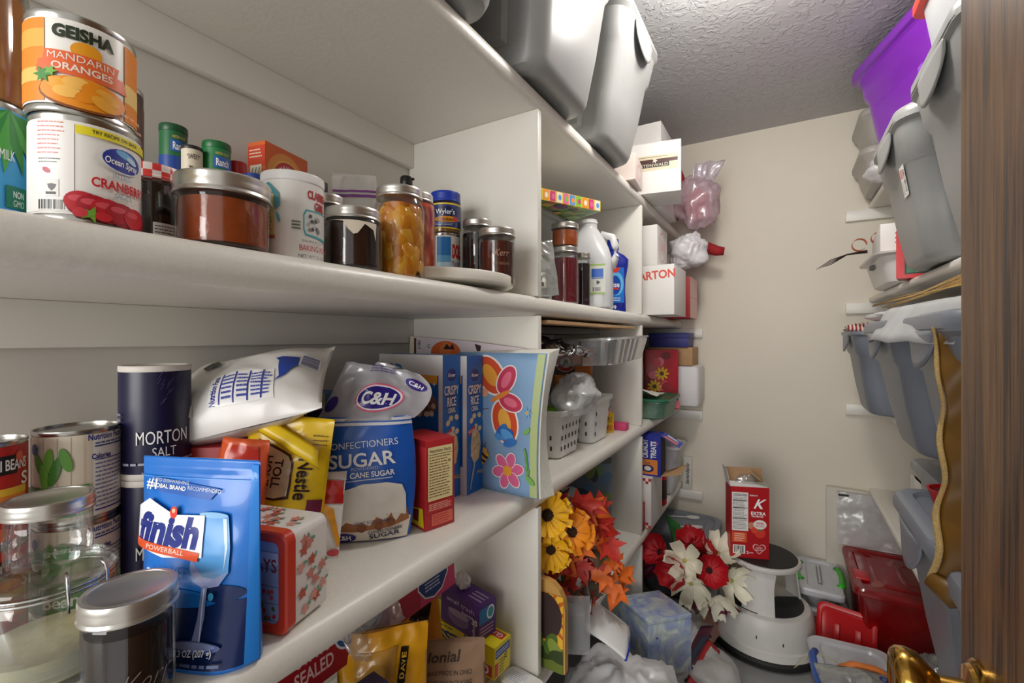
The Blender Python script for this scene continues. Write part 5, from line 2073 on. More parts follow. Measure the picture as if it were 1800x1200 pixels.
P.ell(-.03, .17, .02, .02, 'B07A2E')
P.done(t, INKG)
Tb = lambda u, v: .035 * max(0, 1 - abs(u) ** 2.6) * (min(1, .5 + v * 3) * (1 - v) ** .5) + .001
mbb, sfb = pillow(.165, .195, Tb, 71, .007, 22, 28, freq=14)
t = thing('paper_bag', 'crumpled brown paper bag with printed lines in front of the yellow box', 'bag', (-.572, .695, Z1 + .006), rot=(-.20, .0, math.radians(34)))
mbb.build('bag_paper', mat('kraft_brown', hx('93755C'), .75, noise_amt=.1), t, smooth=2)
P = Print(sfb, .004, .0002)
P.text('Colonial', -.02, .168, .018, '3A2A20', width=.10, shear=.2)
for k, s_ in enumerate(('HANDMADE IN OHIO', "THAT'S FINE PACKAGING", 'KEEP IT SIMPLE', 'US GOVERNMENT', 'COMMERCIAL MADE')):
    P.text(s_, .01, .14 - k * .017, .008, '4A382C', width=.09, rot=.0, bold=0)
P.text('rice', .05, .04, .02, '3A2A20', width=.05, shear=.2)
P.done(t, INKM)
wrap = crumple(lambda u, v: (-.606 - .075 * u, .50 + .12 * v + .03 * u, .848 - .07 * (1 - u) * (1 + .5 * math.sin(v * 3)) + .006), 26, 30, .012, 24, 5)
o = wrap.build('plastic_sleeve', M_bagc, None, smooth=2, solid=.0004)
tag(o, 'clear plastic sleeve draped over the long red carton', 'plastic sheet')
# white board with a handle hole
t = thing('cutting_board', 'white plastic board with a handle slot at the bottom shelf edge', 'board', (-.528, .925, Z1), rot=(0, 0, math.radians(-8)))
pol = rrect(.10, .062, .018, 5)
MB().prism(pol, 0, .008).build('board', M_white_plastic, t)
P = Print(flat((0, 0, .0081), (1, 0, 0), (0, 1, 0)))
P.ell(.034, .0, .007, .014, '4A4A48')
P.rect(-.045, -.02, .015, .022, 'F0F0F4')
P.fine(-.04, -.015, .01, .018, 6, '9AA0C0', 3, .3)
P.done(t)

# ================================================================== top of the left shelving (z = 1.89)
Z4 = 1.8905


def tote_by_corner(name, label, cx_, cy_, rz, w, d, h, m, **k):
    return tote(name, label, (cx_, cy_, k.pop('z')), rz, w, d, h, m, **k)


GT = 'grey bins on top of the left shelves'
tote('storage_bin', 'grey storage bin nearest the door on the top left shelf', (-.655, .565, Z4), 0, .52, .37, .43, M_grey_tote, None, .78, .05, GT)
tote('storage_bin', 'larger grey storage bin overhanging the top left shelf in the middle', (-.645, 1.005, Z4), 0, .53, .40, .45, M_grey_tote, None, .76, .05, GT)
tote('storage_bin', 'grey storage bin with a dark end grip beside the white boxes up high', (-.645, 1.425, Z4), 0, .53, .375, .385, M_grey_tote, None, .74, .05, GT)

# white cartons, third bay, top
def corner(px, pyb, pyt, X):
    """world foot and height of a vertical edge seen from pyb up to pyt on the plane x = X"""
    a = atX(px, pyb, X)
    b = atX(px, pyt, X)
    return a, b.z - a.z


t = box('white_box', 'large plain white carton at the back of the top left shelf', 'box', (-.640, 2.255, Z4), math.radians(90), .32, .33, .385, 'ECEAE6', (), m=M_wcard)


def p_stein(P, w, h):
    P.rect(-w * .42, -h * .05, w * .46, h * .25, 'DDD2B4')
    P.rect(-w * .20, h * .10, w * .45, h * .17, '4A2420')
    P.rect(-w * .14, h * .01, w * .32, h * .10, '2A2222')
    P.text('STEINWALD', w * .09, h * .055, h * .06, 'E8DCC8', width=w * .42)
    P.poly(star(w * .1, h * .14, .012, .005, 5), 'E8DCC8')
    P.rect(-w * .3, h * .21, w * .3, h * .22, '8A7A5A')


def p_stein_r(P, w, h):
    P.rect(-w * .46, h * .0, -w * .3, h * .16, 'DDD2B4')
    P.rect(w * .2, -h * .44, w * .4, -h * .36, '2A2422')
    P.rect(-w * .08, -h * .02, -w * .02, h * .1, '8A8078')


t = box('white_box', 'white carton with a brown label band overhanging the top shelf', 'box', (-.495, 1.985, Z4 + .001), math.radians(10), .25, .20, .205, 'ECEAE6', (('front', p_stein), ('right', p_stein_r)), m=M_wcard)
MB().box(-.125, -.1, .205, .125, .1, .2065).build('top_flap', M_wcard, t)


def p_pinkbox(P, w, h):
    P.ell(w * .05, 0, w * .25, h * .3, 'E8B8B4')
    P.ell(w * .05, 0, w * .18, h * .22, 'F0E0DA')


t = box('white_box', 'small pinkish white box beside the grey bin on the top shelf', 'box', (-.545, 1.755, Z4), math.radians(6), .125, .16, .10, 'E8D8D0', (('right', p_pinkbox),), rough=.4)

# pink gift bag film and white grocery bag hanging over the end
M_pinkbag = sheer('pink_bag_film', srgb(240, 214, 224), .55, rough=.2, gloss=.35, transl=.4)
rb = blob(.10, .085, .14, 14, .32, 1.7, .05, 56, 40, ridge=.10)
p0 = atY(1215, 350, 2.40)
t = thing('plastic_bag', 'pink and clear plastic bag bulging over the end of the top shelf', 'bag', (-.368, 2.39, Z4 - .07), rot=(0, .0, .4))
rb.build('bag_film', M_pinkbag, t, smooth=2)
fin = crumple(lambda u, v: (-.02 + .155 * u * (.35 + .65 * v), -.02 + .03 * u, .16 + .17 * v + .02 * u), 18, 18, .020, 16, 6)
fin.build('bag_mouth', sheer('pink_bag_top', srgb(236, 226, 232), .72, rough=.2, gloss=.35, transl=.4), t, smooth=2, solid=.0005)
M_redcloth = mat('red_cloth', hx('A01A20'), .8, noise_amt=.2, bump=.4, bump_scale=90)
inner = blob(.058, .05, .085, 19, .4, 3, .15, 30, 20)
inner.build('red_contents', mat('red_tissue', hx('C83A4A'), .6, noise_amt=.5, noise_scale=12), t, smooth=2, loc=(-.0, .0, .05))
t = thing('plastic_bag', 'white knotted grocery bag hanging below the pink bag', 'bag', (-.452, 2.40, 1.655), rot=(.2, .45, .2))
blob(.085, .07, .085, 24, .3, 1.6, .05, 56, 40, ridge=.14).build('bag_film', M_bagw, t, smooth=2)
cl = MB().tube([(-.40, 2.50, 1.79), (-.345, 2.52, 1.765), (-.295, 2.53, 1.745), (-.262, 2.535, 1.74)], [.03, .03, .026, .020], 12)
o = cl.build('red_scarf', M_redcloth, None, smooth=2)
tag(o, 'end of a red knitted scarf poking out behind the white bag', 'scarf')
cl = MB().tube([(-.62, 2.47, 2.24), (-.55, 2.49, 2.25), (-.50, 2.51, 2.20), (-.47, 2.53, 2.10), (-.46, 2.55, 1.99), (-.47, 2.56, 1.93)], [.04, .05, .05, .045, .04, .03], 14, flat=.5)
o = cl.build('red_cloth', M_redcloth, None, smooth=2)
tag(o, 'dark red cloth draped behind the tall white carton', 'cloth')

# ================================================================== middle shelf, second bay
def p_puzzle_f(P, w, h):
    P.rect(-w * .5, -h * .5, w * .5, h * .5, 'F2D23A')
    cs = ('E86A9A', '5A9AE0', '7AC84A', 'F29A2A', 'D83A7A', 'F4F0E0')
    for k in range(12):
        P.rect(-w * .5 + w * k / 12, -h * .45, -w * .5 + w * (k + .8) / 12, h * .45, cs[k % 6])
        P.ell(-w * .46 + w * k / 12, h * .0, w * .02, h * .25, cs[(k + 2) % 6])


def p_puzzle_b(P, w, h):
    P.rect(-w * .5, -h * .5, w * .5, h * .5, '8AAE5A')
    rnd = random.Random(2)
    for k in range(40):
        P.ell(w * rnd.uniform(-.45, .45), h * rnd.uniform(-.4, .45), w * .05, h * .08, ('5A8A3A', 'D86A8A', 'E8C84A', 'B0C87A', '7A5A8A')[k % 5], rot=k)
    P.rect(-w * .5, -h * .5, w * .5, -h * .28, '3A8A4A')


x, y = -.640, 1.305
bin_x, bin_y = -.748, 1.190
# translucent lidded bin standing at the divider, a game box on top of it
t = thing('plastic_bin', 'translucent plastic bin with lid behind the stacked jam jars', 'storage bin', (bin_x, bin_y, Z3))
BW, BD, BH = .28, .37, .27
L = lambda i, z: [(p[0], p[1], z) for p in rrect(BW - 2 * i, BD - 2 * i, .03, 5)]
MB().loft([L(.03, 0), L(.022, .01), L(.008, BH - .02), L(.0, BH - .012), L(.0, BH), L(.01, BH), L(.014, BH - .02), L(.03, .014)]).build('body', M_frost, t, smooth=SM)
MB().loft([L(-.006, BH - .006), L(-.008, BH), L(-.006, BH + .010), L(.01, BH + .012), L(.016, BH + .006)]).build('lid', sheer('frosted_lid', srgb(228, 230, 232), .78, transl=.4), t, smooth=SM)
MB().box(-.10, -.14, .02, .10, .14, .15, .01).build('contents', mat('paper_goods', hx('DCE2EA'), .7, noise_amt=.25, noise_scale=18), t, smooth=SM)
box('board_game', 'bright yellow and pink puzzle box on the translucent bin', 'box', (-.632, 1.235, Z3 + BH + .0125), math.radians(72), .29, .20, .032, 'E6E2D6', (('front', p_puzzle_f), ('bottom', p_puzzle_b), ('left', lambda P, w, h: P.rect(-w * .5, -h * .5, w * .5, h * .5, 'C8285E'))), rot=(0, 0, math.radians(64)))

x, y, r = place(969, 1017, X=-.560)
hj = zat(990, 436, x, y) - Z3
jar('preserve_jar', 'tall jar of dark red jelly under the small orange jam jar', x, y, Z3, r, hj, '7E0C22', neck=.86, sh=.16)
xo, yo, ro = place(964, 1012, X=-.560)
jar('jam_jar', 'small squat jar of orange jam stacked on the red jelly jar', x, y, Z3 + hj + .0005, ro * .98, zat(990, 395, x, y) - Z3 - hj, 'C05A12', fill=.93, neck=.98, sh=.08, lid_r=ro * 1.02)
x, y, r = place(1010, 1038, X=-.562)
jar('preserve_jar', 'slim jar of blackish purple jelly between red jelly and the jug', x, y, Z3, r, zat(1022, 446, x, y) - Z3, '240A1A', neck=.86, sh=.16)

# green sleeve and wrapped cups by the divider
o = MB().box(-.60, .988, Z3, -.525, 1.002, Z3 + .155, .005).build('green_notebook', colmat('9AD24A', .4), None, smooth=SM)
tag(o, 'lime green folded napkin pack beside the divider', 'napkins')
mbk, sfk = pillow(.11, .15, lambda u, v: .018 * max(0, 1 - u * u) * (min(1, .4 + v * 4) * (1 - v) ** .5) + .001, 81, .006, 18, 22, freq=26)
t = thing('wrapped_cutlery', 'clear bag of plastic cutlery left of the red jelly jar', 'bag', (-.552, 1.062, Z3 + .008), rot=(-.12, -.1, math.radians(42)))
mbk.build('bag_film', sheer('cutlery_bag', srgb(214, 216, 218), .45, rough=.15, gloss=.4, bump=.4), t, smooth=2)
for k in range(4):
    MB().tube([(-.03 + k * .018, -.004 + .004 * (k % 2), .01), (-.032 + k * .018, .0, .07), (-.036 + k * .018, .0, .12)], [.006, .003, .007], 8, flat=.4).build('spoon', M_white_plastic, t, smooth=2)
P = Print(sfk, .004, .0002)
P.rect(-.03, .02, .02, .06, 'E4E4E4')
P.text('CUT', -.005, .045, .012, '3A3A3A')
P.barcode(-.02, .024, .015, .036, 2)
P.done(t)

# vinegar jug
x, y, r = place(1014, 1080, X=-.580)
r = .083
x, y = -.602, 1.540
HJ = zat(1040, 388, x - .0, y) - Z3
t = thing('vinegar_jug', 'translucent gallon jug of clear vinegar without its cap', 'jug', (x, y, Z3), face_cam(x, y) - .12)
sec = lambda w, z, rr=.028, dx=0: [(p[0] + dx, p[1], z) for p in rrect(w, w, min(rr, w * .49), 6)]
w0 = 2 * r
body = MB().loft([sec(w0 * .86, 0), sec(w0 * .98, .006), sec(w0, .02), sec(w0, HJ * .50), sec(w0 * .985, HJ * .56, .034), sec(w0 * .86, HJ * .68, .05), sec(w0 * .66, HJ * .79, .05), sec(w0 * .46, HJ * .87, .05), sec(w0 * .37, HJ * .905, .05), sec(w0 * .36, HJ * .92, .05), sec(w0 * .36, HJ, .05), sec(w0 * .31, HJ, .05), sec(w0 * .30, HJ * .93, .05)])
body.build('jug_body', sheer('jug_plastic', srgb(248, 250, 252), .8, rough=.25, gloss=.15, transl=.15), t, smooth=SM)
MB().loft([sec(w0 * .8, .006), sec(w0 * .95, .012), sec(w0 * .95, HJ * .55), sec(w0 * .86, HJ * .62, .04), sec(w0 * .80, HJ * .62, .04)]).build('vinegar', sheer('vinegar', srgb(226, 238, 246), .45, rough=.05, tint=(.92, .96, 1.0)), t, smooth=SM)
MB().lathe([(w0 * .185, HJ * .955), (w0 * .195, HJ * .957), (w0 * .195, HJ * .975), (w0 * .185, HJ * .977)], 32).build('neck_ring', M_white_plastic, t, smooth=SM)
MB().tube([(w0 * .26, 0, HJ * .84), (w0 * .50, 0, HJ * .80), (w0 * .57, 0, HJ * .70), (w0 * .56, 0, HJ * .56), (w0 * .50, 0, HJ * .46)], [.012, .013, .013, .013, .012], 12).build('handle', M_white_plastic, t, smooth=2)
P = Print(flat((0, -w0 / 2, 0), (1, 0, 0), (0, 0, 1)), base=.0008)
P.rect(-w0 * .46, HJ * .15, w0 * .40, HJ * .47, 'E6E8DC')
P.rect(-w0 * .46, HJ * .45, w0 * .40, HJ * .47, 'A8C85A')
P.rect(-w0 * .46, HJ * .15, w0 * .40, HJ * .17, 'A8C85A')
P.text('Nutrition Facts', -w0 * .22, HJ * .43, HJ * .016, '2A2A2A', width=w0 * .36)
for q in (.40, .345, .245):
    P.rect(-w0 * .42, HJ * q, -w0 * .0, HJ * (q + .007), '2A2A2A')
P.fine(-w0 * .42, HJ * .255, -w0 * .0, HJ * .34, 4, '6A6A6A', 3, .4)
P.fine(-w0 * .42, HJ * .18, -w0 * .0, HJ * .235, 3, '8A8A8A', 5, .35)
P.rect(w0 * .12, HJ * .33, w0 * .36, HJ * .42, '2E6AD0')
P.rect(w0 * .12, HJ * .315, w0 * .36, HJ * .325, '2E6AD0')
P.poly(star(w0 * .25, HJ * .275, .008, .005, 3), '3A3A3A')
P.barcode(w0 * .12, HJ * .18, w0 * .34, HJ * .23, 3)
P.done(t)

# blue rinse bottle
x, y = -.562, 1.715
HB = zat(1087, 421, x, y) - Z3
t = thing('rinse_bottle', 'dark blue flat cleaner bottle right of the vinegar jug', 'bottle', (x, y, Z3), face_cam(x, y) + .15)
se = lambda w, d, z, dx=0: [(dx + w / 2 * math.cos(a), d / 2 * math.sin(a), z) for a in [2 * PI * i / 28 for i in range(28)]]
bw_ = .090
MB().loft([se(bw_ * .9, .05, 0), se(bw_ * .95, .054, .006), se(bw_ * .88, .05, HB * .30), se(bw_ * .86, .05, HB * .45, .002), se(bw_ * .98, .052, HB * .62, .006), se(bw_ * 1.02, .05, HB * .72, .006), se(bw_ * .8, .044, HB * .78), se(bw_ * .45, .034, HB * .82, -.006), se(bw_ * .36, .03, HB * .85, -.008)]).build('bottle_body', mat('deep_blue_plastic', hx('1A2A9A'), .2, noise_amt=.04, coat=.4), t, smooth=SM)
MB().loft([se(bw_ * .50, .036, HB * .85, -.008), se(bw_ * .50, .036, HB * .97, -.008), se(bw_ * .46, .034, HB, -.008)]).build('cap', mat('cap_blue', hx('2438B0'), .3), t, smooth=SM)
P = Print(lambda X, Y, h: Vector((X, -.0285 * math.sqrt(max(.02, 1 - (X / (bw_ * .55)) ** 2)) - h, Y)), .006)
P.rect(-bw_ * .36, HB * .12, bw_ * .34, HB * .60, '2A7AD8')
P.ell(0, HB * .38, bw_ * .32, HB * .16, '6AC0F0')
P.ell(-.004, HB * .36, bw_ * .24, HB * .13, '1E50B8')
P.text('Rinse', -.01, HB * .37, HB * .07, 'FFFFFF', width=bw_ * .5)
P.rect(-bw_ * .3, HB * .30, bw_ * .1, HB * .325, 'E23A2A')
P.poly([(-bw_ * .3, HB * .60), (bw_ * .18, HB * .60), (bw_ * .06, HB * .53), (-bw_ * .2, HB * .53)], 'E2463A')
P.text('99', -bw_ * .1, HB * .06, HB * .05, 'FFFFFF')
P.fine(-bw_ * .3, HB * .14, bw_ * .2, HB * .2, 2, 'E8F0FA', 3, .4)
P.done(t, INKG)

# ================================================================== middle shelf, third bay: white cartons
def p_scrib(P, w, h):
    rnd = random.Random(3)
    P.ell(-w * .05, 0, w * .30, h * .38, 'F0B0A4')
    P.ell(-w * .05, 0, w * .26, h * .34, 'EEECE8')
    for k in range(9):
        xx = -w * .25 + k * w * .05
        P.rect(xx, -h * .22 + h * .05 * (k % 3), xx + w * .016, h * .2 - h * .06 * (k % 2), 'E0584A', rot=.25 * (-1) ** k)


def p_carton(P, w, h):
    P.text('CARTON', w * .215, h * .30, h * .16, 'E0584A', width=w * .60, rot=.06, bold=.03)


box('white_box', 'white carton with red word CARTON in the third bay', 'box', (-.555, 2.135, Z3), 0, .31, .26, .215, 'ECEAE6', (('front', p_carton), ), m=M_wcard)
box('white_box', 'smaller white carton with a red scribble on the carton below', 'box', (-.570, 2.10, Z3 + .2155), 0, .20, .19, .175, 'ECEAE6', (('right', p_scrib),), m=M_wcard)
box('gift_box', 'red and pale pink gift box at the back end of the middle shelf', 'box', (-.475, 2.49, Z3), 0, .15, .21, .205, 'B01C24', (('right', lambda P, w, h: (P.rect(-w * .5, -h * .5, w * .5, h * .5, 'E2B4AE'), P.rect(-w * .5, -h * .01, w * .5, h * .01, 'C88A86'))), ('front', lambda P, w, h: P.rect(-w * .2, h * .1, w * .1, h * .35, 'B8B4B0'))))
box('gift_box', 'narrow upright red box behind the white cartons', 'box', (-.60, 2.33, Z3), 0, .13, .05, .30, 'B8242A', ())

# ================================================================== lower shelf, second bay (z = 0.94)
def basket(label, x, y, rz, w, d, h, slots):
    """white plastic basket; local -y is the front that looks into the aisle"""
    t = thing('plastic_basket', label, 'basket', (x, y, Z2), rz)
    L = lambda i, z: [(p[0], p[1], z) for p in rrect(w - 2 * i, d - 2 * i, .022, 4)]
    MB().loft([L(.02, 0), L(.014, .006), L(.003, h - .018), L(-.004, h - .015), L(-.006, h), L(.0, h), L(.006, h - .01), L(.018, .010), L(.022, .008)]).build('body', M_white_plastic, t, smooth=SM)
    # openings in the two sides that show
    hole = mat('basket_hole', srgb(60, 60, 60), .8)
    for face in ('front', 'left'):
        n = slots if face == 'front' else 5
        ww = w if face == 'front' else d
        for i in range(n):
            for j in range(3 if face == 'front' else 2):
                a = -ww * .36 + ww * .72 * i / (n - 1)
                z = h * (.22 + .22 * j)
                ins = .014 - .011 * (z / h) - .0008
                wd = .0055
                if face == 'front':
                    f = lambda X, Y, q: (X, -d / 2 + ins - q, Y)
                else:
                    f = lambda X, Y, q: (-w / 2 + ins - q, -X, Y)
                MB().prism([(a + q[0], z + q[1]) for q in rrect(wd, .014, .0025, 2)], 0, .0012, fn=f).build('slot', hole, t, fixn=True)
    return t


b1 = basket('white slotted basket with green wraps, nearest the picture book', -.690, 1.292, math.radians(90), .175, .27, .145, 6)
b2 = basket('white slotted basket full of packets, second on the lower shelf', -.675, 1.532, math.radians(90), .175, .27, .155, 0 + 2)
Gm = mat('lime_wrap', hx('8CD42A'), .4, noise_amt=.2)
o = blob(.055, .06, .045, 33, .4, 2.2, .08, 30, 20).build('green_wrap', Gm, None, smooth=2, loc=(-.65, 1.275, Z2 + .055))
tag(o, 'crumpled lime green wrap inside the first white basket', 'wrap')
o = blob(.075, .115, .055, 35, .22, 1.6, .05, 50, 34, ridge=.10).build('clear_bag', sheer('hazy_bag', srgb(248, 250, 252), .62, rough=.28, gloss=.25, transl=.15), None, smooth=2, loc=(-.575, 1.36, Z2 + .128), rot=(.25, .0, .1))
tag(o, 'puffed clear plastic bag lying over both white baskets', 'bag')


def p_ah(P, w):
    pass


mbq, sfq = pillow(.15, .24, lambda u, v: .03 * max(0, 1 - abs(u) ** 2.6) * (min(1, .4 + v * 3) * (1 - v) ** .4) + .001, 91, .005, 20, 26, freq=16)
t = thing('orange_pouch', 'orange pouch with a round red badge standing in the second basket', 'pouch', (-.655, 1.515, Z2 + .085), rot=(-.05, .05, math.radians(46)))
mbq.build('pouch_film', mat('orange_pouch', hx('D87A1E'), .3, noise_amt=.08, coat=.2), t, smooth=2)
P = Print(sfq, .004, .0002)
P.rect(-.072, .14, -.002, .235, '4A3428')
P.ell(-.036, .185, .034, .034, 'F0E4D8')
P.ell(-.036, .185, .032, .032, 'B82A2A')
P.ell(-.036, .185, .019, .019, 'F0ECE4')
P.poly([(-.046, .176), (-.04, .196), (-.03, .196), (-.026, .18), (-.034, .184)], '2A3A5A')
P.rect(-.01, .04, .072, .085, '1F5A3A')
P.text('COCOA', .03, .065, .014, 'E8D8A8', width=.06)
P.rect(-.01, .0, .072, .04, '241A14')
P.done(t)
o = can('food_can', 'small red can behind the second white basket', 'can', -.62, 1.70, Z2 + .0, .03, .14, lambda P, r, h: P.rect(-r, h * .2, r, h * .4, 'E8E0D8'), wrap='C2282C')
box('tea_box', 'small yellow tea packet beside the second basket', 'box', (-.585, 1.672, Z2), math.radians(50), .06, .022, .075, 'E2B42A', (('front', lambda P, w, h: (P.rect(-w * .4, -h * .4, w * .4, -h * .1, 'C87A2A'), P.fine(-w * .4, 0, w * .4, h * .3, 3, '8A5A1A', 3, .4))),))
o = MB().box(-.60, 1.735, Z2, -.525, 1.775, Z2 + .028, .003).build('pink_card', colmat('D8407A', .5), None, smooth=SM)
tag(o, 'bright pink card packet near the second divider', 'packet')
t = thing('tub', 'clear tub with pink label standing behind the second basket', 'tub', (-.66, 1.80, Z2))
MB().lathe([(.042, 0), (.046, .004), (.052, .11), (.054, .112), (.05, .112), (.044, .006)], 32).build('cup', M_frost, t, smooth=SM)
MB().lathe([(.0515, .03), (.053, .075), (.0525, .075), (.051, .03)], 32).build('label_band', colmat('E8B0B8', .5), t, smooth=SM)

# clear fluted tray turned over on the baskets
t = thing('clear_tray', 'clear fluted plastic tray lying upside down over the baskets', 'tray', (-.615, 1.585, 1.205), rot=(.02, -.04, math.radians(2)))
NF = 96


def flute(w, d, z, amp):
    pts = []
    base = rrect(w, d, .05, 10)
    # resample the outline evenly
    seg, tot = [], 0
    for i in range(len(base)):
        a, b = base[i], base[(i + 1) % len(base)]
        l = math.dist(a, b)
        seg.append((a, b, l))
        tot += l
    k, acc = 0, 0
    for i in range(NF * 2):
        s = tot * i / (NF * 2)
        while acc + seg[k][2] < s:
            acc += seg[k][2]
            k += 1
        a, b, l = seg[k]
        f = (s - acc) / max(l, 1e-9)
        p = Vector((a[0] + (b[0] - a[0]) * f, a[1] + (b[1] - a[1]) * f))
        g = amp * (1 if (i // 4) % 2 else 0)
        q = p * (1 - g / max(p.length, .01))
        pts.append((q.x, q.y, z))
    return pts


MB().loft([flute(.33, .46, .092, 0), flute(.335, .465, .088, 0), flute(.34, .47, .082, .006), flute(.30, .43, .012, .006), flute(.295, .425, .008, 0), flute(.27, .40, .006, 0)], cap0=True, cap1=True).build('tray_shell', sheer('tray_clear', srgb(236, 240, 243), .32, rough=.1, gloss=.5, transl=.2, fmul=.4), t, smooth=.5)
MB().tube([(p[0], p[1], .092) for p in rrect(.345, .475, .055, 8)] + [(.1725, .1825, .092)], .004, 6).build('rim', M_clear, t, smooth=2)
# crumpled foil
o = crumple(lambda u, v: (-.72 + .22 * u, 1.06 + .30 * v, 1.285 + .02 * math.sin(u * 5) - .03 * abs(v - .5)), 44, 44, .030, 26, 8).build('foil_sheet', mat('aluminium_foil', srgb(210, 210, 212), .22, metal=1.0, noise_amt=.03), None, smooth=2, solid=.0006)
tag(o, 'crumpled sheet of aluminium foil under the middle shelf', 'foil')
o = MB().box(-.84, 1.02, 1.336, -.505, 1.80, 1.345, .001).build('cardboard_sheet', M_card, None)
o.rotation_euler = (0, 0, 0)
tag(o, 'flat brown cardboard sheet on top of the foil and tray', 'cardboard')
o = MB().box(-.88, 1.03, 1.3115, -.56, 1.55, 1.333, .004).build('dark_binder', colmat('3A3A38', .6), None, smooth=SM)
tag(o, 'dark flat binder beneath the brown cardboard sheet', 'binder')

mbt2, sft2 = pillow(.20, .27, lambda u, v: .025 * max(0, 1 - abs(u) ** 2.6) * (min(1, .4 + v * 3) * (1 - v) ** .4) + .001, 95, .005, 20, 26)
t = thing('teal_bag', 'teal and navy bag behind the orange pouch', 'bag', (-.80, 1.42, Z2 + .001), rot=(-.03, 0, math.radians(35)))
mbt2.build('bag_film', mat('teal_film', hx('24465A'), .35, noise_amt=.3, noise_scale=12), t, smooth=2)
P = Print(sft2, .006, .0002)
P.poly([(-.09, .24), (.06, .14), (.08, .155), (-.07, .262)], '2E8A5A')
P.text('ORGANIC', 0, .198, .012, 'E8F0E8', width=.09, rot=-.58)
P.done(t)

# ================================================================== lower shelf, third bay
t = thing('food_container', 'food container with clear base and dark green lid in the third bay', 'container', (-.560, 2.17, Z2))
L = lambda i, z, e=0: [(p[0], p[1], z) for p in rrect(.25 - 2 * i, .30 - 2 * i, .05, 6)]
MB().loft([L(.025, 0), L(.016, .006), L(.004, .07), L(-.004, .074), L(-.004, .082), L(.002, .082), L(.006, .07), L(.02, .01)]).build('base', sheer('green_clear', srgb(150, 195, 170), .42, tint=(.7, .9, .8), gloss=.3), t, smooth=SM)
MB().loft([L(-.006, .078), L(-.008, .083), L(-.006, .090), L(.008, .091), L(.012, .086)]).build('lid', mat('green_lid', hx('1E6A4A'), .35), t, smooth=SM)
MB().box(-.07, -.09, .012, .07, .09, .055, .012).build('contents', mat('green_paper', hx('3A8A6A'), .7, noise_amt=.3), t, smooth=SM)
o = crumple(lambda u, v: (-.66 + .17 * u, 2.06 + .19 * v, Z2 + .096 + .035 * math.sin(u * 3) * (1 - v)), 24, 24, .012, 24, 3).build('paper_napkins', mat('napkin_print', hx('E4DCD6'), .7, noise_amt=.35, noise_scale=14), None, smooth=2, solid=.002)
tag(o, 'crumpled printed napkins lying on the green lidded container', 'napkins')


def p_flowerbag(P, w, h):
    rnd = random.Random(7)
    for k in range(16):
        P.ell(w * rnd.uniform(-.42, .45), h * rnd.uniform(-.45, .45), w * .12, h * .08, ('7A1420', 'D84A5A', 'E87A8A', '9A1A2A')[k % 4], rot=k)
    for (f, g) in ((-.22, -.12), (.0, .1)):
        for k in range(9):
            a = 2 * PI * k / 9
            P.ell(w * f + math.cos(a) * .022, h * g + math.sin(a) * .022, .014, .006, 'F2C21E', rot=a)
        P.ell(w * f, h * g, .011, .011, '5A3A1A')


box('gift_bag', 'red floral gift bag with yellow flowers behind the green lidded container', 'gift bag', (-.545, 2.40, Z2), math.radians(20), .16, .07, .30, 'B82A38', (('front', p_flowerbag), ('right', lambda P, w, h: P.rect(-w * .5, -h * .5, w * .5, h * .5, 'A02432'))), rough=.35)
MBx = MB().box(-.155, -.10, 0, .155, .10, .215, .018)
t = thing('white_box', 'white box with rounded edges at the back wall under the kraft box', 'box', (-.535, 2.607, Z2))
MBx.build('carton', mat('foam_white', srgb(232, 232, 232), .5, noise_amt=.02), t, smooth=SM)
box('kraft_box', 'small kraft cardboard box on the white rounded box', 'box', (-.52, 2.60, Z2 + .2155), 0, .22, .18, .095, 'B89468', (('front', lambda P, w, h: P.fine(-w * .3, -h * .2, w * .3, h * .3, 5, 'A07E54', 3, .3)), ), m=M_card)
t = box('blue_box', 'dark blue lidded box on the small kraft box', 'box', (-.53, 2.58, Z2 + .311), 0, .20, .16, .075, '2C2E7E', ())
MB().box(-.103, -.083, .048, .103, .083, .0765, .002).build('lid', colmat('30348A', .5), t, smooth=SM)
box('kraft_box', 'tall brown carton at the wall behind the floral gift bag', 'box', (-.78, 2.45, Z2), 0, .16, .2, .36, '8A6A4A', (), m=M_card)

# ================================================================== bottom shelf, third bay
def p_treat(P, w, h):
    P.rect(-w * .5, -h * .5, w * .5, h * .5, '24309A')
    P.text('TREATS', w * .36, h * .14, w * .10, 'FFFFFF', width=h * .42, rot=PI / 2, bold=.03)
    P.text('CRUNCHY', w * .20, h * .16, w * .10, 'FFFFFF', width=h * .46, rot=PI / 2, bold=.03)
    P.text('O', w * .42, h * .30, w * .05, 'E87A3A', rot=PI / 2)
    P.rect(w * .05, -h * .46, w * .44, -h * .10, 'E88A3A')
    P.ell(w * .25, -h * .32, w * .12, h * .09, '2A2A6A')
    P.ell(w * .25, -h * .32, w * .07, h * .055, 'F0E8DC')
    P.text('nut', w * .25, -h * .18, h * .06, '2A2A6A')


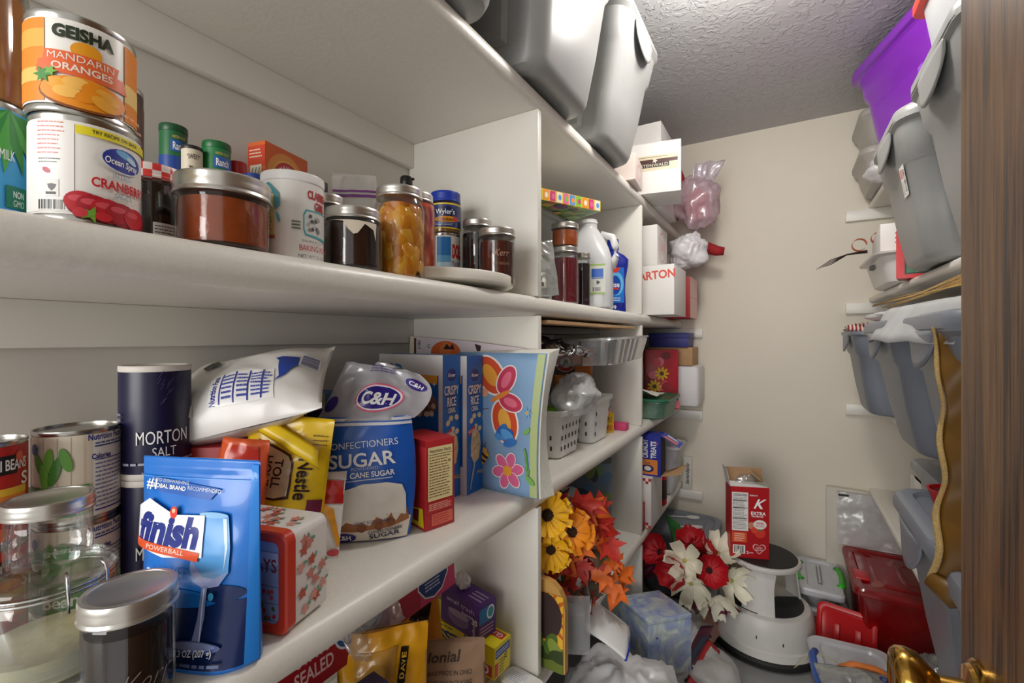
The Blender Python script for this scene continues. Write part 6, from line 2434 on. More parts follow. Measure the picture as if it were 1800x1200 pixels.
t = box('treat_box', 'blue and orange treat box with its end flap torn open', 'box', (-.565, 2.045, Z1 + .212), 0, .22, .09, .178, '24309A', (('front', p_treat),))
MB().add([(.1105, -.045, .178), (.1105, .045, .178), (.185, .05, .135), (.185, -.04, .135)], [(0, 1, 2, 3)]).build('end_flap', mat('flap_blue', hx('3A46B4'), .5), t, solid=.001)
P = Print(flat((.148, .0, .158), (0, 1, 0), (-.075, 0, .043)))
P.rect(-.035, -.03, -.005, .03, 'E87A6A')
P.rect(.008, -.02, .03, .025, 'E8E8F0')
P.fine(-.0, -.03, .034, -.022, 1, 'E8E8F0', 3, .5)
P.done(t)
MB().box(.1102, -.04, .01, .1112, .04, .17).build('inside_shade', colmat('2A2420', .8), t)  # dark plate on the closed end, its colour standing in for shade inside
MB().add([(.1105, -.045, .004), (.1105, .05, .004), (.20, .06, .045), (.19, -.03, .02)], [(0, 1, 2, 3)]).build('kraft_flap', M_card, t, solid=.0012)


def p_check(P, w, h):
    for i in range(8):
        for j in range(2):
            if (i + j) % 2 == 0:
                P.rect(w * .5 - (i + 1) * .012, h * .5 - (j + 1) * .012, w * .5 - i * .012, h * .5 - j * .012, 'C83A34')
                P.rect(w * .5 - (i + 1) * .012, -h * .5 + j * .012, w * .5 - i * .012, -h * .5 + (j + 1) * .012, 'C83A34')


box('pizza_box', 'tall white box with red checked borders under the treat box', 'box', (-.595, 2.06, Z1), 0, .22, .20, .2115, 'ECE8E6', (('front', p_check), ('right', lambda P, w, h: P.rect(-w * .5, -h * .5, w * .5, h * .5, 'DADAD8'))), rough=.4)
box('photo_box', 'low red box in front of the red checked white box', 'box', (-.552, 1.925, Z1), 0, .09, .045, .115, 'B02028', (('front', lambda P, w, h: (P.rect(-w * .5, h * .0, w * .5, h * .3, 'C84A44'), P.ell(0, -h * .2, w * .3, h * .15, '8A3A2A'))),))
t = thing('spray_can', 'red and dark flask standing behind the red checked box', 'bottle', (-.53, 2.28, Z1))
MB().lathe([(.035, 0), (.04, .006), (.04, .16), (.03, .2), (.02, .21)], 32).build('bottle_body', mat('flask_red', hx('B81E22'), .3), t, smooth=SM)
MB().lathe([(.0405, .03), (.041, .035), (.041, .12), (.0405, .125)], 32, cap0=False, cap1=False).build('dark_band', colmat('3A302E', .4), t, smooth=SM)
MB().lathe([(.021, .2), (.022, .204), (.022, .235), (.001, .237)], 24).build('cap', M_black_plastic, t, smooth=SM)
tote('plastic_bin', 'small pale grey bin at the back end of the third bay', (-.585, 2.50, Z1), 0, .24, .20, .255, mat('pale_grey', srgb(214, 216, 220), .4), None, .8, .03, lid=False, handles=False, panel=False)
o = MB().box(-.495, 2.714, .4445, -.447, 2.738, .63, .002).build('wall_plaque', mat('plaque_white', srgb(222, 220, 212), .6), None, smooth=SM)
tag(o, 'small upright white plaque with dark script on the back wall cleat', 'plaque')
P = Print(flat((-.471, 2.7139, .535), (1, 0, 0), (0, 0, 1)))
P.text('Serendipity', 0, 0, .018, '3A3A38', width=.12, rot=PI / 2, shear=.2)
P.done(o)

# ================================================================== bottom shelf, second bay, and things spilling out of it
M_stem = mat('stem_green', hx('2E7A34'), .6, noise_amt=.2)


def petal_mesh(L, W, cup=.3, tip=.6, ruff=.0, seed=0, n=5, m=6, fold=0.0):
    """petal lying along +x from the origin, curling up to +z"""
    def f(u, v):
        s = (u - .5) * 2
        wv = math.sin(min(1, v * 1.05 + .02) * PI * tip) ** .7 if v > 0 else .08
        a = v * cup * 1.6
        return Vector((L * v * math.cos(a * .6), s * W / 2 * wv, L * v * math.sin(a * .6) + abs(s) ** 2 * W * .25 * wv * (1 - fold) + ruff * math.sin(s * 7 + seed) * v + ruff * .7 * math.sin(v * 9 + seed)))
    return MB().sheet(f, n, m)


_pm = {}


def flower(parent, loc, nrm, name, n, L, W, cm, pm, cup=.5, rows=1, cr=.012, ruff=.0, spin=0.0, tip=.62, ch=.5):
    """bloom: its centre is the part, petals are its sub-parts (shared mesh)"""
    q = Vector(nrm).normalized().to_track_quat('Z', 'Y')
    M = q.to_matrix().to_4x4()
    c = MB().lathe([(cr, 0), (cr * 1.05, cr * ch * .5), (cr * .7, cr * ch), (.0005, cr * ch * 1.1)], 14)
    co = c.build(name, cm, parent, smooth=1.2)
    co.matrix_local = Matrix.Translation(loc) @ M
    for rrow in range(rows):
        key = (round(L, 4), round(W, 4), pm.name, round(cup + .28 * rrow, 2), ruff, tip)
        if key not in _pm:
            o = petal_mesh(L * (1 - .18 * rrow), W * (1 - .1 * rrow), cup + .28 * rrow, tip, ruff).build('petal', pm, co, smooth=2, solid=.0008)
            _pm[key] = o.data
            objs = [o]
        else:
            objs = []
        for k in range(n):
            if k == 0 and objs:
                o = objs[0]
            else:
                o = bpy.data.objects.new('petal', _pm[key])
                C.objects.link(o)
                o.parent = co
            a = spin + 2 * PI * (k + .5 * rrow) / n + .12 * math.sin(k * 5 + spin)
            o.matrix_local = Matrix.Rotation(a, 4, 'Z') @ Matrix.Translation((cr * .5, 0, .001 + .002 * rrow + .0008 * (k % 2)))
    return co


def maple(parent, loc, nrm, size, m, spin):
    q = Vector(nrm).normalized().to_track_quat('Z', 'Y')
    key = (m.name, round(size, 3))
    if key not in _pm:
        pts = []
        ang = (-2.5, -1.75, -1.2, -.75, -.3, 0.35, .0, .75, 1.2, 1.75, 2.5)
        rad = (.45, .75, .45, .95, .55, 0, 1.1, .95, .45, .75, .45)
        out = []
        for a, r_ in ((-2.7, .35), (-2.0, .72), (-1.65, .45), (-1.1, .98), (-.75, .55), (-.45, .7), (0, 1.15), (.45, .7), (.75, .55), (1.1, .98), (1.65, .45), (2.0, .72), (2.7, .35)):
            out.append((r_ * size * math.cos(a), r_ * size * math.sin(a)))
        mb = MB()
        vs = [(0, 0, 0)] + [(x, y, .22 * abs(y) + .10 * x * (1 if i % 2 else -.6)) for i, (x, y) in enumerate(out)]
        mb.add(vs, [(0, i, i + 1) for i in range(1, len(out))])
        o = mb.build('leaf', m, parent, smooth=2, solid=.0007)
        _pm[key] = o.data
    else:
        o = bpy.data.objects.new('leaf', _pm[key])
        C.objects.link(o)
        o.parent = parent
    o.matrix_local = Matrix.Translation(loc) @ q.to_matrix().to_4x4() @ Matrix.Rotation(spin, 4, 'Z')
    return o


M_pet_y = mat('petal_yellow', hx('EDB414'), .55, noise_amt=.2, noise_scale=60)
M_pet_o = mat('petal_orange', hx('E8901C'), .55, noise_amt=.25, noise_scale=60)
M_leaf_o = mat('leaf_orange', hx('D8641A'), .5, noise_amt=.45, noise_scale=45)
M_leaf_r = mat('leaf_red', hx('B02416'), .5, noise_amt=.4, noise_scale=45)
M_leaf_g = mat('leaf_dark', hx('4A3A22'), .6, noise_amt=.4, noise_scale=45)
M_core = mat('flower_core', hx('2E1A10'), .9, noise_amt=.3, bump=.6, bump_scale=400)
fb = thing('autumn_bouquet', 'autumn bouquet of sunflowers and orange maple leaves in the second bay', 'bouquet', (-.530, 1.17, Z1))
cy = Vector((.55, -.75, .35))
# stems gathered in the middle
for k in range(5):
    a = k * 1.3
    MB().tube([(0.0 + .01 * k, .0, .02), (.01 * math.cos(a), .02 * math.sin(a), .12), (.06 * math.cos(a) + .0, .08 * math.sin(a), .26)], .004, 6).build('stem', M_stem, fb, smooth=2)


def on_view(px, py, d):
    """point in the bouquet's frame on a sight line, d metres ahead"""
    return atT(px, py, d) - Vector((-.530, 1.17, Z1))


flower(fb, on_view(962, 905, 1.17), (.5, -.8, .3), 'sunflower', 13, .058, .020, M_core, M_pet_y, .15, 2, .016, spin=.2)
flower(fb, on_view(1005, 935, 1.20), (.45, -.75, .5), 'sunflower', 12, .054, .022, M_core, M_pet_o, .35, 2, .015, spin=.7)
flower(fb, on_view(968, 965, 1.17), (.55, -.8, .0), 'sunflower', 12, .050, .020, M_core, M_pet_y, .25, 2, .014, spin=.1)
rnd = random.Random(17)
spots = [(1040, 890, 0), (1058, 895, 0), (1050, 915, 1), (1065, 930, 1), (1035, 935, 1), (1020, 960, 0), (1045, 965, 0), (1075, 980, 0), (1088, 985, 0), (1030, 985, 1), (1010, 1000, 1), (1050, 1010, 1), (990, 985, 0), (975, 1000, 0), (1000, 1030, 1), (1030, 1030, 2), (985, 1040, 1), (960, 1015, 1), (1065, 1010, 0), (1080, 1025, 0), (1015, 885, 1), (985, 880, 2), (968, 1035, 2), (1042, 1045, 2), (1058, 960, 0), (1012, 1045, 0), (995, 960, 0), (1075, 955, 1), (1025, 905, 0), (1048, 940, 0), (1090, 1010, 0), (960, 985, 1)]
spots += [(a + rnd.randint(-14, 14), b + rnd.randint(-12, 14), rnd.choice((0, 1, 1, 2))) for a, b, k in spots]
for (a, b, k) in spots:
    d = 1.18 + rnd.uniform(0, .07) + (a - 960) * .0007
    maple(fb, on_view(a, b, d), (rnd.uniform(.1, .9), -1 + rnd.uniform(-.2, .4), rnd.uniform(-.1, .8)), (.036, .044, .052)[rnd.randrange(3)], (M_leaf_o, M_leaf_r, M_leaf_g)[k], rnd.random() * 6)

# white bag behind the bouquet and patterned bag
o = blob(.155, .17, .155, 44, .22, 1.5, .05, 56, 40, ridge=.10).build('plastic_bag', M_bagw, None, smooth=2, loc=(-.672, 1.36, Z1))
tag(o, 'large white plastic bag filling the bottom of the second bay', 'bag')


def p_tropic(P, w, h):
    rnd = random.Random(5)
    for k in range(24):
        P.ell(w * rnd.uniform(-.42, .42), h * rnd.uniform(-.42, .45), w * .14, h * .05, ('5A7A9A', '6A9A5A', '3A4A5A', '8AA8A0', '7A8A4A')[k % 5], rot=k * .9)


box('gift_bag', 'grey blue gift bag with leaf print behind the white plastic bag', 'gift bag', (-.66, 1.62, Z1), math.radians(18), .22, .09, .35, '6A7A88', (('front', p_tropic),), rough=.5)


# sunflower gift bag standing at the first divider
def p_sun(P, w, h):
    P.rect(-w * .5, -h * .5, w * .5, h * .5, 'D8A85A')
    cx_, cy_ = w * .16, h * .10
    for ring, (L, c1) in enumerate(((.105, 'E89A2A'), (.088, 'F0B83A'))):
        for k in range(16):
            a = 2 * PI * (k + .5 * ring) / 16
            P.ell(cx_ + math.cos(a) * L * .62, cy_ + math.sin(a) * L * .8, L * .5, .017, c1, rot=math.atan2(math.sin(a) * 1.2, math.cos(a)))
            P.ell(cx_ + math.cos(a) * L * .5, cy_ + math.sin(a) * L * .65, L * .25, .005, 'C8641E', rot=math.atan2(math.sin(a) * 1.2, math.cos(a)))
    P.ell(cx_, cy_, .048, .058, '3A2A28')
    P.rect(-w * .5, -h * .5, w * .5, -h * .22, '6A7A2E')
    for k in range(12):
        P.ell(-w * .45 + k * w * .08, -h * (.2 + .06 * (k % 3)), .016, .03, ('4E6A26', '8A9A3E', '35451E')[k % 3], rot=k)


t = thing('gift_bag', 'sunflower printed bag standing at the first divider below the book', 'gift bag', (-.532, 1.012, Z1 + .0005))
wsb, hsb = .16, .215
pol = [(-wsb / 2, 0), (wsb / 2, 0), (wsb / 2, hsb * .70)] + [(wsb / 2 - .05 + .05 * math.cos(a), hsb * .70 + hsb * .30 * math.sin(a)) for a in (.4, .8, 1.2, PI / 2)] + [(-wsb / 2, hsb)]
MB().prism(pol, -.009, .009, fn=lambda x, y, z: (x, z, y)).build('bag_body', colmat('C89A52', .5), t, fixn=True)
P = Print(flat((0, -.0092, hsb / 2), (1, 0, 0), (0, 0, 1)))


class Clip:
    """keeps the print inside the bag's outline"""


def clip_poly(pts, x0, x1, y0, y1):
    def cut(p, ax, lim, keep):
        out = []
        for i in range(len(p)):
            a, b = p[i], p[(i + 1) % len(p)]
            ia, ib = keep(a[ax], lim), keep(b[ax], lim)
            if ia:
                out.append(a)
            if ia != ib:
                f = (lim - a[ax]) / (b[ax] - a[ax])
                out.append((a[0] + f * (b[0] - a[0]), a[1] + f * (b[1] - a[1])))
        return out
    for ax, lim, k in ((0, x0, lambda v, l: v >= l), (0, x1, lambda v, l: v <= l), (1, y0, lambda v, l: v >= l), (1, y1, lambda v, l: v <= l)):
        pts = cut(pts, ax, lim, k)
        if len(pts) < 3:
            return None
    return pts


_op = P.poly


def _cp(pts, col, let=False):
    q = clip_poly(pts, -wsb / 2, wsb / 2 - .004, -hsb / 2, hsb * .36)
    if q:
        _op(q, col, let)
    return P


P.poly = _cp
p_sun(P, wsb, hsb)
P.done(t)

# clear box and white visor with a blue edge hanging over the shelf edge
t = thing('clear_box', 'clear plastic box with white edges before the sunflower bag', 'container', (-.498, 1.118, Z1), math.radians(28))
for q in ((-.055, -.05, .055, -.0485), (-.055, .0485, .055, .05), (-.055, -.05, -.0535, .05), (.0535, -.05, .055, .05)):
    MB().box(q[0], q[1], 0, q[2], q[3], .15).build('side_wall', M_clear, t)
MB().box(-.055, -.05, 0, .055, .05, .003).build('floor_panel', M_clear, t)
MB().box(-.045, -.04, .004, .045, .04, .095, .006).build('contents', colmat('6A6A6C', .4), t, smooth=SM)
t = thing('sun_visor', 'white curved visor with a blue edge on the bottom shelf edge', 'visor', (-.462, 1.232, Z1 + .001), rot=(.0, .35, math.radians(15)))
MB().sheet(lambda u, v: Vector((-.03 + .13 * v, -.075 + .15 * u, .012 + .035 * math.sin(u * PI) * (1 - v * .6) - .02 * v * v)), 16, 10).build('brim', M_white_plastic, t, smooth=2, solid=.002)
MB().tube([(.10 - .01 * abs(u / 8 - .5), -.075 + .15 * u / 16, -.008 + .014 * math.sin(u / 16 * PI)) for u in range(17)], .0035, 8).build('blue_edge', M_blue_plastic, t, smooth=2)
t2 = MB().sheet(lambda u, v: Vector((-.03 - .012 * math.sin(u * PI), -.075 + .15 * u, .012 + .035 * math.sin(u * PI) + .055 * v)), 16, 4)
t2.build('head_band', M_white_plastic, t, smooth=2, solid=.002)

# ================================================================== floor heap
BG = 'white bags heaped on the floor'
o = blob(.11, .31, .075, 51, .2, 1.6, .05, 60, 40, ridge=.12).build('plastic_bag', M_bagw, None, smooth=2, loc=(-.385, 1.84, 0.0), rot=(0, 0, -.2))
tag(o, 'white drawstring bag under the marbled gift cube', 'bag')
bagrim = crumple(lambda u, v: (-.285 + .06 * u - .10 * v, 2.16 - .52 * v, .115 - .07 * u - .02 * v), 12, 26, .016, 18, 4).build('bag_hem', sheer('peach_film', srgb(236, 178, 160), .8, gloss=.3), o, smooth=2, solid=.0006)
bagrim.parent = o
bagrim.matrix_parent_inverse = o.matrix_basis.inverted()
o = blob(.19, .23, .17, 57, .22, 1.6, .05, 60, 40, ridge=.12).build('plastic_bag', M_bagw, None, smooth=2, loc=(-.40, 1.30, 0.0))
tag(o, 'crumpled white bag on the floor nearest the camera', 'bag')

# marbled gift cube
M_marble = mat('marble_paper', hx('A9B8C8'), .22, noise_amt=0.0)
_nt = M_marble.node_tree
_p = _nt.nodes['Principled BSDF']
_n = _nt.nodes.new('ShaderNodeTexNoise')
_n.inputs['Scale'].default_value = 11
_n.inputs['Detail'].default_value = 6
_n.inputs['Distortion'].default_value = 2.2
_r = _nt.nodes.new('ShaderNodeValToRGB')
_e = _r.color_ramp.elements
_e[0].position, _e[0].color = .32, (*srgb(138, 158, 206), 1)
_e[1].position, _e[1].color = .66, (*srgb(226, 231, 237), 1)
_x = _e.new(.47)
_x.color = (*srgb(176, 188, 216), 1)
_x = _e.new(.55)
_x.color = (*srgb(190, 206, 204), 1)
_tc = _nt.nodes.new('ShaderNodeTexCoord')
_nt.links.new(_tc.outputs['Object'], _n.inputs['Vector'])
_nt.links.new(_n.outputs['Fac'], _r.inputs['Fac'])
_nt.links.new(_r.outputs['Color'], _p.inputs['Base Color'])
t = thing('gift_cube', 'pale blue marbled cube box standing on the white bag', 'box', (-.412, 1.700, .120), rot=(math.radians(-4), math.radians(3), math.radians(50)))
MB().box(-.092, -.092, 0, .092, .092, .178, .002).build('carton', M_marble, t, smooth=SM)
MB().box(-.0935, -.0935, .178, .0935, .0935, .194, .002).build('lid', M_marble, t, smooth=SM)
P = Print(boxface(.187, .187, .194, 'front'))
P.ell(-.055, .035, .0035, .0035, '2A3A7A')
P.ell(-.068, .01, .002, .003, '4A5A8A')
P.done(t)

# grey and red tote bag by the floor
t = thing('cloth_bag', 'red and grey cloth bag with navy trim lying at the white bag', 'bag', (-.245, 1.83, .0), rot=(0, 0, math.radians(20)))
blob(.11, .14, .055, 61, .25, 2.0, .06, 40, 26).build('bag_body', mat('grey_film', srgb(190, 188, 186), .4, noise_amt=.15), t, smooth=2)
MB().tube([(-.10, -.09, .075), (-.05, .0, .115), (.0, .07, .135), (.03, .11, .125)], .011, 10, flat=.5).build('navy_trim', mat('navy_cloth', hx('343C4C'), .8, noise_amt=.1), t, smooth=2)
MB().sheet(lambda u, v: Vector((-.09 + .05 * u + .10 * v, -.10 + .20 * v - .03 * u, .085 + .045 * v - .035 * u)), 8, 10).build('red_panel', mat('red_print', hx('B8282A'), .5, noise_amt=.15), t, smooth=2, solid=.002)
MB().sheet(lambda u, v: Vector((-.115 + .05 * u + .12 * v, -.06 + .20 * v, .09 + .05 * v + .01 * u)), 8, 10).build('maroon_panel', mat('maroon_print', hx('5A2A3A'), .5, noise_amt=.25), t, smooth=2, solid=.002)
MB().box(-.035, -.08, .093, .005, -.03, .0945).build('care_tag', M_paper, t, rot=(.15, .3, 0))
MB().sheet(lambda u, v: Vector((-.15 + .03 * u + .03 * v, -.03 + .07 * v, .10 + .02 * v)), 4, 4).build('orange_patch', colmat('E8702A', .5), t, smooth=2, solid=.0015)

# red and white flower bunch, stems up against the bottom shelf
M_pet_r = mat('petal_red', hx('B81420'), .55, noise_amt=.25, noise_scale=50)
M_pet_w = mat('petal_white', hx('E6E2CC'), .55, noise_amt=.08, noise_scale=50)
M_pet_m = mat('petal_magenta', hx('6A1434'), .55, noise_amt=.25, noise_scale=50)
M_core_r = mat('anemone_core', hx('2A0A0C'), .9, noise_amt=.3)
M_core_w = mat('lily_core', hx('B8B060'), .8, noise_amt=.3)
fo = Vector((-.225, 2.02, .22))
ft = thing('flower_bunch', 'bunch of red anemones and white lilies lying against the shelves', 'bouquet', tuple(fo))
for k in range(6):
    a, b = atT(1172 + 4 * k, 905 + 3 * k, 2.22) - fo, atT(1188 + 5 * k, 960 + 4 * k, 2.12) - fo
    c = atT(1180 + 16 * k, 1000 + 6 * k, 2.03) - fo
    MB().tube([a, b, (b + c) / 2 + Vector((0, 0, .01)), c], .006, 8).build('stem', M_stem, ft, smooth=2)
MB().tube([atT(1183, 955, 2.12) - fo, atT(1205, 958, 2.11) - fo, atT(1216, 966, 2.10) - fo], [.012, .02, .012], 10).build('green_ribbon', mat('ribbon_green', hx('1E8A3E'), .4), ft, smooth=2)
up = Vector((.25, -.8, .5))
for (px, py, d, kind, nr) in ((1160, 970, 1.95, 'r', (-.4, -.7, .5)), (1185, 1000, 1.90, 'r', (-.1, -.9, .1)), (1216, 960, 1.98, 'r', (.0, -.5, .85)), (1246, 1002, 1.88, 'r', (.35, -.85, .4)), (1204, 985, 1.88, 'w', (-.0, -.9, .35)), (1215, 1025, 1.86, 'w', (.1, -.8, -.2)), (1262, 972, 1.96, 'w', (.3, -.5, .8)), (1285, 1020, 1.90, 'w', (.6, -.7, .1)), (1258, 1050, 1.86, 'w', (.3, -.7, -.5)), (1290, 985, 1.99, 'w', (.7, -.4, .5)), (1150, 992, 1.99, 'm', (-.6, -.6, .1)), (1225, 1052, 1.90, 'm', (.1, -.6, -.7)), (1275, 1065, 1.90, 'm', (.4, -.5, -.7)), (1232, 980, 1.97, 'r', (.1, -.6, .7))):
    pos = atT(px, py, d) - fo
    if kind == 'r':
        flower(ft, pos, nr, 'anemone', 7, .072, .060, M_core_r, M_pet_r, .75, 1, .014, ruff=.003, spin=px * .01, tip=.66)
    elif kind == 'w':
        flower(ft, pos, nr, 'lily', 6, .084, .052, M_core_w, M_pet_w, .62, 1, .010, ruff=.004, spin=px * .013, tip=.72)
    else:
        flower(ft, pos, nr, 'dahlia', 8, .056, .034, M_core_r, M_pet_m, .55, 1, .010, spin=px * .01)

# grey bin in the back corner with spoons on its lid
bt = tote('storage_bin', 'grey bin with plastic spoons on its lid in the back left corner', (-.475, 2.52, 0.0), 0, .36, .36, .325, M_blue_tote, None, .84, .06)
for k, (px, py) in enumerate(((1196, 905), (1200, 922))):
    p = atZ(px, py, .332)
    t = thing('plastic_spoon', ('white plastic spoon nearer the wall on the grey bin lid', 'white plastic spoon nearer the flowers on the grey bin lid')[k], 'spoon', (p.x + .03, p.y, .3255), math.radians(20 + 6 * k))
    MB().loft([[(x * 1.0, y, z) for x, y in ell(.035, 0, .035, .019, 20)] for z in (0, .006)]).build('bowl', M_white_plastic, t, smooth=SM)
    MB().box(-.09, -.004, 0, .002, .004, .004, .001).build('handle', M_white_plastic, t, smooth=SM)
o = MB().box(-.40, 2.352, .3255, -.335, 2.42, .329).build('purple_card', colmat('B04AB8', .5), None)
tag(o, 'small purple card on the grey bin lid by the flower stems', 'card')

# ---------------------------------------------------------- step stool
SX, SY = -.078, 2.24
M_stool = mat('stool_paint', srgb(206, 203, 198), .4, noise_amt=.06, noise_scale=18)
M_rub = mat('rubber', srgb(26, 26, 26), .6, noise_amt=.2, noise_scale=120, bump=.2, bump_scale=400)
st = thing('step_stool', 'round grey two-step rolling stool with black treads', 'stool', (SX, SY, 0), face_cam(SX, SY))
MB().lathe([(.205, .004), (.212, .010), (.214, .026), (.208, .034), (.200, .035)], 64).build('rubber_bumper', M_rub, st, smooth=SM)
MB().lathe([(.196, .034), (.204, .036), (.200, .055), (.199, .062), (.192, .066), (.186, .12), (.180, .165), (.172, .178), (.160, .183), (.001, .183)], 64).build('base_shell', M_stool, st, smooth=SM)
# lower tread
def wedge(r0, a0, a1, n=24, cx=0, cy=0):
    return [(cx + r0 * math.cos(a0 + (a1 - a0) * i / n), cy + r0 * math.sin(a0 + (a1 - a0) * i / n)) for i in range(n + 1)]


pol = wedge(.152, math.radians(-80), math.radians(28))
MB().prism([(x * .98 + .0, y * .98) for x, y in pol] + [(.05, .03), (.0, -.06)], .183, .187).build('lower_tread', M_rub, st, fixn=True)
pol = wedge(.150, math.radians(150), math.radians(262))
MB().prism(pol + [(-.02, -.05), (-.05, .05)], .183, .187).build('lower_tread', M_rub, st, fixn=True)


# four tapering legs carrying the top, with arches between
def shell(a0, a1, r0, r1, z0, z1, th=.006, flare=.22):
    mb = MB()
    N, Mz = 12, 8
    loops = []
    for j in range(Mz + 1):
        f = j / Mz
        z = z0 + (z1 - z0) * f
        r = r0 + (r1 - r0) * f
        ex = flare * max(0, f - .55) ** 1.5 * 3.2
        A0, A1 = a0 - ex * .5, a1 + ex * .5
        o_ = [(r * math.cos(A0 + (A1 - A0) * i / N), r * math.sin(A0 + (A1 - A0) * i / N), z) for i in range(N + 1)]
        i_ = [((r - th) * math.cos(A0 + (A1 - A0) * i / N), (r - th) * math.sin(A0 + (A1 - A0) * i / N), z) for i in range(N, -1, -1)]
        loops.append(o_ + i_)
    return mb.loft(loops)


for a0, a1 in ((-122, -74), (20, 52), (95, 150), (168, 200)):
    shell(math.radians(a0), math.radians(a1), .150, .128, .183, .352).build('leg', M_stool, st, smooth=SM, fixn=True)
MB().lathe([(.10, .345), (.136, .347), (.141, .352), (.141, .362), (.136, .368), (.10, .369), (.001, .369)], 56).build('top_plate', M_stool, st, smooth=SM)
MB().lathe([(.128, .3685), (.128, .3715), (.124, .3725), (.001, .3725)], 56).build('top_tread', M_rub, st, smooth=SM)
for k, (a, z) in enumerate(((-1.7, .10), (-1.2, .09), (-1.45, .05))):
    r = .188
    MB().box(-.002, -.0012, -.006, .002, .0012, .006).build('scuff_mark', M_rub, st, loc=(r * math.cos(a), r * math.sin(a), z + .01), rot=(0, 0, a + PI / 2))


# ---------------------------------------------------------- opened cereal box on the stool
def p_k(P, w, h):
    P.rect(-w * .46, h * -.12, -w * .04, h * .42, 'EDE9E6')
    P.text('Nutrition Facts', -w * .25, h * .395, h * .022, '2A2A2A', width=w * .34)
    for q in (.37, .30, .20, .05):
        P.rect(-w * .44, h * q, -w * .06, h * (q + .008), '3A3A3A')
    P.fine(-w * .44, -h * .10, -w * .06, h * .36, 24, '6A6A6A', 3, .35)
    P.text('K', w * .22, h * .27, h * .13, 'FFFFFF', width=w * .24, shear=.45, bold=.02)
    P.text("Kellogg's", w * .10, h * .385, h * .02, 'FFFFFF', width=w * .2, shear=.2)
    P.text('EXTRA', w * .22, h * .135, h * .045, 'FFFFFF', width=w * .38, bold=.03)
    P.text('Red Berries', w * .2, h * .095, h * .024, 'FFFFFF', width=w * .3)
    P.ell(w * .05, -h * .04, w * .10, h * .05, 'C8886A')
    P.ell(w * .26, -h * .14, w * .14, h * .07, 'D83A30')
    P.poly(star(w * .26, -h * .08, .014, .006, 5), '4A8A3A')
    P.ell(w * .12, -h * .10, w * .09, h * .045, 'E04A3A')
    P.ell(w * .26, -h * .02, w * .17, h * .065, 'F0E8E4')
    P.text('50%', w * .26, -h * .002, h * .028, 'C82A28', width=w * .2)
    P.text('MORE', w * .26, -h * .04, h * .03, 'C82A28', width=w * .24)
    P.rect(-w * .46, -h * .28, -w * .08, -h * .14, 'E2582E')
    P.fine(-w * .40, -h * .27, -w * .12, -h * .15, 4, 'F8D8C0', 3, .4)
    P.barcode(-w * .44, -h * .44, -w * .12, -h * .32, 8)
    P.text('2', -w * .06, -h * .42, h * .04, 'FFFFFF')
    P.fine(-w * .02, -h * .43, w * .12, -h * .41, 1, 'F0D0D0', 2, .6)
    hrt = [(0, -.020), (-.022, .002), (-.022, .012), (-.014, .018), (-.005, .016), (0, .010), (.005, .016), (.014, .018), (.022, .012), (.022, .002)]
    P.poly([(w * .24 + x * 1.12, -h * .36 + y * 1.12) for x, y in hrt], 'F2DCDC')
    P.poly([(w * .24 + x * .98, -h * .36 + y * .98) for x, y in hrt], 'B81C24')
    P.text('HEART', w * .24, -h * .345, h * .02, 'F2DCDC')
    P.text('HEALTHY', w * .24, -h * .375, h * .018, 'F2DCDC')


wk, dk, hk = .152, .072, .300
A = atZ(1284, 978, .373)
kx, ky, krz, _ = edge(A, A + Vector((math.cos(.36), math.sin(.36), 0)) * wk, dk)
t = thing('cereal_box', 'opened red cereal box standing on the step stool', 'box', (kx, ky, .3727), krz)
mb = MB()
for (x0, y0, x1, y1) in ((-wk / 2, -dk / 2, wk / 2, -dk / 2 + .0012), (-wk / 2, dk / 2 - .0012, wk / 2, dk / 2), (-wk / 2, -dk / 2, -wk / 2 + .0012, dk / 2), (wk / 2 - .0012, -dk / 2, wk / 2, dk / 2)):
    mb.box(x0, y0, 0, x1, y1, hk)
mb.box(-wk / 2, -dk / 2, 0, wk / 2, dk / 2, .0012)
mb.build('carton', mat('cereal_red', hx('B4161E'), .4, noise_amt=.03), t)
M_cardin = mat('carton_inside', srgb(168, 132, 96), .85, noise_amt=.1)
# flaps: back and left standing, right folded down to the front
MB().add([(-wk / 2, dk / 2, hk), (wk / 2, dk / 2, hk), (wk / 2, dk / 2 + .02, hk + .058), (-wk / 2, dk / 2 + .02, hk + .058)], [(0, 1, 2, 3)]).build('back_flap', M_cardin, t, solid=.001)
MB().add([(-wk / 2, -dk / 2, hk), (-wk / 2, dk / 2, hk), (-wk / 2 - .012, dk / 2 + .01, hk + .075), (-wk / 2 - .012, -dk / 2 + .01, hk + .07)], [(0, 1, 2, 3)]).build('side_flap', M_wcard, t, solid=.001)
MB().add([(wk / 2, -dk / 2, hk), (wk / 2, dk / 2, hk), (wk / 2 - .055, dk / 2 + .0, hk + .055), (wk / 2 - .055, -dk / 2 + .01, hk + .05)], [(0, 1, 2, 3)]).build('side_flap', mat('flap_greenish', srgb(176, 174, 140), .7), t, solid=.001)
MB().add([(-wk / 2, -dk / 2, hk), (wk / 2, -dk / 2, hk), (wk / 2 - .004, -dk / 2 + .05, hk + .008), (-wk / 2 + .004, -dk / 2 + .05, hk + .008)], [(0, 1, 2, 3)]).build('front_flap', M_wcard, t, solid=.001)
blob(.045, .022, .035, 71, .3, 2, .1, 24, 18).build('liner_bag', M_bagc, t, smooth=2, loc=(0, .01, hk - .03))
P = Print(boxface(wk, dk, hk, 'front'))
p_k(P, wk, hk)
P.done(t)

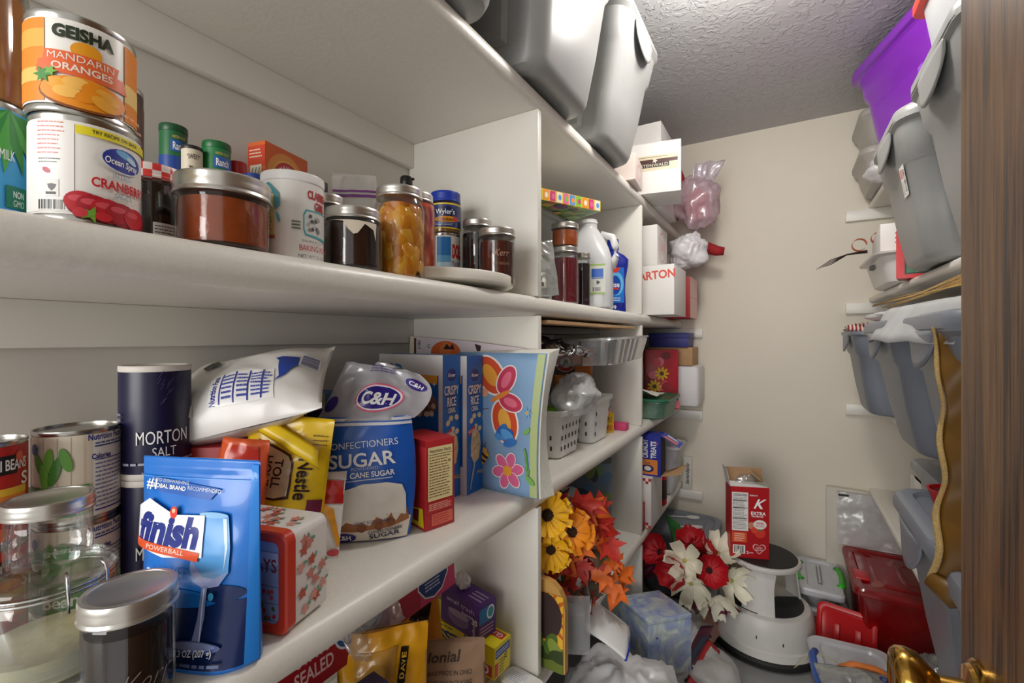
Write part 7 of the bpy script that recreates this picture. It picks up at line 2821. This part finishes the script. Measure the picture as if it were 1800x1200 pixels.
# ================================================================== right side: floor
M_redclear = sheer('red_clear', srgb(205, 22, 26), .50, rough=.12, tint=(.95, .12, .10), gloss=.35, transl=.5)
M_redclear_lid = sheer('red_clear_lid', srgb(200, 26, 30), .62, rough=.14, tint=(.95, .16, .14), gloss=.45, transl=.4)
M_bluish = sheer('bluish_clear', srgb(240, 243, 250), .78, rough=.2, gloss=.25, transl=.15)


def clearbin(label, loc, rz, w, d, h, bm, lm, lh=.03, r=.035, grips=None, contents=None, name='storage_bin', grip_side=1, lift=.0):
    t = thing(name, label, 'storage bin', loc, rz)
    L = lambda i, z: [(p[0], p[1], z) for p in rrect(w - 2 * i, d - 2 * i, r, 6)]
    hb = h - lh * .6
    MB().loft([L(.035, 0), L(.028, .008), L(.008, hb - .012), L(.0, hb - .008), L(0, hb), L(.006, hb), L(.012, hb - .015), L(.032, .011)]).build('body', bm, t, smooth=SM)
    z = h - lh
    MB().loft([L(-.008, z), L(-.010, z + .004), L(-.010, h - .008), L(-.004, h), L(.022, h), L(.030, h - .008), L(.07, h - .008), L(.078, h - .001), L(.085, h - .001)]).build('lid', lm, t, smooth=SM)
    if grips:
        for s in (-1, 1):
            MB().tube([(s * (w / 2 - .006), -d * .28, h - .002), (s * (w / 2 + .008), -d * .22, h - .002), (s * (w / 2 + .012), 0, h - .003), (s * (w / 2 + .008), d * .22, h - .002), (s * (w / 2 - .006), d * .28, h - .002)], .013, 10).build('latch_handle', grips, t, smooth=2)
    for k, (cm, q) in enumerate(contents or ()):
        blob(q[3], q[4], q[5], 80 + k, .35, 2.6, .12, 26, 18).build('contents', cm, t, smooth=2, loc=q[:3])
    return t


M_green_grip = mat('lime_grip', hx('3AB42A'), .35, noise_amt=.05)
M_blue_grip = mat('blue_grip', hx('3A62B8'), .35, noise_amt=.05)
dark_red = mat('dark_red_stuff', hx('4A0E10'), .7, noise_amt=.4, noise_scale=14)
t = clearbin('red see-through storage bin with lid on the floor by the back wall', (.475, 2.462, 0), 0, .46, .43, .315, M_redclear, M_redclear_lid, contents=((dark_red, (.0, -.02, .012, .15, .14, .085)),))
MB().box(-.225, -.13, .309, -.175, -.045, .319, .004).build('lid_latch', M_red_plastic, t, smooth=SM)
MB().loft([[(p[0] + .05, p[1], z) for p in rrect(.24 - q, .20 - q, .03, 5)] for z, q in ((.313, 0), (.3175, .01), (.3175, .03), (.3135, .04))]).build('lid_panel', M_redclear_lid, t, smooth=SM)
mixed = mat('toys_mixed', hx('8A6A6A'), .6, noise_amt=.6, noise_scale=16)
# two clear bins stacked in the corner, upper with green handles
clearbin('clear storage bin of toys under the green handled bin', (.138, 2.545, 0), 0, .185, .30, .115, M_clear, M_bluish, contents=((mixed, (-.04, -.06, .01, .05, .06, .03)), (colmat('C8403A', .5), (.02, .05, .01, .05, .05, .03)), (colmat('3A6A9A', .5), (.05, -.08, .01, .03, .04, .03))), r=.025)
clearbin('clear storage bin with lime green latch handles beside the stool', (.138, 2.545, .1155), 0, .150, .33, .09, M_frost, M_bluish, grips=M_green_grip, r=.025)
# red lid leaning
t = thing('bin_lid', 'solid red bin lid leaning upright before the red storage bin', 'lid', (.205, 2.235, .0), rot=(math.radians(-16), 0, math.radians(-12)))
pol = rrect(.20, .205, .03, 5)
MB().loft([[(x, y, z + .1035) for x, z in rrect(.20 - q, .205 - q, .03, 5)] for y, q in ((.014, 0), (.002, 0), (.0, .008), (.0, .03), (.004, .04))]).build('lid_shell', M_red_plastic, t, smooth=SM, fixn=True)
for s in (-.03, .04):
    MB().box(s - .012, -.004, .04, s + .012, .003, .14, .004).build('rib', M_red_plastic, t, smooth=SM)
t = clearbin('clear bin with bluish lid and blue handle at the front of the floor', (.225, 1.895, 0), math.radians(6), .24, .46, .150, M_frost, M_bluish, grips=M_blue_grip, r=.04, contents=((mat('bin_pastel', hx('A8B4C8'), .6, noise_amt=.4), (.0, .0, .012, .07, .14, .045)),))
# newspaper sleeve bag on it
mbn, sfn = pillow(.30, .17, lambda u, v: .030 * max(0, 1 - abs(u) ** 2.6) * max(0, 1 - abs(2 * v - 1) ** 3) + .001, 101, .007, 26, 20, freq=18)
t = thing('newspaper_bag', 'shiny grey plastic bag with blue print on the clear bin', 'bag', (.275, 1.735, .152), rot=(math.radians(-72), 0, math.radians(18)))
mbn.build('bag_film', sheer('grey_bag_film', srgb(176, 180, 178), .72, rough=.15, gloss=.55, transl=.3), t, smooth=2)
P = Print(sfn, .005, .0003)
P.rect(-.12, .02, -.05, .075, '3A46A0')
P.fine(-.117, .024, -.1, .07, 5, 'E8E8EE', 3, .5)
P.ell(-.075, .048, .018, .018, 'C8CCE0')
P.rect(-.095, .03, -.088, .06, 'C8CCE0')
P.fine(-.04, .02, .0, .06, 6, '5A66B0', 4, .35)
P.text('daily', .06, .11, .03, '2E3A8A', width=.09, shear=.3, rot=-.5)
P.done(t)
o = MB().tube([(.155, 1.86, .175), (.165, 1.88, .192), (.20, 1.90, .205), (.26, 1.91, .205), (.34, 1.90, .19)], [.012, .016, .016, .014, .01], 10, flat=.5).build('orange_strap', mat('orange_film2', hx('E8823A'), .35, noise_amt=.1), None, smooth=2)
tag(o, 'orange plastic strap lying on the grey newspaper bag', 'strap')
o = MB().tube([(.02, 2.07, .012), (.05, 2.05, .06), (.09, 2.02, .145), (.12, 1.98, .158), (.17, 1.93, .175)], .0016, 6).build('yellow_string', mat('string', hx('D8D098'), .7), None, smooth=2)
tag(o, 'thin yellow string from the stool foot to the clear bin', 'string')
o = blob(.10, .09, .12, 111, .3, 1.8, .07, 44, 30, ridge=.15).build('plastic_bag', sheer('grey_hazy', srgb(190, 192, 192), .5, rough=.15, gloss=.5), None, smooth=2, loc=(.42, 2.02, 0))
tag(o, 'crumpled grey plastic bag on the floor under the big grey bin', 'bag')

# board against the back wall and a clear sleeve in front of it
o = MB().box(.175, 2.700, .0, .338, 2.717, .575, .002).build('backing_board', mat('panel_cream', srgb(206, 200, 186), .6, noise_amt=.03), None, smooth=SM)
tag(o, 'cream backing board standing against the back wall behind the red bin', 'board')
o.rotation_euler = (0, 0, 0)
mbv, _ = pillow(.26, .25, lambda u, v: .014 * max(0, 1 - abs(u) ** 3) * max(0, 1 - abs(2 * v - 1) ** 4) + .001, 115, .006, 24, 22, freq=16)
t = thing('plastic_sleeve', 'wrinkled clear plastic sleeve with a black clip before the cream board', 'plastic bag', (.345, 2.672, .3165), rot=(-.02, 0, .05))
mbv.build('sleeve_film', sheer('sleeve_film', srgb(246, 247, 248), .5, rough=.2, gloss=.2, bump=.25), t, smooth=2)
MB().box(-.125, -.018, .235, -.085, -.008, .242).build('black_clip', M_black_plastic, t)

# ================================================================== right shelves
def rtote(label, x, y, z, rz, w, d, h, m, taper=.80, r=.05, **k):
    return tote('storage_bin', label, (x, y, z), rz, w, d, h, m, k.pop('lid_m', None), taper, r, **k)


RG = 'grey bins on the right shelves'
# bottom shelf (0.587)
zb = .5875
rtote('big blue-grey bin under the gold ribbon on the lowest right shelf', .440, 1.175, zb, 0, .44, .36, .372, M_blue_tote, taper=.74, group=RG)
rtote('blue-grey bin with envelopes on its lid beside the door', .430, .785, zb, 0, .42, .35, .365, M_blue_tote, taper=.76, group=RG)
clearbin('frosted tall bin behind the big blue-grey bin', (.52, 1.66, zb), 0, .36, .34, .345, M_frost, M_frost, r=.03)
t = thing('paper_bag', 'white paper bag with a red spot slumped at the edge of the lowest right shelf', 'bag', (.415, 2.10, zb))
mbu, sfu = pillow(.34, .20, lambda u, v: .04 * max(0, 1 - abs(u) ** 3) * (min(1, .5 + v * 3) * (1 - v) ** .5) + .001, 121, .006, 26, 20)
mbu.xform(Matrix.Rotation(-PI / 2, 4, 'Z'))
mbu.build('bag_paper', mat('bag_white', srgb(226, 222, 216), .6, noise_amt=.04), t, smooth=2)
P = Print(lambda x, y, h: Matrix.Rotation(-PI / 2, 4, 'Z') @ sfu(x, y, h), .006, .0002)
P.ell(.12, .06, .04, .045, 'D83A34')
P.ell(.12, .06, .025, .028, 'E86A5A')
P.done(t)
# envelopes on the near lid
zl = zb + .365
for k, (c, dx, a) in enumerate((('F0EEE8', 0, .25), ('C8302C', .006, .1), ('E8E4DA', .010, .32), ('3A3A8A', .014, -.05))):
    o = MB().box(-.075, -.05, 0, .075, .05, .003).build('envelope', colmat(c, .6), None, loc=(.315 + dx, .850 + dx, zl + .0006 + k * .0036), rot=(0, 0, 1.1 + a))
    tag(o, ('bottom white envelope on the grey bin lid beside the door', 'red envelope among the mail on the grey bin lid', 'cream envelope above the red one on the bin lid', 'navy envelope on top of the mail beside the door')[k], 'envelope')
# things on the big bin's lid
zl = zb + .373
t = thing('red_basket', 'small red wire basket on the big blue-grey bin lid', 'basket', (.300, 1.235, zl - .0))
MB().lathe([(.030, 0), (.040, .004), (.048, .030), (.050, .034), (.046, .034), (.036, .006), (.001, .006)], 32).build('bowl', M_red_plastic, t, smooth=SM)
MB().lathe([(.044, .018), (.044, .027), (.001, .030)], 24).build('beads', mat('red_beads', hx('7A1A1A'), .4, bump=.8, bump_scale=160, bump_dist=.01), t, smooth=1)
o = crumple(lambda u, v: (.30 + .13 * u, 1.13 + .10 * v - .04 * u, zl + .016 + .012 * math.sin(u * 4)), 20, 16, .012, 26, 9).build('napkin', mat('napkin_black_dots', srgb(228, 226, 222), .7, noise_amt=.1), None, smooth=2, solid=.004)
tag(o, 'crumpled white printed napkin beside the red wire basket', 'napkin')

# lower shelf (1.01)
zc = 1.0105
rtote('blue-grey bin piled with striped cloth, farthest on the right shelves', .435, 2.265, zc, 0, .43, .36, .315, M_blue_tote, taper=.76, lid=False, group=RG)
rtote('tall blue-grey bin under the white plastic sheet', .440, 1.56, zc, 0, .45, .38, .335, M_blue_tote, taper=.72, group=RG)
rtote('blue-grey bin beside the door behind the gold ribbon', .445, 1.115, zc, 0, .44, .37, .335, M_blue_tote, taper=.74, group=RG)
clearbin('pale pink translucent bin squeezed between two blue-grey bins', (.52, 1.875, zc), 0, .33, .16, .26, sheer('pink_frost', srgb(222, 206, 212), .7), sheer('pink_frost_lid', srgb(226, 214, 218), .8), r=.02)
o = crumple(lambda u, v: (.34 + .16 * u, 1.86 - .22 * v, zc + .003), 10, 12, .002, 20, 3).build('paper_sheet', M_paper, None, smooth=2, solid=.0006)
tag(o, 'white sheet of paper on the shelf under the pink bin', 'paper')
# striped cloth and white cloth in the far bin
M_stripe = mat('stripe_red_white', None, .75)
_nt = M_stripe.node_tree
_w = _nt.nodes.new('ShaderNodeTexWave')
_w.inputs['Scale'].default_value = 28
_w.inputs['Distortion'].default_value = 1.2
_r = _nt.nodes.new('ShaderNodeValToRGB')
_r.color_ramp.interpolation = 'CONSTANT'
_r.color_ramp.elements[0].color = (*srgb(150, 44, 40), 1)
_r.color_ramp.elements[1].position = .42
_r.color_ramp.elements[1].color = (*srgb(222, 210, 200), 1)
_tc = _nt.nodes.new('ShaderNodeTexCoord')
_nt.links.new(_tc.outputs['Object'], _w.inputs['Vector'])
_nt.links.new(_w.outputs['Fac'], _r.inputs['Fac'])
_nt.links.new(_r.outputs['Color'], _nt.nodes['Principled BSDF'].inputs['Base Color'])
o = blob(.165, .15, .03, 131, .18, 3, .10, 48, 20, pw=.6).build('striped_cloth', M_stripe, None, smooth=2, loc=(.375, 2.27, zc + .292))
tag(o, 'red and white striped cloth spilling over the farthest blue-grey bin', 'cloth')
o = blob(.15, .12, .028, 133, .25, 2, .06, 40, 20).build('white_cloth', mat('white_cloth', srgb(234, 232, 230), .8, noise_amt=.04), None, smooth=2, loc=(.42, 2.20, zc + .345))
tag(o, 'folded white cloth on top of the striped cloth', 'cloth')
# white plastic sheet draped over the two near bins
zs = zc + .340


def drape(u, v):
    x = .235 + .36 * u
    y = 1.80 - .84 * v
    z = zs + .012 + .05 * math.sin(u * 2.2) * (1 - .4 * v)
    if u < .10:
        z -= (.10 - u) * .7
    return (x - .05 * (1 - u) * math.sin(v * 3), y, z)


o = crumple(drape, 46, 60, .012, 8, 12).build('plastic_sheet', sheer('white_sheet', srgb(236, 238, 240), .82, rough=.25, gloss=.35, transl=.3), None, smooth=2, solid=.0006)
tag(o, 'white plastic sheet draped over the blue-grey bins on the right', 'plastic sheet')
M_straw = mat('straw', hx('C8A464'), .6, noise_amt=.2)
stt = thing('straw_stems', 'dry straw stems lying across the white plastic sheet', 'dried stems', (.33, 1.5, zs + .068))
rnd = random.Random(9)
for k in range(7):
    y0 = .34 - .03 * rnd.random()
    dz = rnd.uniform(-.01, .02)
    dx = rnd.uniform(-.04, .05)
    MB().tube([(-.06 + dx, y0, -.015 + dz), (-.01 + dx * .4, .15, .0 + dz * .5), (.02, -.08, .004 + .004 * k), (.03 + dx * .2, -.36, .012 + dz)], .0016, 6).build('stem', M_straw, stt, smooth=2)
# gold ribbon with burlap edge
M_gold = mat('gold_satin', hx('6E4C16'), .4, noise_amt=.25, noise_scale=20)
M_bur = mat('burlap', hx('B89A62'), .9, noise_amt=.5, noise_scale=400, bump=.8, bump_scale=500)
t = thing('gold_ribbon', 'gold satin ribbon with burlap edge hanging by the door', 'ribbon', (0, 0, 0))


def rib(u, v):
    z = 1.318 - .39 * v
    w = .030 + .035 * v
    x = .212 + .012 * v * (1 - v) * 4 - .014 * v + w * (u - .1) * .75
    y = 1.0 - .06 * v - w * u * .5 + .008 * math.sin(v * 19 + u * 2)
    return Vector((x + .0025 * math.sin(v * 23), y, z))


MB().sheet(lambda u, v: rib(.15 + .85 * u, v), 8, 50).build('satin', M_gold, t, smooth=2, solid=.003)
MB().sheet(lambda u, v: rib(u * .16, v) + Vector((-.002, -.002, 0)), 3, 50).build('burlap_edge', M_bur, t, smooth=2, solid=.004)
MB().tube([rib(.1, 1.0), rib(.5, 1.0) + Vector((0, -.01, -.012)), rib(1, 1.0)], [.014, .02, .016], 12).build('rolled_end', M_gold, t, smooth=2)

# middle shelf (1.503 -> lower near the door)
def zm(y):
    return rz_top(2, y) + .0008


rtote('grey bin with a white sticker on the middle right shelf', .465, 1.62, zm(1.82), 0, .44, .385, .380, M_grey_tote, taper=.74, r=.06, group=RG)
st_ = [o for o in bpy.data.objects if o.get('label', '').startswith('grey bin with a white sticker')][0]
P = Print(flat((-.1985, -.085, .215), (0, -1, 0), (-.157, 0, 1)), base=.0006)
P.rect(-.024, -.04, .024, .04, 'F0EEEA')
P.rect(-.020, .008, .0, .034, 'E8A09A')
P.fine(-.018, .01, -.002, .032, 6, 'C04038', 3, .4)
P.barcode(.002, -.034, .020, .034, 5, vert=False)
P.fine(-.02, -.034, .0, .002, 6, '8A8A8A', 4, .3)
P.done(st_, let='sticker_print', pic='sticker')
rtote('nearest grey bin on the middle right shelf beside the door', .475, 1.195, zm(1.40), 0, .44, .385, .385, M_grey_tote, taper=.74, r=.06, group=RG)
# white dish pan with papers
zz = zm(2.46)
t = thing('dish_pan', 'white dish pan holding papers at the far end of the middle right shelf', 'pan', (.455, 2.23, zz))
L = lambda i, z: [(p[0], p[1], z) for p in rrect(.34 - 2 * i, .42 - 2 * i, .05, 6)]
MB().loft([L(.04, 0), L(.03, .006), L(.008, .095), L(-.012, .100), L(-.014, .106), L(.0, .108), L(.012, .10), L(.036, .012)]).build('pan_body', mat('pan_white', srgb(228, 226, 222), .35, noise_amt=.02), t, smooth=SM)
MB().box(-.168, -.03, .07, -.156, .03, .085).build('grip_slot', colmat('5A5A58', .6), t)


def p_note(P, w, h):
    P.fine(-w * .3, -h * .3, w * .1, h * .2, 3, '6A6A7A', 3, .3)


box('white_box', 'flat white mailing box in the white dish pan', 'box', (.40, 2.20, zz + .1085), math.radians(86), .36, .20, .095, 'ECEAE8', (('left', p_note), ('front', p_note)), m=M_wcard)
# ribbon curls and twig
t = thing('ribbon_bow', 'orange curled ribbon bow on the white mailing box', 'bow', (.292, 2.32, zz + .185))
M_or = sheer('orange_ribbon', hx('F0701E'), .9, gloss=.3)
for k, (a, q) in enumerate(((0, 1), (2.6, .9))):
    MB().sheet(lambda u, v: Vector((.024 * q * math.cos(v * 5.6) + .030 * (k - .5) * 2, -.016 + .032 * u + .002 * k, .024 * q * math.sin(v * 5.6) + .022 * k)), 4, 24).build('loop', M_or, t, smooth=2, solid=.0008)
tw = thing('dark_twig', 'thin dark twigs sticking out from the dish pan', 'twig', (.27, 2.33, zz + .150))
M_twig = mat('twig', hx('3A2E28'), .8, noise_amt=.3)
for k in range(4):
    MB().tube([(.02, .0, .012 - .003 * k), (-.045, .01 + .006 * k, .004), (-.10, .03 + .004 * k, -.012 - .006 * k), (-.15 + .012 * k, .06, -.045 + .004 * k)], [.0024, .002, .0018, .001], 6).build('stem', M_twig, tw, smooth=2)


def p_xmas(P, w, h):
    P.rect(-w * .5, -h * .5, w * .5, h * .5, 'D0242A')
    P.rect(-w * .34, h * .02, w * .42, h * .36, 'EDE2CC')
    P.poly([(-w * .28, h * .2), (w * .05, h * .33), (w * .3, h * .2), (w * .05, h * .1)], 'C8302A')
    P.rect(-w * .34, -h * .42, w * .42, -h * .02, '20302E')
    P.rect(-w * .30, -h * .39, w * .38, -h * .05, '2E7A52')
    P.poly(star(w * .04, -h * .22, .034, .014, 5, .3), 'C89A4A')
    P.text('JOY', w * .04, h * .22, h * .06, 'F4F0E0')


box('gift_bag', 'red gift bag with a gold star on green next to the grey bin', 'gift bag', (.385, 1.935, zm(1.95)), math.radians(-14), .13, .09, .155, 'C4222A', (('front', p_xmas),), rough=.4)
box('purple_box', 'slim purple and white box behind the red gift bag', 'box', (.48, 1.88, zm(1.85)), 0, .10, .06, .24, '5A3A8A', ())

# upper shelf
def zu(y):
    return rz_top(3, y) + .0008


tote('storage_bin', 'purple storage bin with lid high on the right shelves', (.505, 2.085, zu(2.4) + .002), math.radians(-72), .50, .40, .405, mat('purple_tote', hx('8A2CC0'), .26, noise_amt=.05, coat=.25), None, .76, .07, lid_over=.024, lidh=.045)
for k, (lab, zz_) in enumerate((('lower of two shallow grey bins at the back of the upper right shelf', 0), ('upper of two shallow grey bins at the back of the upper right shelf', .161))):
    rtote(lab, .485, 2.545, zu(2.72) + zz_, 0, .40, .33, .16, mat('warm_grey_tote', srgb(176, 172, 164), .4, noise_amt=.04), taper=.86, r=.05, handles=False, panel=False, lidh=.026, group='shallow grey bins')
o = blob(.085, .10, .055, 141, .2, 1.6, .05, 44, 30, ridge=.10).build('plastic_bag', M_bagw, None, smooth=2, loc=(.375, 2.42, zu(2.5)))
tag(o, 'white plastic bag squeezed under the purple bin on the upper right shelf', 'bag')
t = clearbin('clear tub with a coral red lid high by the door', (.455, 1.36, zu(1.52)), 0, .34, .30, .20, M_frost, mat('coral_lid', hx('E0483A'), .3), r=.03)
